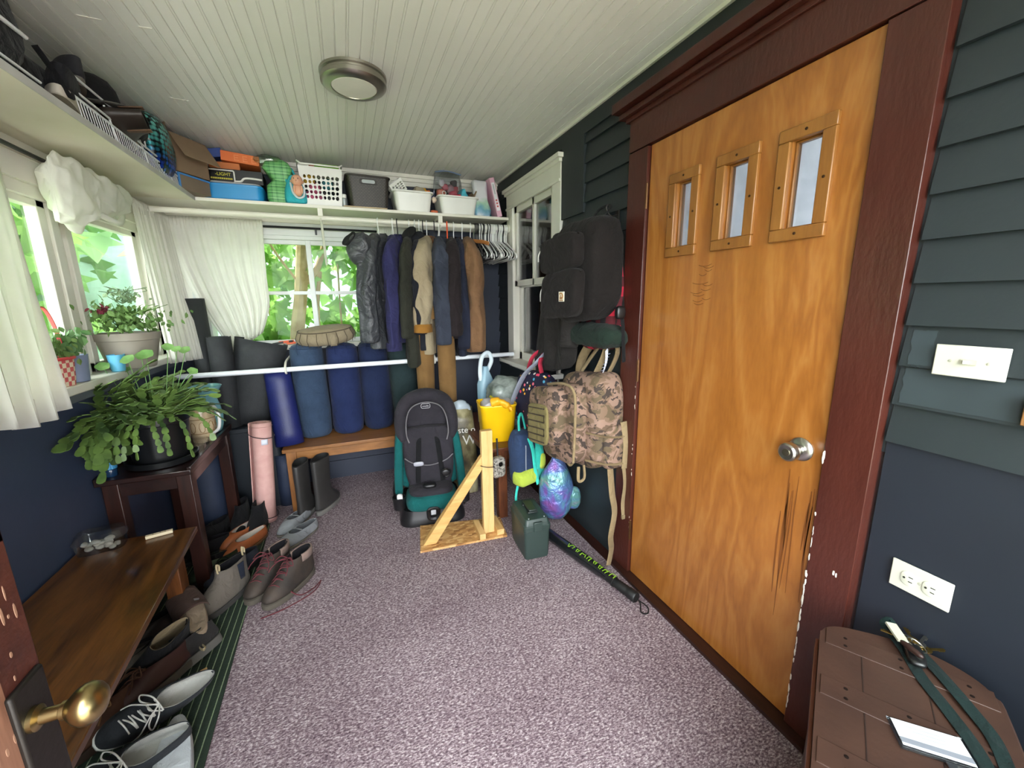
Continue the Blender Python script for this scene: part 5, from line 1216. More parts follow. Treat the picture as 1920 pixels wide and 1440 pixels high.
# ------------------------------------------------------------------ bat
t = T('baseball_bat', 'black and lime baseball bat lying along the right wall', 'bat', (1.06, 1.71, .031), (0, 0, R(12)))
def bx_(prof, lo, hi): return B().lathe([(r_, z) for r_, z in prof], n=24, rot=(R(90), 0, 0))
D = V(.055, -.28, 0)
B().lathe([(0, -.42), (.024, -.415), (.031, -.38), (.031, .05), (.027, .16), (.022, .22)], n=24, rot=(R(90), 0, 0)).build('barrel', mat('black bat paint', '#16181a', rough=.25, coat=.4), t, smooth=60)
B().lathe([(.0222, .22), (.0205, .245), (.0205, .255), (.025, .257), (.025, .263), (.021, .265), (.024, .335), (.0225, .338), (.0225, .352), (.026, .354), (.0265, .392), (.022, .398), (0, .399)], n=24, rot=(R(90), 0, 0)).build('grip', mat('black grip', '#101112', rough=.5), t, smooth=50)
g = B(); r3 = random.Random(2)
for k in range(17):
    y = -.02 - .0 + .17 - .021 * k - .0; a0 = R(78 + r3.uniform(-8, 8)); a1 = R(118 + r3.uniform(-8, 8)); rr = .0265 if y < -.13 else .0315
    rr = .0316 if y > -.05 else .0285
    dy = r3.uniform(-.012, .012)
    g.tube([V(.0316 * math.cos(lerp(a0, a1, i / 5)), y + dy * (i / 5) - .08, .0316 * math.sin(lerp(a0, a1, i / 5))) for i in range(6)], .0026, 5, flat=.4)
    if k % 2: g.tube([V(.0316 * math.cos(a0 + .1), y - .08, .0316 * math.sin(a0 + .1)), V(.0316 * math.cos(a0 + .12), y - .099, .0316 * math.sin(a0 + .12))], .0026, 5, flat=.4)
g.build('lettering', mat('lime print', '#86b52b', rough=.4), t)
B().tube(spline([(0, -.398, 0), (.0, -.42, -.015), (-.03, -.45, -.026), (-.01, -.47, -.027), (.02, -.445, -.026), (.005, -.405, -.01)], 6), .003, 6).build('wrist_loop', fabric('black cord', '#121212'), t)
# ------------------------------------------------------------------ child car seat
t = T('car_seat', 'teal and charcoal child car seat standing on the carpet before the pine bench', 'car seat', (.43, 2.59, .001), R(-7))
TEAL = fabric('teal seat fabric', '#0c4a49', '#125857'); CSF = fabric('charcoal seat fabric', '#262429', '#302d33'); CSB = plastic('black seat shell', '#151517', .4); GP = fabric('grey piping', '#6d6a6e')
B().stack([(0, 1, 1), (.03, 1.0, 1), (.05, .96, .97), (.10, .9, .93)], rrect(.42, .42, .08, 6)).build('base', CSB, t, smooth=50)
def tilt(z): return .02 + .20 * (z - .2)
b = B(); rs = []
for z, w_, d_ in ((.16, .41, .15), (.25, .45, .16), (.36, .455, .15), (.48, .435, .14), (.58, .40, .12), (.66, .36, .10)):
    rs.append([V(x, y + tilt(z) + .03, z) for x, y in rrect(w_, d_, .06, 5)])
b.loft(rs); b.build('back_shell', TEAL, t, sub=1, smooth=60)
for s in (-1, 1):
    B().loft([[V(s * lerp(.205, .185, q) + x, y + tilt(z) - .07, z) for x, y in rrect(w_, d_, .02, 4)] for z, w_, d_, q in ((.14, .05, .16, 0), (.26, .055, .15, .1), (.40, .055, .12, .5), (.52, .05, .09, 1), (.60, .03, .05, 1.4))]).build('side_wing', TEAL, t, sub=1, smooth=60)
    B().lathe([(.03, 0), (.036, .005), (.04, .07), (.043, .075), (.043, .085), (.038, .085), (.034, .03), (0, .025)], (s * .205, -.15, .11), 24).build('cup_holder', CSB, t)
    B().tube(spline([(s * .20, -.10, .12), (s * .215, -.08, .20), (s * .21, .02, .22), (s * .2, .09, .19)], 6), .028, 12, flat=1.2).build('armrest', CSB, t)
B().soft((0, -.10, .145), (.33, .26, .12), .5, .6, 28, 12).build('seat_front', TEAL, t, smooth=60)
B().soft((0, -.05, .20), (.285, .30, .08), .5, .6, 28, 12).build('seat_pad', CSF, t, smooth=60)
b = B(); rs = []
for z, w_, d_ in ((.19, .24, .06), (.24, .29, .085), (.34, .325, .09), (.45, .325, .085), (.54, .335, .08), (.60, .32, .06)):
    rs.append([V(x, y + tilt(z) - .075, z) for x, y in rrect(w_, d_, .03, 5)])
b.loft(rs); b.build('back_pad', CSF, t, sub=1, smooth=60)
P = spline([(-.150, tilt(.5) - .085, .505), (-.168, tilt(.56) - .08, .57), (-.158, tilt(.66) - .06, .68), (-.11, tilt(.75) - .05, .755), (0, tilt(.79) - .045, .785), (.11, tilt(.75) - .05, .755), (.158, tilt(.66) - .06, .68), (.168, tilt(.56) - .08, .57), (.150, tilt(.5) - .085, .505)], 6)
h = B().tube(P, [.02 + .028 * math.sin(PI * i / (len(P) - 1)) ** .5 for i in range(len(P))], 14, flat=1.25)
h.soft((0, tilt(.66) - .0, .655), (.29, .09, .25), .6, .6, 26, 14); h.build('headrest', CSF, t, smooth=60)
B().soft((0, tilt(.65) - .035, .63), (.27, .06, .22), .35, .5, 24, 14).build('head_pad', CSF, t, smooth=60)
pp = B()
Q = [V(p.x * .80, p.y - .05 - .012 * (1 - abs(p.x) / .17), .5 + (p.z - .5) * .86 + .005) for p in P]; pp.tube(Q, .004, 6); pp.build('piping', GP, t)
B().tube(spline([(-.155, tilt(.40) - .125, .41), (-.10, tilt(.36) - .128, .375), (0, tilt(.34) - .13, .355), (.10, tilt(.36) - .128, .375), (.155, tilt(.40) - .125, .41)], 6), .0035, 6).build('piping', GP, t)
for s in (-1, 1):
    S_ = spline([(s * .055, tilt(.56) - .10, .56), (s * .065, tilt(.46) - .132, .45), (s * .075, tilt(.34) - .136, .33), (s * .08, tilt(.24) - .125, .245)], 6)
    B().tube(S_, .016, 8, flat=.18).build('harness_strap', fabric('black webbing', '#131315'), t)
B().soft((-.07, tilt(.37) - .147, .375), (.065, .015, .03), .5, .6, 16, 8).build('chest_clip', plastic('grey clip', '#9b9ca6', .35), t)
B().soft((.10, tilt(.33) - .145, .30), (.06, .025, .045), .6, .6, 16, 8).tube(spline([(.07, tilt(.33) - .15, .31), (.10, tilt(.33) - .165, .33), (.13, tilt(.33) - .15, .30), (.10, tilt(.33) - .15, .27), (.07, tilt(.33) - .15, .31)], 5), .006, 6).build('chest_clip', CSB, t)
B().soft((-.01, -.15, .245), (.085, .05, .03), .6, .7, 16, 8).build('buckle', CSB, t)
b = B().loft([[V(x, -.235 - o, .09 + z) for x, z in rrect(.085 * k, .09 * k, .03, 5)] for o, k in ((-.03, 1), (.0, 1), (.006, .86), (.0, .6), (-.01, .55))]); b.build('recline_handle', CSB, t)
B().box((0, -.236, .10), (.03, .004, .03)).build('label', mat('pale label', '#b9bbc0'), t)
B().soft((-.20, -.175, .20), (.035, .03, .04), .6, .6, 12, 8).crumple(.006, 40, 2).build('tissue', mat('white tissue', '#d8d8da'), t, smooth=60)
yl = tilt(.72) - .095
B().tube([V(x, yl + .014, z + .722) for x, z in rrect(.058, .03, .010, 4) + [rrect(.058, .03, .010, 4)[0]]], .0016, 6).build('badge', mat('badge grey', '#b6b4b8'), t)
text('lettering', 'evenflo', mat('badge grey', '#b6b4b8'), t, tuple(Matrix.LocRotScale(t.location, t.rotation_euler, None) @ V(0, yl + .010, .722)), (R(80), 0, R(-7)), .0145)

# ------------------------------------------------------------------ right wall: hooks and bags
IRON = mat('dark hook iron', '#221f1d', metal=.5, rough=.5)
for y, z, l in ((1.66, 1.79, 'black double wall hook carrying the black backpack'), (2.10, 1.78, 'black double wall hook at the window casing carrying the charcoal coat'), (1.64, 1.20, 'black double wall hook carrying the camouflage rucksack'), (2.12, 1.10, 'black double wall hook carrying the navy tote')):
    t = T('wall_hook', l, 'hook', (1.255, y + .07 * (z != 1.78), z))
    B().span((-.004, -.014, -.05), (.004, .014, .03)).build('back_plate', IRON, t, bev=.002)
    B().tube(spline([(0, 0, .01), (-.04, 0, .0), (-.065, 0, .03), (-.06, 0, .05)], 6), .0045, 8).tube(spline([(0, 0, -.04), (-.025, 0, -.05), (-.035, 0, -.03)], 5), .0045, 8).build('prong', IRON, t)
t = T('backpack', 'big black canvas backpack with two front pockets hanging by the door casing', 'backpack', (1.108, 1.765, 1.30), R(6))
BC = fabric('black brown duck', '#141110', '#1b1716')
b = B().soft((.0, 0, .235), (.20, .37, .48), .42, .5, 44, 34).crumple(.014, 8, 3).crumple(.005, 22, 8); b.warp(lambda p: (p.x - .05 * max(0, .3 - p.z), p.y * (1 - .12 * max(0, p.z - .25)), p.z - .07 * (p.y + .0))); b.build('body', BC, t, sub=1, smooth=60)
for z, h_, yy, nm in ((.315, .16, .02, 'upper_pocket'), (.125, .22, .0, 'lower_pocket')):
    p_ = B().soft((-.125 - .012, yy, z), (.075, .29, h_), .35, .35, 28, 16).crumple(.005, 12, 6); p_.warp(lambda p: (p.x - .05 * max(0, .3 - p.z), p.y, p.z - .07 * p.y)); q = p_.build(nm, BC, t, smooth=60)
    B().tube([V(-.140, yy + .14 * math.cos(a), z + h_ * .40 + .012 * math.sin(a) - .07 * (yy + .14 * math.cos(a))) for a in [PI * k / 12 for k in range(13)]], .003, 6).build('zip', mat('black zip', '#0d0d0d', rough=.4), q)
    B().tube(spline([(-.15, yy + .150, z + h_ * .28 - .01), (-.165, yy + .156, z + h_ * .1 - .01), (-.165, yy + .158, z - h_ * .1 - .01)], 4), .0035, 6).build('zip_pull', mat('pale cord', '#c9c7c0'), q)
ptx = V(-.187, -.06, .115)
pt = B().box(tuple(ptx), (.004, .042, .045)).build('patch', mat('cream patch', '#d3cdbd'), t, bev=.001)
B().tube([ptx + V(-.0025, .013 * math.cos(a) * (1 + .1 * math.sin(2 * a)), .013 * math.sin(a) + .003) for a in [R(40 + 28 * k) for k in range(11)]], .0028, 6).tube([ptx + V(-.0025, .004 * math.cos(a), .006 * math.sin(a) + .001) for a in [R(200 + 30 * k) for k in range(9)]], .002, 6).box(tuple(ptx + V(-.0025, 0, -.0165)), (.001, .030, .004)).build('patch_mark', mat('tan patch mark', '#9a6a33'), pt)
B().tube(spline([(.06, -.04, .48), (.10, -.045, .53), (.115, 0, .545), (.10, .045, .53), (.06, .04, .48)], 6), .009, 8, flat=.5).build('grab_loop', fabric('black webbing', '#131315'), t)
for s in (-1, 1): B().tube(spline([(.10, s * .09, .44), (.125, s * .13, .25), (.12, s * .15, .06), (.06, s * .17, .03)], 6), .022, 8, flat=.3).build('shoulder_strap', BC, t)
B().tube(spline([(.05, -.20, .05), (.04, -.225, -.02), (.05, -.225, -.12), (.06, -.22, -.19)], 5), .012, 8, flat=.25).build('strap_tail', fabric('black webbing', '#131315'), t)
B().soft((.03, -.215, .04), (.05, .03, .06), .5, .6, 14, 8).build('side_buckle', plastic('black buckle', '#131315', .4), t)
def plaid():
    m, nt, p, out = newmat('red black plaid'); v = coords(nt)
    cs = []
    for r_ in ((0, 1, 0), (0, 0, 1)):
        s = node(nt, 'ShaderNodeVectorMath', operation='DOT_PRODUCT'); s.inputs[1].default_value = r_; nt.links.new(v, s.inputs[0])
        a = node(nt, 'ShaderNodeMath', operation='MULTIPLY'); a.inputs[1].default_value = 11; nt.links.new(s.outputs['Value'], a.inputs[0])
        f = node(nt, 'ShaderNodeMath', operation='FRACT'); nt.links.new(a.outputs[0], f.inputs[0])
        g = node(nt, 'ShaderNodeMath', operation='GREATER_THAN'); g.inputs[1].default_value = .5; nt.links.new(f.outputs[0], g.inputs[0]); cs.append(g)
    ad = node(nt, 'ShaderNodeMath', operation='MULTIPLY_ADD'); ad.inputs[1].default_value = .5
    nt.links.new(cs[0].outputs[0], ad.inputs[0]); h_ = node(nt, 'ShaderNodeMath', operation='MULTIPLY'); h_.inputs[1].default_value = .5
    nt.links.new(cs[1].outputs[0], h_.inputs[0]); nt.links.new(h_.outputs[0], ad.inputs[2])
    nt.links.new(ramp(nt, ad.outputs[0], [(0, '#b81f38'), (.3, '#b81f38'), (.45, '#52131d'), (.75, '#171416'), (1, '#171416')], 'CONSTANT'), p.inputs['Base Color']); p.inputs['Roughness'].default_value = .9
    return m
b = B().soft((1.205, 1.80, 1.385), (.09, .36, .48), .5, .5, 30, 24).crumple(.012, 10, 8)
tag(b.build('flannel_shirt', plaid(), smooth=60), 'red and black checked flannel behind and below the black backpack', 'shirt')
b = B().soft((1.16, 1.74, 1.225), (.17, .40, .12), .6, .8, 30, 16).crumple(.014, 12, 5)
tag(b.build('green_cap', fabric('forest green wool', '#17241d', '#1f2e26'), smooth=60), 'dark green cloth cap bunched beneath the checked flannel', 'cap')
# charcoal coat
t = T('hanging_coat', 'long charcoal coat hanging beside the window casing on the right wall', 'coat', (1.16, 2.10, .97))
CO = fabric('charcoal overcoat', '#1e1c1b', '#282523')
rs = []; n = 40
for z, y0, y1, th in ((.80, -.05, .05, .02), (.77, -.07, .07, .04), (.72, -.13, .08, .055), (.64, -.16, .12, .06), (.48, -.18, .15, .06), (.28, -.21, .22, .055), (.10, -.22, .28, .045), (.0, -.22, .31, .035)):
    r_ = []
    for k in range(n):
        a = 2 * PI * k / n; y = (y0 + y1) / 2 + (y1 - y0) / 2 * math.cos(a); fold = 1 + .45 * math.sin(y * 38 + z * 2) * (1 - z)
        zz = z - (.20 * max(0, (-(y) + .05)) if z < .2 else 0) * -.9 - (.10 * max(0, y) if z < .15 else 0)
        r_.append(V(-.015 - .05 * (.8 - z) * .4 + th * math.sin(a) * fold, y, zz))
    rs.append(r_)
b = B().loft(list(reversed(rs))).crumple(.008, 9, 3); b.build('body', CO, t, sub=1, smooth=60)
B().tube(spline([(-.03, -.13, .70), (-.05, -.19, .55), (-.06, -.20, .35), (-.06, -.19, .18)], 6), [.05] * 19, 14).crumple(.010, 9, 2).build('sleeve', CO, t, sub=1, smooth=60)
B().tube(spline([(0, .0, .79), (.04, .0, .835), (.05, 0, .82)], 4), .006, 6).build('loop', CO, t)
# tote with hearts, red handles
def dots(name, base, cols, scale, th):
    m, nt, p, out = newmat(name); v = coords(nt)
    vo = node(nt, 'ShaderNodeTexVoronoi', Scale=scale, Randomness=.7); nt.links.new(v, vo.inputs['Vector'])
    msk = node(nt, 'ShaderNodeMath', operation='LESS_THAN'); msk.inputs[1].default_value = th; nt.links.new(vo.outputs['Distance'], msk.inputs[0])
    sp = nt.nodes.new('ShaderNodeSeparateColor'); nt.links.new(vo.outputs['Color'], sp.inputs[0])
    c = ramp(nt, sp.outputs[0], [(k / len(cols), x) for k, x in enumerate(cols)], 'CONSTANT')
    mx = nt.nodes.new('ShaderNodeMixRGB'); mx.inputs[1].default_value = (*lin(base), 1); nt.links.new(msk.outputs[0], mx.inputs[0]); nt.links.new(c, mx.inputs[2])
    nt.links.new(mx.outputs[0], p.inputs['Base Color']); p.inputs['Roughness'].default_value = .6
    return m
t = T('tote_bag', 'navy tote printed with coloured spots, hanging by red handles over the stool corner', 'bag', (1.10, 2.30, .56), R(12))
NT = dots('navy spot print', '#1c1c33', ('#e2475f', '#f0b13c', '#e8e2d8', '#e86f7f', '#54a6c8'), 30, .30)
b = B().loft([[V(x, y + .05 * (z > .3), z - (.10 * y)) for x, y in rrect(d_, w_, .04, 6)] for z, d_, w_ in ((0, .10, .26), (.02, .14, .32), (.16, .16, .36), (.30, .11, .36), (.40, .06, .30))]).crumple(.012, 9, 4)
b.build('body', NT, t, sub=1, smooth=60)
B().tube(spline([(-.085, .19, .02), (-.09, .16, .17), (-.07, .06, .36), (-.04, -.04, .46), (0, -.08, .52)], 6), .022, 8, flat=.25).build('grey_band', fabric('grey webbing', '#8e93a0'), t)
B().tube(spline([(-.03, .06, .40), (-.03, .0, .50), (.06, -.05, .56), (.07, -.06, .55)], 6), .016, 8, flat=.25).tube(spline([(-.03, -.08, .40), (-.03, -.07, .48), (.06, -.06, .56)], 6), .016, 8, flat=.25).build('handle', fabric('red webbing', '#a3293d'), t)
for k, c in enumerate(('#d7372f', '#ef8f2d', '#efd13e')):
    B().tube([V(-.092, -.09 - .012 * k + .004 * i, .20 - .03 * i - .012 * k) for i in range(4)], .007, 6, flat=.3).build('stripe', plastic('stripe %d' % k, c, .6), t)
b = B().soft((1.19, 2.36, .86), (.09, .20, .50), .6, .5, 20, 16).crumple(.018, 9, 7)
tag(b.build('umbrella', fabric('black nylon', '#101013', sheen=.1), smooth=60), 'black folded nylon umbrella behind the navy tote', 'umbrella')
# camouflage rucksack
def camo():
    m, nt, p, out = newmat('arid camouflage'); v = coords(nt, (1, 1, 1.3))
    n1 = node(nt, 'ShaderNodeTexNoise', Scale=13, Detail=2.5, Distortion=.6); n2 = node(nt, 'ShaderNodeTexNoise', Scale=21, Detail=2, Distortion=.8)
    nt.links.new(v, n1.inputs['Vector'])
    mp = nt.nodes.new('ShaderNodeMapping'); mp.inputs['Location'].default_value = (3, 5, 2); nt.links.new(v, mp.inputs[0]); nt.links.new(mp.outputs[0], n2.inputs['Vector'])
    a = ramp(nt, n1.outputs[0], [(0, '#5a4c38'), (.42, '#735d4b'), (.50, '#876d5f'), (.62, '#5f4c3c')], 'CONSTANT')
    k = ramp(nt, n2.outputs[0], [(0, '#000000'), (.57, '#ffffff')], 'CONSTANT')
    mx = nt.nodes.new('ShaderNodeMixRGB'); mx.inputs[2].default_value = (*lin('#382d27'), 1); nt.links.new(k, mx.inputs[0]); nt.links.new(a, mx.inputs[1])
    nt.links.new(mx.outputs[0], p.inputs['Base Color']); p.inputs['Roughness'].default_value = .85
    n3 = node(nt, 'ShaderNodeTexNoise', Scale=400); nt.links.new(v, n3.inputs['Vector']); add_bump(nt, p, n3.outputs[0], .4, .001)
    return m
CAM_ = camo(); TAN = fabric('coyote webbing', '#7b6a4e', '#8a785a'); OLV = fabric('khaki olive panel', '#6e6440', '#7d7249')
t = T('rucksack', 'camouflage tactical rucksack with khaki laced front hanging next to the door casing', 'backpack', (1.130, 1.79, .55), R(4))
def ctilt(p): return (p.x, p.y, p.z - .14 * p.y)
b = B().soft((.015, -.03, .23), (.20, .36, .50), .4, .42, 36, 26).crumple(.009, 9, 3).warp(ctilt); b.build('body', CAM_, t, sub=1, smooth=60)
b = B().soft((-.10, .03, .22), (.12, .33, .42), .38, .4, 30, 20).crumple(.007, 10, 4).warp(ctilt); b.build('front_compartment', CAM_, t, smooth=60)
b = B().soft((-.18, .075, .26), (.10, .29, .32), .4, .42, 28, 18).crumple(.006, 10, 5).warp(ctilt); fp = b.build('front_pocket', CAM_, t, smooth=60)
b = B().soft((-.232, .09, .22), (.02, .21, .22), .35, .35, 22, 12).warp(ctilt); b.build('laced_panel', OLV, fp, smooth=60)
lc = B()
L_ = [V(-.245, .09 + sx * .085, .13 + .036 * k) for k in range(6) for sx in ((-1, 1) if k % 2 == 0 else (1, -1))]
lc.tube([V(*ctilt(p)) for p in L_], .0035, 6); lc.build('bungee_lace', fabric('dark lace cord', '#3f3426'), fp)
for x, zc, h_, r_ in ((-.165, .22, .44, .16), (-.06, .22, .46, .175)):
    B().tube(spline([V(*ctilt(V(x, -.145 - (.02 if x > -.1 else 0), zc - h_ / 2 + .04))), V(*ctilt(V(x - .004, -.16 - (.02 if x > -.1 else 0), zc))), V(*ctilt(V(x, -.145, zc + h_ / 2 - .05))), V(*ctilt(V(x, -.06, zc + h_ / 2 - .005))), V(*ctilt(V(x, .10, zc + h_ / 2 - .01)))], 6), .007, 8).build('zip_seam', TAN, t)
b = B().soft((.03, -.205, .13), (.13, .06, .22), .5, .5, 20, 14).crumple(.008, 16, 5); b.build('side_pouch', CAM_, t, smooth=60)
for z in (.06, .20):
    B().tube(spline([(-.12, -.18, z + .02), (-.04, -.225, z), (.05, -.235, z - .01), (.11, -.2, z)], 6), .015, 8, flat=.2).build('side_strap', TAN, t)
B().tube(spline([(.08, -.225, .26), (.09, -.24, .15), (.085, -.24, .02)], 6), .026, 8, flat=.25).build('side_panel_strap', TAN, t)
B().tube(spline([(.03, -.05, .47), (.07, -.06, .56), (.085, -.075, .65), (.08, -.06, .66), (.05, .02, .55), (.0, .04, .47)], 7), .02, 8, flat=.3).build('grab_handle', TAN, t)
B().tube(spline([(.05, -.09, .44), (.075, -.14, .55), (.08, -.15, .62), (.07, -.09, .665)], 7), .024, 8, flat=.35).build('shoulder_strap', TAN, t)
B().tube(spline([(.04, .10, .40), (.07, .14, .50), (.08, .08, .60), (.08, -.02, .65)], 7), .024, 8, flat=.35).build('shoulder_strap', TAN, t)
B().tube(spline([(.02, -.20, .03), (.01, -.235, -.10), (.04, -.225, -.22), (.0, -.25, -.33), (.02, -.235, -.42), (.0, -.24, -.50)], 7), .019, 8, flat=.15).build('waist_strap', TAN, t)
B().tube(spline([(.08, -.23, .05), (.085, -.245, -.06), (.08, -.24, -.17), (.085, -.245, -.24)], 6), .014, 8, flat=.18).build('strap_tail', TAN, t)
B().box((.085, -.245, -.245), (.03, .012, .022)).build('strap_keeper', plastic('tan buckle', '#7d6e52', .5), t, bev=.002)
B().tube(spline([(-.10, -.10, .01), (-.12, -.13, -.05), (-.10, -.15, -.03), (-.09, -.13, .03)], 5), .008, 8, flat=.4).build('bottom_loop', TAN, t)
B().tube(spline([(.0, .06, .0), (-.03, .07, -.06), (-.05, .08, -.03), (-.06, .07, .01)], 5), .008, 8, flat=.4).build('bottom_loop', TAN, t)
tg = B().grid(lambda u, v: V(.045 - .02 * u + .01 * v, -.125 - .012 * math.sin(3 * v), .0) + V(.036 * (u - .5) - .03 * v, 0, .60 - .12 * v + .02 * u), 3, 5).build('swing_tag', mat('white swing tag', '#d6d8e0', '#c5c9d6', scale=60, rough=.5), t, solid=.001)
tl = B()
for k in range(6): tl.tube([V(.034 - .012 * .2 - .010 * k * .2 - .0 , -.141, .585 - .0155 * k) + V(-.008 - .0045 * k, 0, 0), V(.034 + .018 - .0025 * k, -.141, .589 - .0155 * k) + V(-.008 - .003 * k, 0, 0)], .0012, 4)
tl.build('print_line', mat('grey tag print', '#8c93a8'), tg)
# iridescent drawstring bag
def irid():
    m, nt, p, out = newmat('iridescent film'); v = coords(nt)
    n_ = node(nt, 'ShaderNodeTexNoise', Scale=7, Detail=2, Distortion=1); nt.links.new(v, n_.inputs['Vector'])
    n3 = node(nt, 'ShaderNodeTexNoise', Scale=16, Detail=3, Distortion=1.5); nt.links.new(v, n3.inputs['Vector']); add_bump(nt, p, n3.outputs[0], .8, .02)
    nt.links.new(ramp(nt, n_.outputs[0], [(.25, '#9a4d88'), (.40, '#6a5aa0'), (.5, '#5577a6'), (.6, '#5f928c'), (.72, '#9a6a98')]), p.inputs['Base Color'])
    p.inputs['Roughness'].default_value = .3; p.inputs['Metallic'].default_value = .25
    return m
t = T('drawstring_bag', 'iridescent pink and blue drawstring bag hanging low beside the ammo can', 'bag', (1.10, 2.03, .06), R(-10))
b = B().lathe([(.01, .0), (.06, .02), (.10, .10), (.115, .20), (.10, .30), (.06, .37), (.03, .40), (.035, .42), (.0, .425)], n=30, sq=.75).crumple(.020, 10, 3).crumple(.007, 30, 5); b.build('pouch', irid(), t, sub=1, smooth=60)
B().soft((.09, -.03, .16), (.09, .04, .14), .7, .7, 14, 10).crumple(.012, 14, 4).build('flap', irid(), t, smooth=60)
B().tube(spline([(0, 0, .40), (.01, .01, .48), (.03, .015, .56)], 5), .012, 8, flat=.4).tube(spline([(0, 0, .41), (-.012, .0, .47), (-.015, .0, .52)], 5), .004, 6).build('cord', fabric('olive cord', '#767a5c'), t)
# teal mini backpack
t = T('child_backpack', 'small navy, lime and turquoise child backpack hanging on the stool front', 'backpack', (.95, 2.16, .30), R(20))
TQ = fabric('turquoise nylon', '#2fae9e', '#43c0b0'); LIM = fabric('lime nylon', '#9aac3e', '#adbf4c'); NVY = fabric('navy nylon', '#22304a', '#2b3c5a')
b = B().soft((-.03, 0, .17), (.15, .13, .33), .5, .5, 26, 18).crumple(.010, 12, 3); b.build('body', NVY, t, smooth=60)
b = B().soft((-.045, -.045, .055), (.16, .09, .10), .5, .6, 22, 12).crumple(.008, 14, 2); b.build('bottom_panel', LIM, t, smooth=60)
b = B().soft((.055, -.03, .13), (.11, .10, .24), .6, .6, 22, 14).crumple(.014, 12, 5); b.build('mesh_pocket', TQ, t, smooth=60)
B().soft((.07, -.075, .13), (.05, .03, .10), .7, .7, 12, 8).build('lime_patch', LIM, t, smooth=60)
B().tube(spline([(-.03, -.06, .30), (-.01, -.075, .22), (.0, -.085, .10), (.02, -.09, .0)], 6), .014, 8, flat=.3).build('shoulder_strap', TQ, t)
B().tube(spline([(.0, -.03, .33), (.05, -.06, .25), (.10, -.06, .12), (.06, -.08, .02)], 6), .012, 8, flat=.3).build('shoulder_strap', TQ, t)
B().tube(spline([(-.05, 0, .32), (-.035, .02, .40), (.0, .03, .42), (.01, .01, .33)], 6), .010, 8, flat=.4).build('grab_loop', TQ, t)
B().tube(spline([(-.09, -.03, .02), (-.12, -.04, -.06), (-.105, -.04, -.14)], 5), .010, 8, flat=.2).build('strap_tail', TQ, t)
B().tube([V(-.06, -.066, .06 + .04 * k) for k in range(6)], .003, 6).build('zip', mat('silver zip', '#aeb6be', metal=.6, rough=.4), t)

# ------------------------------------------------------------------ switch, outlet, bits on the right wall
PLT = plastic('ivory plate', '#c4c2b4', .35)
t = T('light_switch', 'ivory toggle switch plate mounted sideways right of the door', 'switch', (1.2535, .437, 1.255))
B().box((-.003, 0, 0), (.006, .116, .070)).build('plate', PLT, t, bev=.002)
B().box((-.007, 0, 0), (.003, .026, .011)).build('slot', plastic('ivory shade', '#b9b7a4', .4), t)
B().box((-.010, .004, 0), (.012, .010, .008), rot=(0, 0, R(25))).build('toggle', PLT, t, bev=.001)
for y in (-.03, .03): B().lathe([(.003, 0), (.003, .001), (0, .0015)], (-.006, y, 0), 10, rot=(0, -PI / 2, 0)).build('screw', mat('ivory screw', '#a5a392'), t)
t = T('wall_outlet', 'ivory duplex power outlet mounted sideways on the navy wall', 'outlet', (1.263, .443, .699))
B().box((-.003, 0, 0), (.006, .116, .074)).build('plate', PLT, t, bev=.002)
for y in (.021, -.021):
    f = B().loft([[V(-.006 - o, y + a * k, b_ * k) for a, b_ in rrect(.030, .036, .013, 5)] for o, k in ((0, 1), (.002, 1), (.0025, .94))]).build('receptacle', plastic('ivory face', '#d2d1c0', .35), t)
    B().box((-.0087, y - .005, .006), (.001, .009, .0022)).box((-.0087, y - .005, -.006), (.001, .008, .0022)).lathe([(.0026, 0), (.0026, .001)], (-.0083, y + .008, 0), 10, rot=(0, -PI / 2, 0)).build('slot', plastic('outlet slot', '#2a2925', .5), f)
B().lathe([(.003, 0), (.003, .001), (0, .0015)], (-.006, 0, 0), 10, rot=(0, -PI / 2, 0)).build('screw', mat('ivory screw', '#a5a392'), t)
t = T('wood_block', 'small raw wood block on the siding at the right picture edge', 'wood block', (1.25, .318, 1.14))
B().box((-.005, 0, .03), (.018, .05, .06)).build('block', wood('raw block', '#7a5330', '#a87a48', 'z'), t, bev=.002)
wr_o = bpy.data.objects['wall_right']
def on_siding(z): return XR - .016 + .014 * (((z - 1.035) / .098) % 1) - .0012
for y0, y1, z0, z1 in ((.548, .30, 1.140, 1.226), (.545, .502, 1.236, 1.318), (.548, .52, 1.228, 1.232)):
    B().grid(lambda u, v: (lambda y, z: V(on_siding(z), y, z))(lerp(y0, y1, u) + .006 * noise.noise(V(v * 5, 1, z0)), min(z1 + .004, max(z0, lerp(z0, z1, v) + .008 * noise.noise(V(u * 6, 0, 2)) * (1 if .1 < v < .9 else .3)))), 24, 12).build('paint_patch', mat('touched-up slate', '#2e373b', rough=.5), wr_o, world=True)

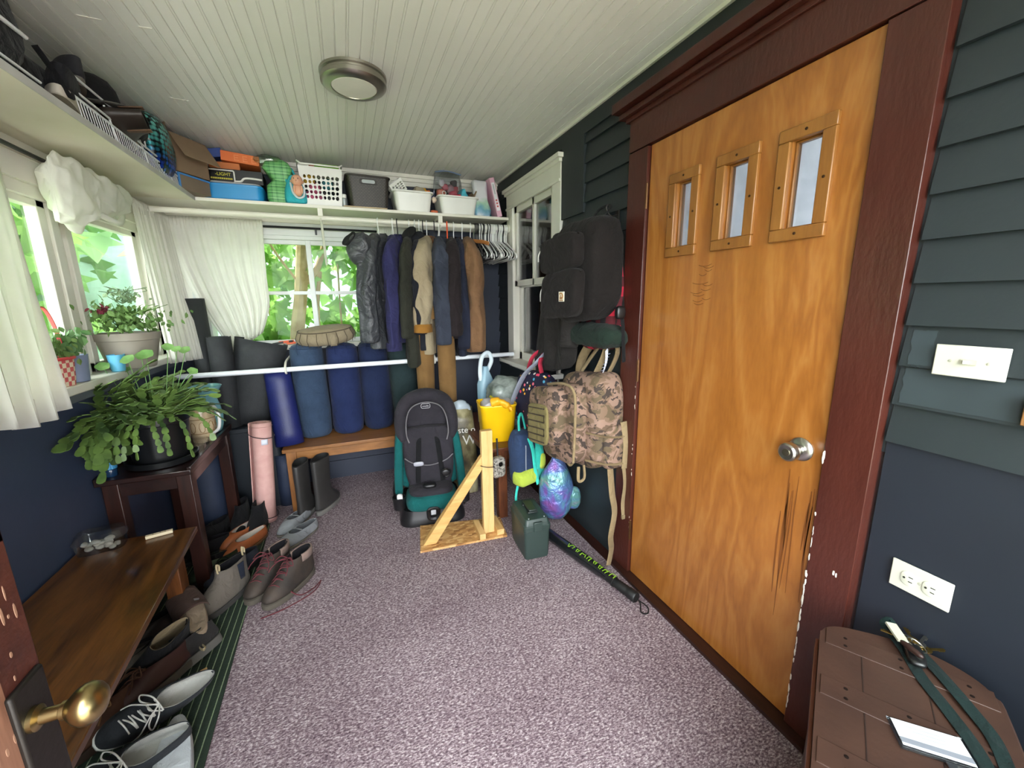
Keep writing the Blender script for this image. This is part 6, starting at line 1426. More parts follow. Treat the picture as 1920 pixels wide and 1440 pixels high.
# ------------------------------------------------------------------ brown chest at the lower right with keys and card
t = T('chest', 'rounded brown wooden chest top at the lower right against the wall', 'chest', (1.087, .55, 0), R(209.4))
BRW = mat('brown stained chest board', '#33211a', '#432d23', scale=7, rough=.5, bump=.3, bscale=40)
out_ = [(.64, 0), (.10, 0), (.03, .004), (-.005, .03), (-.025, .08), (-.04, .15), (-.035, .22), (-.01, .275), (.03, .303), (.10, .311), (.64, .311)]
O = [(p.x, p.y) for p in spline([(x, y, 0) for x, y in out_], 4)]
B().stack([(.525, .99, .99), (.53, 1, 1), (.555, 1, 1), (.56, .992, .985)], O).build('lid', BRW, t, smooth=40)
B().stack([(.0, .96, .96, .01, .006), (.525, .96, .96, .01, .006)], O).build('body', BRW, t, smooth=40)
for u in (.045, .215, .385):
    q = B().loft([[V(u + du, v, z) for du, z in ((-.028, .5595), (.028, .5595), (.028, .5625), (-.028, .5625))] for v in ((.006 if u > .1 else .012), (.304 if u > .1 else .298))]); s = q.build('batten', BRW, t, bev=.001)
    sc = B()
    for v in (.05, .15, .26):
        for du in (-.014, .014): sc.lathe([(.004, 0), (.004, .001), (0, .0012)], (u + du, v, .562), 10)
    sc.build('nail', mat('dark nail', '#1d1310', metal=.5, rough=.5), s)
for v in (.08, .19): B().box((.33, v, .5603), (.55, .002, .001)).build('board_joint', mat('dark joint', '#22130d'), t)
B().bar((.64, -.004, .53), (.05, -.004, .53), .006, .03).build('edge_strap', mat('worn copper strap', '#6f4a3a', metal=.6, rough=.4), t)
LAN = fabric('dark teal ribbon', '#081817', '#0e2220')
z = .5635
def W_(pts, zz=z): return [V(x, y, zz + dz) for x, y, dz in pts]
b = B(); P = spline([V(1.205, .455, z + .004), V(1.17, .41, z), V(1.12, .36, z), V(1.075, .30, z), V(1.03, .245, z), V(.985, .205, z)], 8)
b.loft([[p + V(.011, -.007, .001), p - V(.011, -.007, -.001), p - V(.011, -.007, .0004), p + V(.011, -.007, -.0004)] for p in P])
P = spline([V(1.195, .40, z + .006), V(1.155, .335, z + .004), V(1.115, .28, z + .003), V(1.08, .235, z), V(1.02, .195, z)], 8)
b.loft([[p + V(.011, -.007, .001), p - V(.011, -.007, -.001), p - V(.011, -.007, .0004), p + V(.011, -.007, -.0004)] for p in P])
b.tube(spline([V(1.215, .46, z + .01), V(1.225, .47, z + .02), V(1.21, .475, z + .012), V(1.20, .458, z + .006)], 5), .009, 8, flat=.3)
tag(b.build('lanyard', LAN), 'dark teal ribbon lanyard looped across the brown chest', 'lanyard')
t = T('key_bunch', 'bunch of keys and fobs on the brown chest near the wall', 'keys', (1.20, .405, .5632), R(35))
KS = mat('steel key', '#b4b1a8', metal=1, rough=.3); BKP = plastic('black fob', '#141414', .35)
for k in range(5):
    a = R(-60 + 34 * k); z0 = .003 + .004 * k; d = V(math.cos(a), math.sin(a), .03 * (k - 1))
    q = B().at((0, 0, z0), (0, .02 * k, a)).lathe([(.012, -.001), (.012, .001), (.004, .001), (.004, -.001)], (.022, 0, 0), 14).box((.048, 0, 0), (.034, .006, .002)).box((.055, -.004, 0), (.012, .004, .002)); q.x = Matrix(); q.build('key', KS if k % 2 else mat('brass key', '#a58a4c', metal=1, rough=.35), t)
B().soft((-.035, .01, .012), (.075, .035, .018), .6, .7, 18, 10).build('fob', BKP, t, smooth=60)
B().tube([V(.018 * math.cos(q), .018 * math.sin(q), .014 + .008 * math.sin(q)) for q in [2 * PI * k / 20 for k in range(21)]], .0014, 6).build('key_ring', KS, t)
B().box((.01, .035, .024), (.05, .024, .006), rot=(R(8), R(-10), R(20))).build('tag', mat('cream tag', '#b5b39f'), t, bev=.001)
B().soft((-.045, .02, .03), (.05, .012, .012), .7, .7, 12, 8, rot=(0, 0, R(40))).build('fob_leather', mat('dark leather', '#2c1712', rough=.5), t, smooth=60)
t = T('id_card', 'white card in a clear sleeve with a grey stripe lying on the brown chest', 'card', (.962, .276, .5632), R(-45))
B().box((0, 0, .001), (.116, .066, .0016)).build('sleeve', glass_mat('card sleeve', (.9, .93, .95), .2, .1), t)
B().box((.0, .003, .0026), (.104, .054, .001)).build('card', mat('white card', '#cfd4d8'), t)
B().box((0, -.014, .0034), (.104, .011, .0006)).build('stripe', mat('grey stripe', '#7b7f88'), t)
q = B()
for k in range(3): q.box((-.005 + .004 * k, .018 - .008 * k, .0034), (.06 - .012 * k, .0018, .0005))
q.build('print_line', mat('pale print', '#a3a8b0'), t)
B().tube(spline([(.02, -.036, .003), (.03, -.045, .006), (.05, -.04, .006), (.045, -.03, .003)], 4), .002, 6).box((.03, -.04, .003), (.05, .012, .003)).build('clip', mat('silver clip', '#b8bcc0', metal=1, rough=.3), t)
# ------------------------------------------------------------------ things on the back shelf (top at z = 2.032)
ZS = 2.033
def bin_(label, x, y, w0, d0, h_, m, name='storage_bin', rz=0, taper=.86, lip=.012, cat='bin', r_=.03):
    t = T(name, label, cat, (x, y, ZS), rz)
    B().stack([(0, taper, taper), (.004, taper * 1.01, taper * 1.01), (h_ - .012, 1, 1), (h_ - .01, 1 + lip / w0 * 2, 1 + lip / d0 * 2), (h_, 1 + lip / w0 * 2, 1 + lip / d0 * 2), (h_, 1 + lip / w0, 1 + lip / d0), (h_ - .02, .97, .96), (.02, taper * .97, taper * .96), (.015, taper * .9, taper * .9)], rrect(w0, d0, r_, 5)).build('body', m, t, smooth=45)
    return t
WB = plastic('white bin plastic', '#dddcd8', .35)
BLUE = plastic('azure plastic', '#1f87c4', .4)
t = T('storage_box', 'flat azure blue plastic bin lying in the shelf corner under the boxes', 'bin', (-.595, 3.235, ZS))
b = B().stack([(0, .97, .95), (.01, 1, 1), (.075, 1, 1), (.078, 1.015, 1.02), (.088, 1.015, 1.02), (.092, .98, .98)], rrect(.35, .24, .04, 5)); b.build('body', BLUE, t, smooth=45)
B().stack([(.092, .97, .97), (.100, .95, .95)], rrect(.35, .24, .04, 5)).build('rim', mat('grey lid', '#9ba1a6'), t)
zb = ZS + .101
CARD = mat('brown cardboard', '#7c6650', '#8b745c', scale=5, rough=.85); CARDI = mat('cardboard inside', '#6b5744', rough=.9)
t = T('flashlight_box', 'black and white boxed spotlight on the azure bin', 'box', (-.565, 3.235, zb), R(2))
B().box((0, 0, .04), (.30, .18, .078)).build('carton', mat('black printed carton', '#151517', rough=.4), t, bev=.002)
B().box((-.075, -.0905, .036), (.13, .002, .055)).build('panel', mat('black gloss print', '#0d0d0f', rough=.3), t)
fr_ = [(x - .075, z_ + .036) for x, z_ in rrect(.145, .068, .008, 4)]
B().tube([V(x, -.091, z_) for x, z_ in fr_ + fr_[:1]], .004, 6).build('white_frame', WB, t)
B().tube(spline([(0, -.093, .01), (.03, -.096, .0 + .012), (.05, -.095, .03), (.09, -.093, .034), (.145, -.092, .03)], 5), .006, 6).build('handle_print', WB, t)
YT = mat('yellow print', '#d8c23a', rough=.4)
tw = Matrix.LocRotScale(t.location, t.rotation_euler, None)
text('lettering', '-LIGHT', YT, t, tuple(tw @ V(-.06, -.0925, .046)), (R(90), 0, R(2)), .026)
pl_ = B()
for k in range(12): pl_.box((-.122 + .0095 * k, -.0925, .022), (.0065, .001, .009))
pl_.build('print_line', YT, t)
t = T('shoe_box', 'orange cardboard box with embossed pattern on top of the black carton', 'box', (-.56, 3.225, zb + .08), R(6))
OC = mat('orange carton', '#cf642b', '#d9743a', scale=8, rough=.6)
B().box((-.06, .02, .0215), (.16, .14, .042)).build('lower_carton', mat('dull orange carton', '#b5662f', rough=.6), t, bev=.001)
B().box((.03, .01, .071), (.20, .16, .055), rot=(0, R(4), 0)).build('carton', OC, t, bev=.001)
e = B()
for k in range(3):
    x = -.0 + .045 * k
    e.box((x, -.0705, .071 - .003 * k), (.004, .001, .034)).box((x + .012, -.0705, .085 - .003 * k), (.022, .001, .004)).box((x + .010, -.0705, .071 - .003 * k), (.018, .001, .004)).box((x + .012, -.0705, .057 - .003 * k), (.022, .001, .004))
e.build('embossed_print', mat('light orange print', '#dd8550'), t)
B().box((.03, .02, .105), (.20, .15, .004), rot=(R(12), R(4), 0)).build('lid', mat('white card lid', '#dcdcda'), t, bev=.001)
B().box((-.11, .03, .10), (.075, .10, .05), rot=(0, R(-14), R(10))).build('blue_carton', mat('royal blue carton', '#1f3f86', rough=.5), t, bev=.002)
t = T('cardboard_box', 'open brown cardboard box with a raised flap in the left shelf corner', 'box', (-.83, 3.04, ZS + .085), R(-32))
b = B(); w2, d2, h2 = .11, .11, .19
for a, c in (((-w2, -d2, 0), (w2, d2, .004)), ((-w2, -d2, 0), (-w2 + .004, d2, h2)), ((w2 - .004, -d2, 0), (w2, d2, h2)), ((-w2, -d2, 0), (w2, -d2 + .004, h2)), ((-w2, d2 - .004, 0), (w2, d2, h2))): b.span(a, c)
b.build('carton', CARD, t, smooth=0)
B().loft([[V(w2 + q * .085, y, h2 - q * .125 + o) for y, o in ((-d2, 0), (d2, 0), (d2, .004), (-d2, .004))] for q in (0, 1)]).build('flap', CARD, t, smooth=0)
B().loft([[V(x, -d2 - .012 * q, h2 + .05 * q + o) for x, o in ((-w2, 0), (w2, 0), (w2, .003), (-w2, .003))] for q in (0, 1)]).build('flap', CARD, t, smooth=0)
t = T('document_box', 'blue-edged clear file box beneath the open cardboard box', 'box', (-.83, 3.05, ZS), R(-30))
B().box((0, 0, .04), (.22, .20, .08)).build('body', mat('brown paper box', '#756555', rough=.7), t, bev=.003)
B().box((.0, 0, .079), (.226, .206, .010)).box((.108, -.097, .04), (.010, .010, .084)).build('edge', mat('blue edge', '#3f7fc0', rough=.4), t, bev=.002)
# green plaid bag
def gplaid():
    m, nt, p, out = newmat('green plaid'); v = coords(nt)
    s = node(nt, 'ShaderNodeSeparateXYZ'); nt.links.new(v, s.inputs[0]); fs = []
    for k, fr in ((2, 26), (0, 14)):
        a = node(nt, 'ShaderNodeMath', operation='MULTIPLY'); a.inputs[1].default_value = fr; nt.links.new(s.outputs[k], a.inputs[0])
        f = node(nt, 'ShaderNodeMath', operation='FRACT'); nt.links.new(a.outputs[0], f.inputs[0])
        fs.append(ramp(nt, f.outputs[0], [(0, '#6fae6c'), (.35, '#4c8f52'), (.5, '#2a5d38'), (.6, '#7dba78'), (.85, '#3f7f49')], 'CONSTANT'))
    mx = node(nt, 'ShaderNodeMixRGB', blend_type='MIX'); mx.inputs[0].default_value = .35; nt.links.new(fs[0], mx.inputs[1]); nt.links.new(fs[1], mx.inputs[2])
    nt.links.new(mx.outputs[0], p.inputs['Base Color']); p.inputs['Roughness'].default_value = .5
    return m
t = T('gift_bag', 'green plaid cloth bag slumped between the blue bin and the doll pouch', 'bag', (-.335, 3.20, ZS))
b = B().loft([[V(x + .02 * (z > .12) - .05 * max(0, z - .12) * 4 * .5, y, z) for x, y in rrect(w2, d2, .03, 5)] for z, w2, d2 in ((0, .115, .13), (.03, .13, .15), (.10, .13, .14), (.14, .10, .11), (.165, .12, .12), (.21, .17, .15), (.25, .13, .13), (.28, .05, .06))]).crumple(.010, 13, 2); b.build('cloth', gplaid(), t, smooth=60)
B().soft((-.04, -.03, .255), (.15, .10, .06), .7, .8, 18, 10).crumple(.012, 20, 5).build('film', glass_mat('clear film', (.85, .95, .85), .3, .15), t)
# doll pouch
t = T('doll_pouch', 'turquoise doll carrier with a handle loop and a small bald doll', 'toy', (-.235, 3.15, ZS))
TQP = fabric('turquoise fleece', '#2f9fae', '#3fb0bd')
b = B().stack([(0, .95, .9), (.02, 1, 1), (.08, .97, 1), (.13, .72, .9), (.165, .5, .6), (.175, .3, .4)], rrect(.135, .10, .04, 6)).crumple(.005, 14, 2); b.build('pouch', TQP, t, sub=1, smooth=60)
B().tube(spline([(-.045, 0, .13), (-.05, 0, .20), (-.01, 0, .215), (.01, 0, .15)], 6), .006, 8).build('handle', TQP, t)
B().tube(spline([(-.02, -.052, .12), (-.01, -.06, .06), (.02, -.062, .03), (.05, -.058, .045), (.055, -.05, .09)], 6), .006, 8).build('trim', mat('pale piping', '#c6d5dc'), t)
SKN = mat('doll vinyl', '#d9a386', rough=.45)
hd = B().ball((.018, -.052, .135), (.033, .030, .035), 20, 14); hd.ball((-.0, -.079, .13), .006, 8, 6)
hd = B().soft((.018, -.052, .135), (.066, .060, .070), 1, .95, 22, 16).ball((.014, -.083, .13), .005, 8, 6).ball((.051, -.05, .13), .008, 8, 6).ball((-.015, -.05, .13), .008, 8, 6)
hd.soft((.02, -.054, .075), (.05, .045, .07), .9, .9, 16, 10).soft((.0, -.07, .08), (.016, .02, .05), .9, .9, 10, 8).soft((.042, -.07, .08), (.016, .02, .05), .9, .9, 10, 8)
hd.build('doll_body', SKN, t, smooth=60)
B().ball((.003, -.081, .142), .0035, 8, 6).ball((.027, -.083, .142), .0035, 8, 6).build('doll_eye', mat('doll eye', '#3a2c2c', rough=.3), t)
# laundry basket with round holes
t = T('laundry_basket', 'white plastic basket with rows of round holes, filled with toys', 'basket', (-.08, 3.235, ZS), R(3))
def holed(w0, w1, d0, d1, h_, nx, rows):
    """basket wall as strips with round holes"""
    b = B()
    faces = [((-1, -1), (1, -1)), ((1, -1), (1, 1)), ((1, 1), (-1, 1)), ((-1, 1), (-1, -1))]
    for (ax, ay), (cx, cy) in faces:
        def P(u, v):
            w_ = lerp(w0, w1, v) / 2; d_ = lerp(d0, d1, v) / 2
            return V(lerp(ax, cx, u) * w_, lerp(ay, cy, u) * d_, h_ * v)
        z0, z1 = .16, .80
        b.add([P(0, 0), P(1, 0), P(1, z0), P(0, z0)], [(0, 1, 2, 3)]); b.add([P(0, z1), P(1, z1), P(1, 1), P(0, 1)], [(0, 1, 2, 3)])
        b.add([P(0, z0), P(.06, z0), P(.06, z1), P(0, z1)], [(0, 1, 2, 3)]); b.add([P(.94, z0), P(1, z0), P(1, z1), P(.94, z1)], [(0, 1, 2, 3)])
        for i in range(nx):
            for j in range(rows):
                u0, u1 = .06 + .88 * i / nx, .06 + .88 * (i + 1) / nx; v0, v1 = lerp(z0, z1, j / rows), lerp(z0, z1, (j + 1) / rows)
                uc, vc = (u0 + u1) / 2, (v0 + v1) / 2; rr = .42 if (i + j) % 2 else .34
                sq = []; ci = []
                for k in range(16):
                    a = 2 * PI * k / 16; c_, s_ = math.cos(a), math.sin(a); m_ = max(abs(c_), abs(s_))
                    sq.append(P(uc + (u1 - u0) / 2 * c_ / m_, vc + (v1 - v0) / 2 * s_ / m_)); ci.append(P(uc + (u1 - u0) * rr * c_, vc + (v1 - v0) * rr * s_))
                b.add(sq + ci, [(k, (k + 1) % 16, 16 + (k + 1) % 16, 16 + k) for k in range(16)])
    b.add([V(sx * w0 / 2, sy * d0 / 2, .002) for sx, sy in ((-1, -1), (1, -1), (1, 1), (-1, 1))], [(0, 1, 2, 3)])
    return b
holed(.225, .262, .19, .225, .235, 8, 5).build('body', WB, t, solid=.003, smooth=0)
rim = B()
rim.tube([V(x, y, .236 + .025 * (abs(x) / .131) ** 6) for x, y in rrect(.268, .231, .02, 5) + rrect(.268, .231, .02, 5)[:1]], .005, 8); rim.build('rim', WB, t)
TOY = {}
def toy(label, c, d, col, e=.6, seed=1, cat='toy', name='toy', group=None, cr=.004):
    o = B().soft(c, d, e, e, 18, 12).crumple(cr, 25, seed).build(name, plastic('toy ' + col, col, .5), smooth=60)
    return tag(o, label, cat, group)
for k, (x, y, z, col) in enumerate(((-.15, 3.20, .06, '#c9507a'), (-.12, 3.21, .12, '#d0688c'), (-.15, 3.2, .17, '#c8a23c'), (-.03, 3.22, .07, '#2c2b30'), (-.04, 3.2, .15, '#3c7f8a'), (.0, 3.24, .12, '#26262c'), (-.09, 3.27, .16, '#3a3338'), (-.09, 3.24, .05, '#c56f92'))):
    toy('soft toy seen through the holes of the white basket', (x, y, ZS + z), (.075, .075, .075), col, .8, k, 'toy', 'soft_toy', 'toys inside the holed basket')
toy('lime green book lying slanted on top of the holed basket', (-.035, 3.22, ZS + .252), (.15, .12, .03), '#6fae2a', .15, 3, 'book', 'toy_book', cr=.001)
toy('green folder poking out above the lime book', (-.02, 3.27, ZS + .272), (.12, .08, .02), '#4f9430', .15, 4, 'folder', 'folder', cr=.001)
toy('pink doll head at the top left of the holed basket', (-.125, 3.20, ZS + .25), (.042, .042, .042), '#d98f7a', 1, 5, 'doll', 'doll')
toy('reddish doll arm at the rim of the holed basket', (-.155, 3.19, ZS + .235), (.06, .03, .025), '#c46a5c', .9, 6, 'doll', 'doll_figure')
t = T('spray_can', 'small grey can with a white cap between the two baskets', 'can', (.055, 3.16, ZS))
B().lathe([(.018, 0), (.02, .003), (.02, .06), (.017, .064)], n=20).build('body', mat('grey can', '#8f9496', metal=.4, rough=.4), t)
B().lathe([(.0165, .064), (.0175, .066), (.0175, .085), (.015, .088)], n=20).build('cap', WB, t)
# dark wicker basket
t = T('wicker_basket', 'dark brown woven plastic basket with a slot handle', 'basket', (.215, 3.235, ZS), R(2))
def wick():
    m, nt, p, out = newmat('dark wicker'); v = coords(nt)
    br = nt.nodes.new('ShaderNodeTexBrick'); br.inputs['Scale'].default_value = 26; br.inputs['Mortar Size'].default_value = .06
    mp = nt.nodes.new('ShaderNodeMapping'); mp.inputs['Rotation'].default_value = (R(90), 0, 0); nt.links.new(v, mp.inputs[0]); nt.links.new(mp.outputs[0], br.inputs[0])
    for k, c in (('Color1', '#38322d'), ('Color2', '#4a423c'), ('Mortar', '#100e0d')): br.inputs[k].default_value = (*lin(c), 1)
    nt.links.new(br.outputs[0], p.inputs['Base Color']); p.inputs['Roughness'].default_value = .5; add_bump(nt, p, br.outputs['Fac'], -.8, .004)
    return m
WK = wick()
B().stack([(0, .84, .84), (.004, .85, .85), (.20, .98, .98), (.205, 1, 1), (.205, .95, .95), (.03, .82, .82), (.02, .8, .8)], rrect(.285, .24, .03, 5)).build('body', WK, t, smooth=40)
B().tube([V(x, y, .208) for x, y in rrect(.285, .24, .03, 5) + rrect(.285, .24, .03, 5)[:1]], .0065, 8).build('rim', mat('dark plastic rim', '#332d2a', rough=.5), t)
B().loft([[V(x, -.1155 + o, z + .172) for x, z in rrect(.10 * k, .03 * k, .013, 5)] for o, k in ((0, 1.12), (-.004, 1.1), (-.004, .9), (.003, .86))]).build('handle_frame', mat('dark plastic rim', '#332d2a', rough=.5), t)
B().loft([[V(x, -.1195, z + .172) for x, z in rrect(.086, .022, .010, 5)], [V(x, -.1185, z + .172) for x, z in rrect(.086, .022, .010, 5)]]).build('handle_slot', mat('pale content', '#aeb4b8'), t)
for k, x in enumerate((.17, .26, .285)): toy('white toy piece sticking above the wicker basket', (x, 3.22, ZS + .213), (.05, .03, .03), '#dfe0df', .6, k, 'toy', 'white_toy', 'white toys in the wicker basket')
tag(B().span((.05, 3.095, ZS - .0005), (.33, 3.13, ZS + .006)).build('cardboard_strip', mat('tan strip', '#b59f7f'), smooth=0), 'flat tan cardboard strip under the wicker basket at the shelf edge', 'cardboard')
# two white bins
bin_('white storage bin holding a tilted white lattice basket', .515, 3.22, .27, .23, .135, WB)
bin_('white storage bin nearest the window, under the zip bag of toys', .845, 3.22, .29, .23, .125, WB)
t = T('lattice_basket', 'small white lattice basket tipped over in the white bin', 'basket', (.44, 3.20, ZS + .135), (R(12), R(-38), 0))
holed(.09, .10, .09, .10, .085, 4, 4).build('body', WB, t, solid=.0025, smooth=0)
for k, (x, z, col, d, l) in enumerate(((.57, .155, '#9a8f7c', (.09, .09, .055), 'beige tin toy in the white bin beside the lattice basket'), (.60, .165, '#e0a520', (.06, .05, .045), 'yellow duck-like toy in the white bin'), (.635, .15, '#dd7433', (.05, .05, .04), 'orange toy at the right end of the white bin'), (.66, .14, '#4b5590', (.04, .05, .04), 'blue toy brick at the bin corner'))):
    toy(l, (x, 3.20, ZS + z), d, col, .7, k + 20, cr=.008)
toy('pale pink ball hanging between the two white bins', (.665, 3.12, ZS + .09), (.034, .034, .04), '#cdb9a8', 1, 31)
toy('small orange toy at the shelf edge between the two white bins', (.665, 3.14, ZS + .012), (.05, .04, .024), '#c8623f', .8, 32)
t = T('zip_bag', 'clear zip bag bulging with coloured toys above the right white bin', 'bag', (.785, 3.21, ZS + .10))
ZF = glass_mat('zip bag film', (.9, .92, .96), .25, .12)
B().loft([[V(x + .03 * z, y, z) for x, y in rrect(w2, d2, .03, 6)] for z, w2, d2 in ((.0, .18, .12), (.06, .20, .14), (.13, .20, .10), (.18, .19, .05), (.205, .19, .006))]).crumple(.008, 12, 3).build('film', ZF, t, smooth=60)
B().tube(spline([(-.085, .0, .205), (0, -.01, .215), (.11, .0, .20)], 5), .005, 6).build('zip', mat('blue zip', '#6f7f9f', rough=.4), t)
for k, (x, z, col, d) in enumerate(((-.05, .05, '#d2603f', .07), (-.02, .10, '#b75565', .05), (.04, .05, '#c22f52', .06), (.02, .09, '#8f6f76', .06), (.05, .13, '#3c3236', .05), (-.04, .13, '#c9c2c6', .05), (.0, .03, '#d06a8a', .05), (.06, .09, '#a33a4a', .045))):
    toy('coloured toy piece inside the clear zip bag', (.785 + x, 3.20, ZS + .10 + z), (d, d * .8, d), col, .8, 40 + k, 'toy', 'toy_piece', 'toys in the zip bag', .01)
toy('aqua toy horse beside the zip bag', (.90, 3.19, ZS + .155), (.06, .05, .08), '#4fb3c8', .7, 50, cr=.012)
toy('crimson toy cup beside the zip bag', (.845, 3.15, ZS + .13), (.06, .04, .035), '#c2304f', .7, 51, cr=.006)
t = T('craft_box', 'brown folded cardboard piece standing in the right white bin', 'box', (.945, 3.20, ZS + .09), (0, R(24), R(10)))
B().box((0, 0, .04), (.008, .12, .12)).box((.02, -.02, .03), (.05, .008, .10)).build('carton', CARD, t)
t = T('zip_ring', 'white wire ring clipped on the right white bin', 'ring', (.735, 3.10, ZS + .125))
B().tube([V(.013 * math.cos(a), 0, .012 + .013 * math.sin(a)) for a in [2 * PI * k / 18 for k in range(19)]], .002, 6).build('ring', WB, t)
b = B().loft([[V(1.035 + x, 3.20 + y, ZS + z) for x, y in rrect(w2, d2, .03, 6)] for z, w2, d2 in ((0, .12, .14), (.05, .14, .16), (.12, .11, .13), (.2, .10, .10), (.255, .12, .06), (.27, .09, .02))]).crumple(.012, 12, 6)
def pbag():
    m, nt, p, out = newmat('printed plastic bag'); tc = nt.nodes.new('ShaderNodeTexCoord'); s = nt.nodes.new('ShaderNodeSeparateXYZ'); nt.links.new(tc.outputs['Object'], s.inputs[0])
    n_ = node(nt, 'ShaderNodeTexNoise', Scale=14); nt.links.new(tc.outputs['Object'], n_.inputs['Vector'])
    a = node(nt, 'ShaderNodeMath', operation='MULTIPLY_ADD'); a.inputs[1].default_value = .12; nt.links.new(n_.outputs[0], a.inputs[0]); nt.links.new(s.outputs[2], a.inputs[2])
    nt.links.new(ramp(nt, a.outputs[0], [(.05, '#d5d8dc'), (.09, '#7fa3bd'), (.12, '#5f93a8'), (.16, '#9ec0a8'), (.20, '#d2d2d8')]), p.inputs['Base Color']); p.inputs['Roughness'].default_value = .35
    return m
tag(b.build('plastic_bag', pbag(), smooth=60), 'white plastic bag with blue-green print squeezed beside the right white bin', 'bag')
t = T('toy_phone', 'dark teal toy device leaning behind the pink box', 'toy', (1.115, 3.24, ZS), (0, R(-12), 0))
B().box((0, 0, .06), (.07, .03, .12)).build('body', plastic('dark teal plastic', '#1f5560', .4), t, bev=.012)
B().box((0, -.016, .07), (.045, .004, .06)).build('screen', plastic('deep teal', '#123038', .3), t, bev=.004)
t = T('board_game', 'pink narrow box leaning against the window casing at the shelf end', 'box', (1.165, 3.20, ZS + .002), (0, R(-13), 0))
B().box((.0, 0, .14), (.04, .19, .28)).build('carton', mat('pale pink carton', '#cf9fb4', rough=.5), t, bev=.002)
q = B().box((0, -.0955, .145), (.026, .001, .20)); q.build('label', mat('white spine', '#dcdadf'), t)
q = B()
for k in range(12): q.box((0, -.0962, .165 + .006 * k), (.008, .0008, .0035))
q.build('print_line', mat('grey spine print', '#6d6a75'), t)
q = B()
for k in range(3): q.lathe([(.007, 0), (.007, .001), (0, .001)], (0, -.096, .075 + .022 * k), 12, rot=(R(90), 0, 0))
q.build('print_dot', mat('red spine print', '#c8484e'), t)
t = T('toy_case', 'grey-violet flat case behind the dark teal toy device', 'box', (1.10, 3.34, ZS), (0, R(-6), 0))
B().box((0, 0, .12), (.10, .06, .24)).build('case', mat('grey violet case', '#4a4652', rough=.5), t, bev=.004)

# ------------------------------------------------------------------ left shelf
RK = plastic('white coated wire', '#dadcde', .3)
t = T('wire_rack', 'white wire shelf rack lying along the edge of the left shelf', 'rack', (-.80, 2.5, ZS))
b = B()
rails = [((-.786, 1.55, 2.04), (-.786, 3.09, 2.04)), ((-.795, 1.99, 2.105), (-.79, 3.09, 2.09)), ((-.80, 1.99, 2.13), (-.79, 3.09, 2.11)), ((-.81, 1.98, 2.19), (-.80, 3.09, 2.178))]
for a, c in rails: b.tube([a, c], .0042, 8)
b.tube([(-.80, 1.45, 2.165), (-.80, 1.80, 2.175)], .006, 8).tube([(-.79, 1.45, 2.06), (-.79, 1.80, 2.06)], .004, 8)
for y in (2.24, 2.52, 2.80, 3.02): b.tube([(-.808, y, 2.18 - .04 * (y - 2) / 1.1), (-.788, y + .01, 2.04)], .0038, 7).tube([(-.795, y + .03, 2.115), (-.80, y + .04, 2.16)], .003, 6)
b.build('frame', RK, t, world=True)
b = B()
for k in range(54):
    y = 2.0 + .0203 * k
    b.tube([(-.786, y, 2.042), (-.795, y + .006, 2.10)], .0016, 5)
b.build('wire', RK, t, world=True, kind='stuff')
b = B()
for k in range(22): b.tube([(-.79, 1.72 + .02 * k, 2.043), (-.98, 1.74 + .02 * k, 2.045)], .0016, 5)
b.build('wire', RK, t, world=True, kind='stuff')
DKF = fabric('black nylon', '#101013', sheen=.1)
def dark(label, c, d, m, e, seed, cat, name, cr=.014, rot=None):
    return tag(B().soft(c, d, e, e + .1, 28, 20, rot).crumple(cr, 11, seed).build(name, m, smooth=60), label, cat)
dark('long black duffel lying along the left shelf beneath the shoes', (-.95, 2.20, ZS + .085), (.20, .80, .17), DKF, .5, 9, 'bag', 'duffel_bag')
dark('black bag stuffed up to the ceiling at the near end of the left shelf', (-.93, 1.72, ZS + .155), (.24, .30, .30), DKF, .6, 3, 'bag', 'black_bag')
t = T('strap', 'black strap dangling beside the stuffed black bag', 'strap', (-.80, 1.93, ZS))
B().tube(spline([(-.02, -.05, .16), (.0, -.01, .10), (.01, .02, .05), (.0, .05, .08), (-.03, .09, .09)], 6), .012, 8, flat=.3).build('webbing', fabric('black webbing', '#131315'), t)
SHK = fabric('black shoe mesh', '#161619', '#202024'); PALE = mat('pale midsole', '#b2aa9c', rough=.6)
sm_ = mat('dark midsole', '#5f5a54', rough=.7)
shoe('sneaker', 'black sneaker with a thick pale sole lying on the wire rack', (-.86, 2.06, ZS + .045), (0, R(8), R(25)), 'low', SHK, LIND, PALE, .29, .105, sole_t=.03)
shoe('sneaker', 'black and grey sneaker farther back on the left shelf', (-.90, 2.22, ZS + .15), (0, R(0), R(40)), 'low', fabric('grey black knit', '#232326', '#36363a'), LIND, sm_, .28, .10, sole_t=.028)
t = T('hat', 'black and grey baseball cap on top of the shoes on the left shelf', 'cap', (-.88, 2.34, ZS + .17), (R(8), R(10), R(-40)))
B().lathe([(.085, 0), (.088, .02), (.08, .06), (.06, .09), (.03, .105), (0, .108)], n=28, cap=(False, False)).build('crown', fabric('black cap twill', '#18181a'), t, solid=.003, smooth=60)
B().grid(lambda u, v: V((.085 + .06 * v * math.sin(PI * u)) * math.cos(lerp(R(-60), R(60), u)), (.085 + .03 * v) * math.sin(lerp(R(-60), R(60), u)) , -.002 + .012 * math.cos(lerp(R(-60), R(60), u)) * v), 16, 4).build('brim', fabric('grey cap brim', '#55534f'), t, solid=.003)
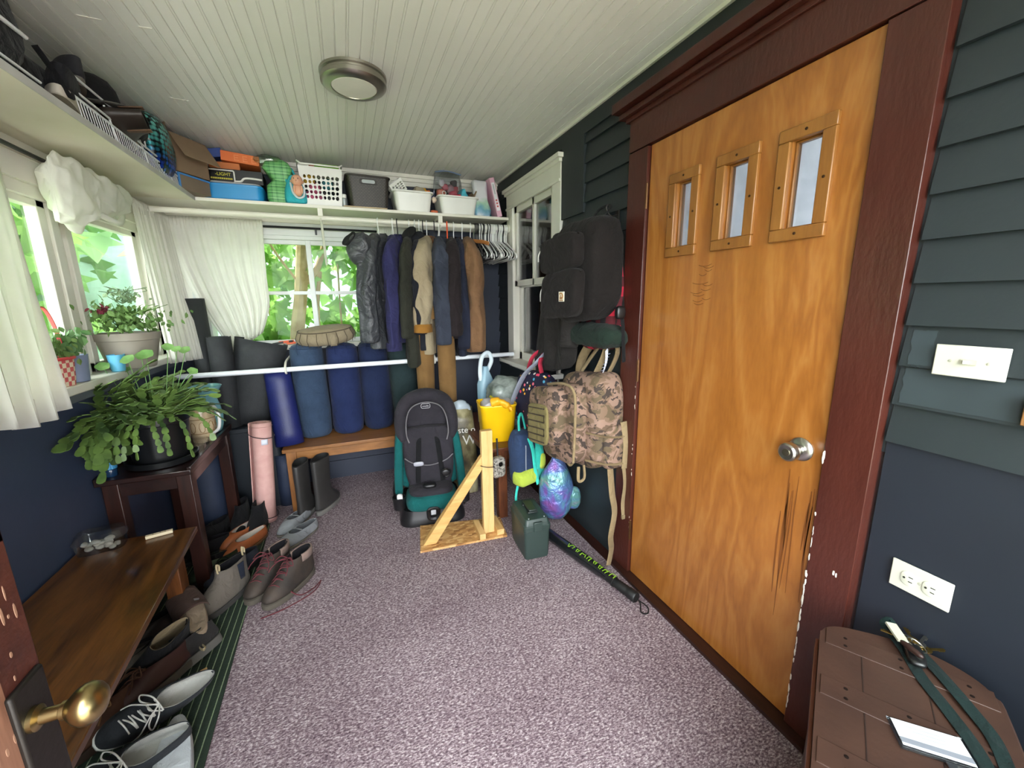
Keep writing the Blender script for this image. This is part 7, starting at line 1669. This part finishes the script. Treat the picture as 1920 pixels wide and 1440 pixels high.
shoe('work_boot', 'dark brown boot with a tan panel lying on its side on the left shelf', (-.87, 2.36, ZS + .10), (R(10), R(80), R(18)), 'mid', mat('dark brown boot leather', '#231c18', '#302620', rough=.5), LIND, sm_, .29, .105, gore=fabric('tan panel', '#6b5140'), cat='boot')
shoe('sneaker', 'dark grey sneaker with a beige sole tipped against the sequin bag', (-.86, 2.50, ZS + .12), (R(-6), R(50), R(12)), 'low', fabric('charcoal knit', '#232326', '#2d2d30'), LIND, PALE, .28, .10, sole_t=.03)
def sequin():
    m, nt, p, out = newmat('mermaid sequins'); v = coords(nt)
    vo = node(nt, 'ShaderNodeTexVoronoi', Scale=42, Randomness=.25); nt.links.new(v, vo.inputs['Vector'])
    s = nt.nodes.new('ShaderNodeSeparateXYZ'); nt.links.new(v, s.inputs[0])
    c = ramp(nt, s.outputs[2], [(0, '#1a2a9a'), (.09, '#1b3fa0'), (.14, '#2f8f96'), (.24, '#6fc0b8')])
    e = ramp(nt, vo.outputs['Distance'], [(.35, '#ffffff'), (.6, '#16202c')])
    mx = node(nt, 'ShaderNodeMixRGB', blend_type='MULTIPLY'); mx.inputs[0].default_value = 1; nt.links.new(c, mx.inputs[1]); nt.links.new(e, mx.inputs[2])
    nt.links.new(mx.outputs[0], p.inputs['Base Color']); p.inputs['Roughness'].default_value = .25; p.inputs['Metallic'].default_value = .5; add_bump(nt, p, vo.outputs['Distance'], .5, .002)
    return m
dark('teal to blue sequin bag on the left shelf next to the cardboard box', (-.84, 2.76, ZS + .15), (.16, .24, .31), sequin(), .7, 5, 'bag', 'sequin_bag', .008, (R(8), 0, 0))
t = T('strap', 'black strap end rising above the cardboard box', 'strap', (-.90, 3.10, ZS + .26))
B().tube(spline([(-.04, .0, -.1), (.0, .04, .0), (.06, .06, .02), (.11, .06, .045)], 6), .008, 8, flat=.4).build('webbing', fabric('black webbing', '#131315'), t)
t = T('paper_sheet', 'pale violet paper standing behind the cardboard box', 'paper', (-.76, 3.26, ZS + .10), (R(-8), R(12), R(10)))
B().box((0, 0, .09), (.10, .003, .18)).build('sheet', mat('pale violet paper', '#9d98b5'), t)
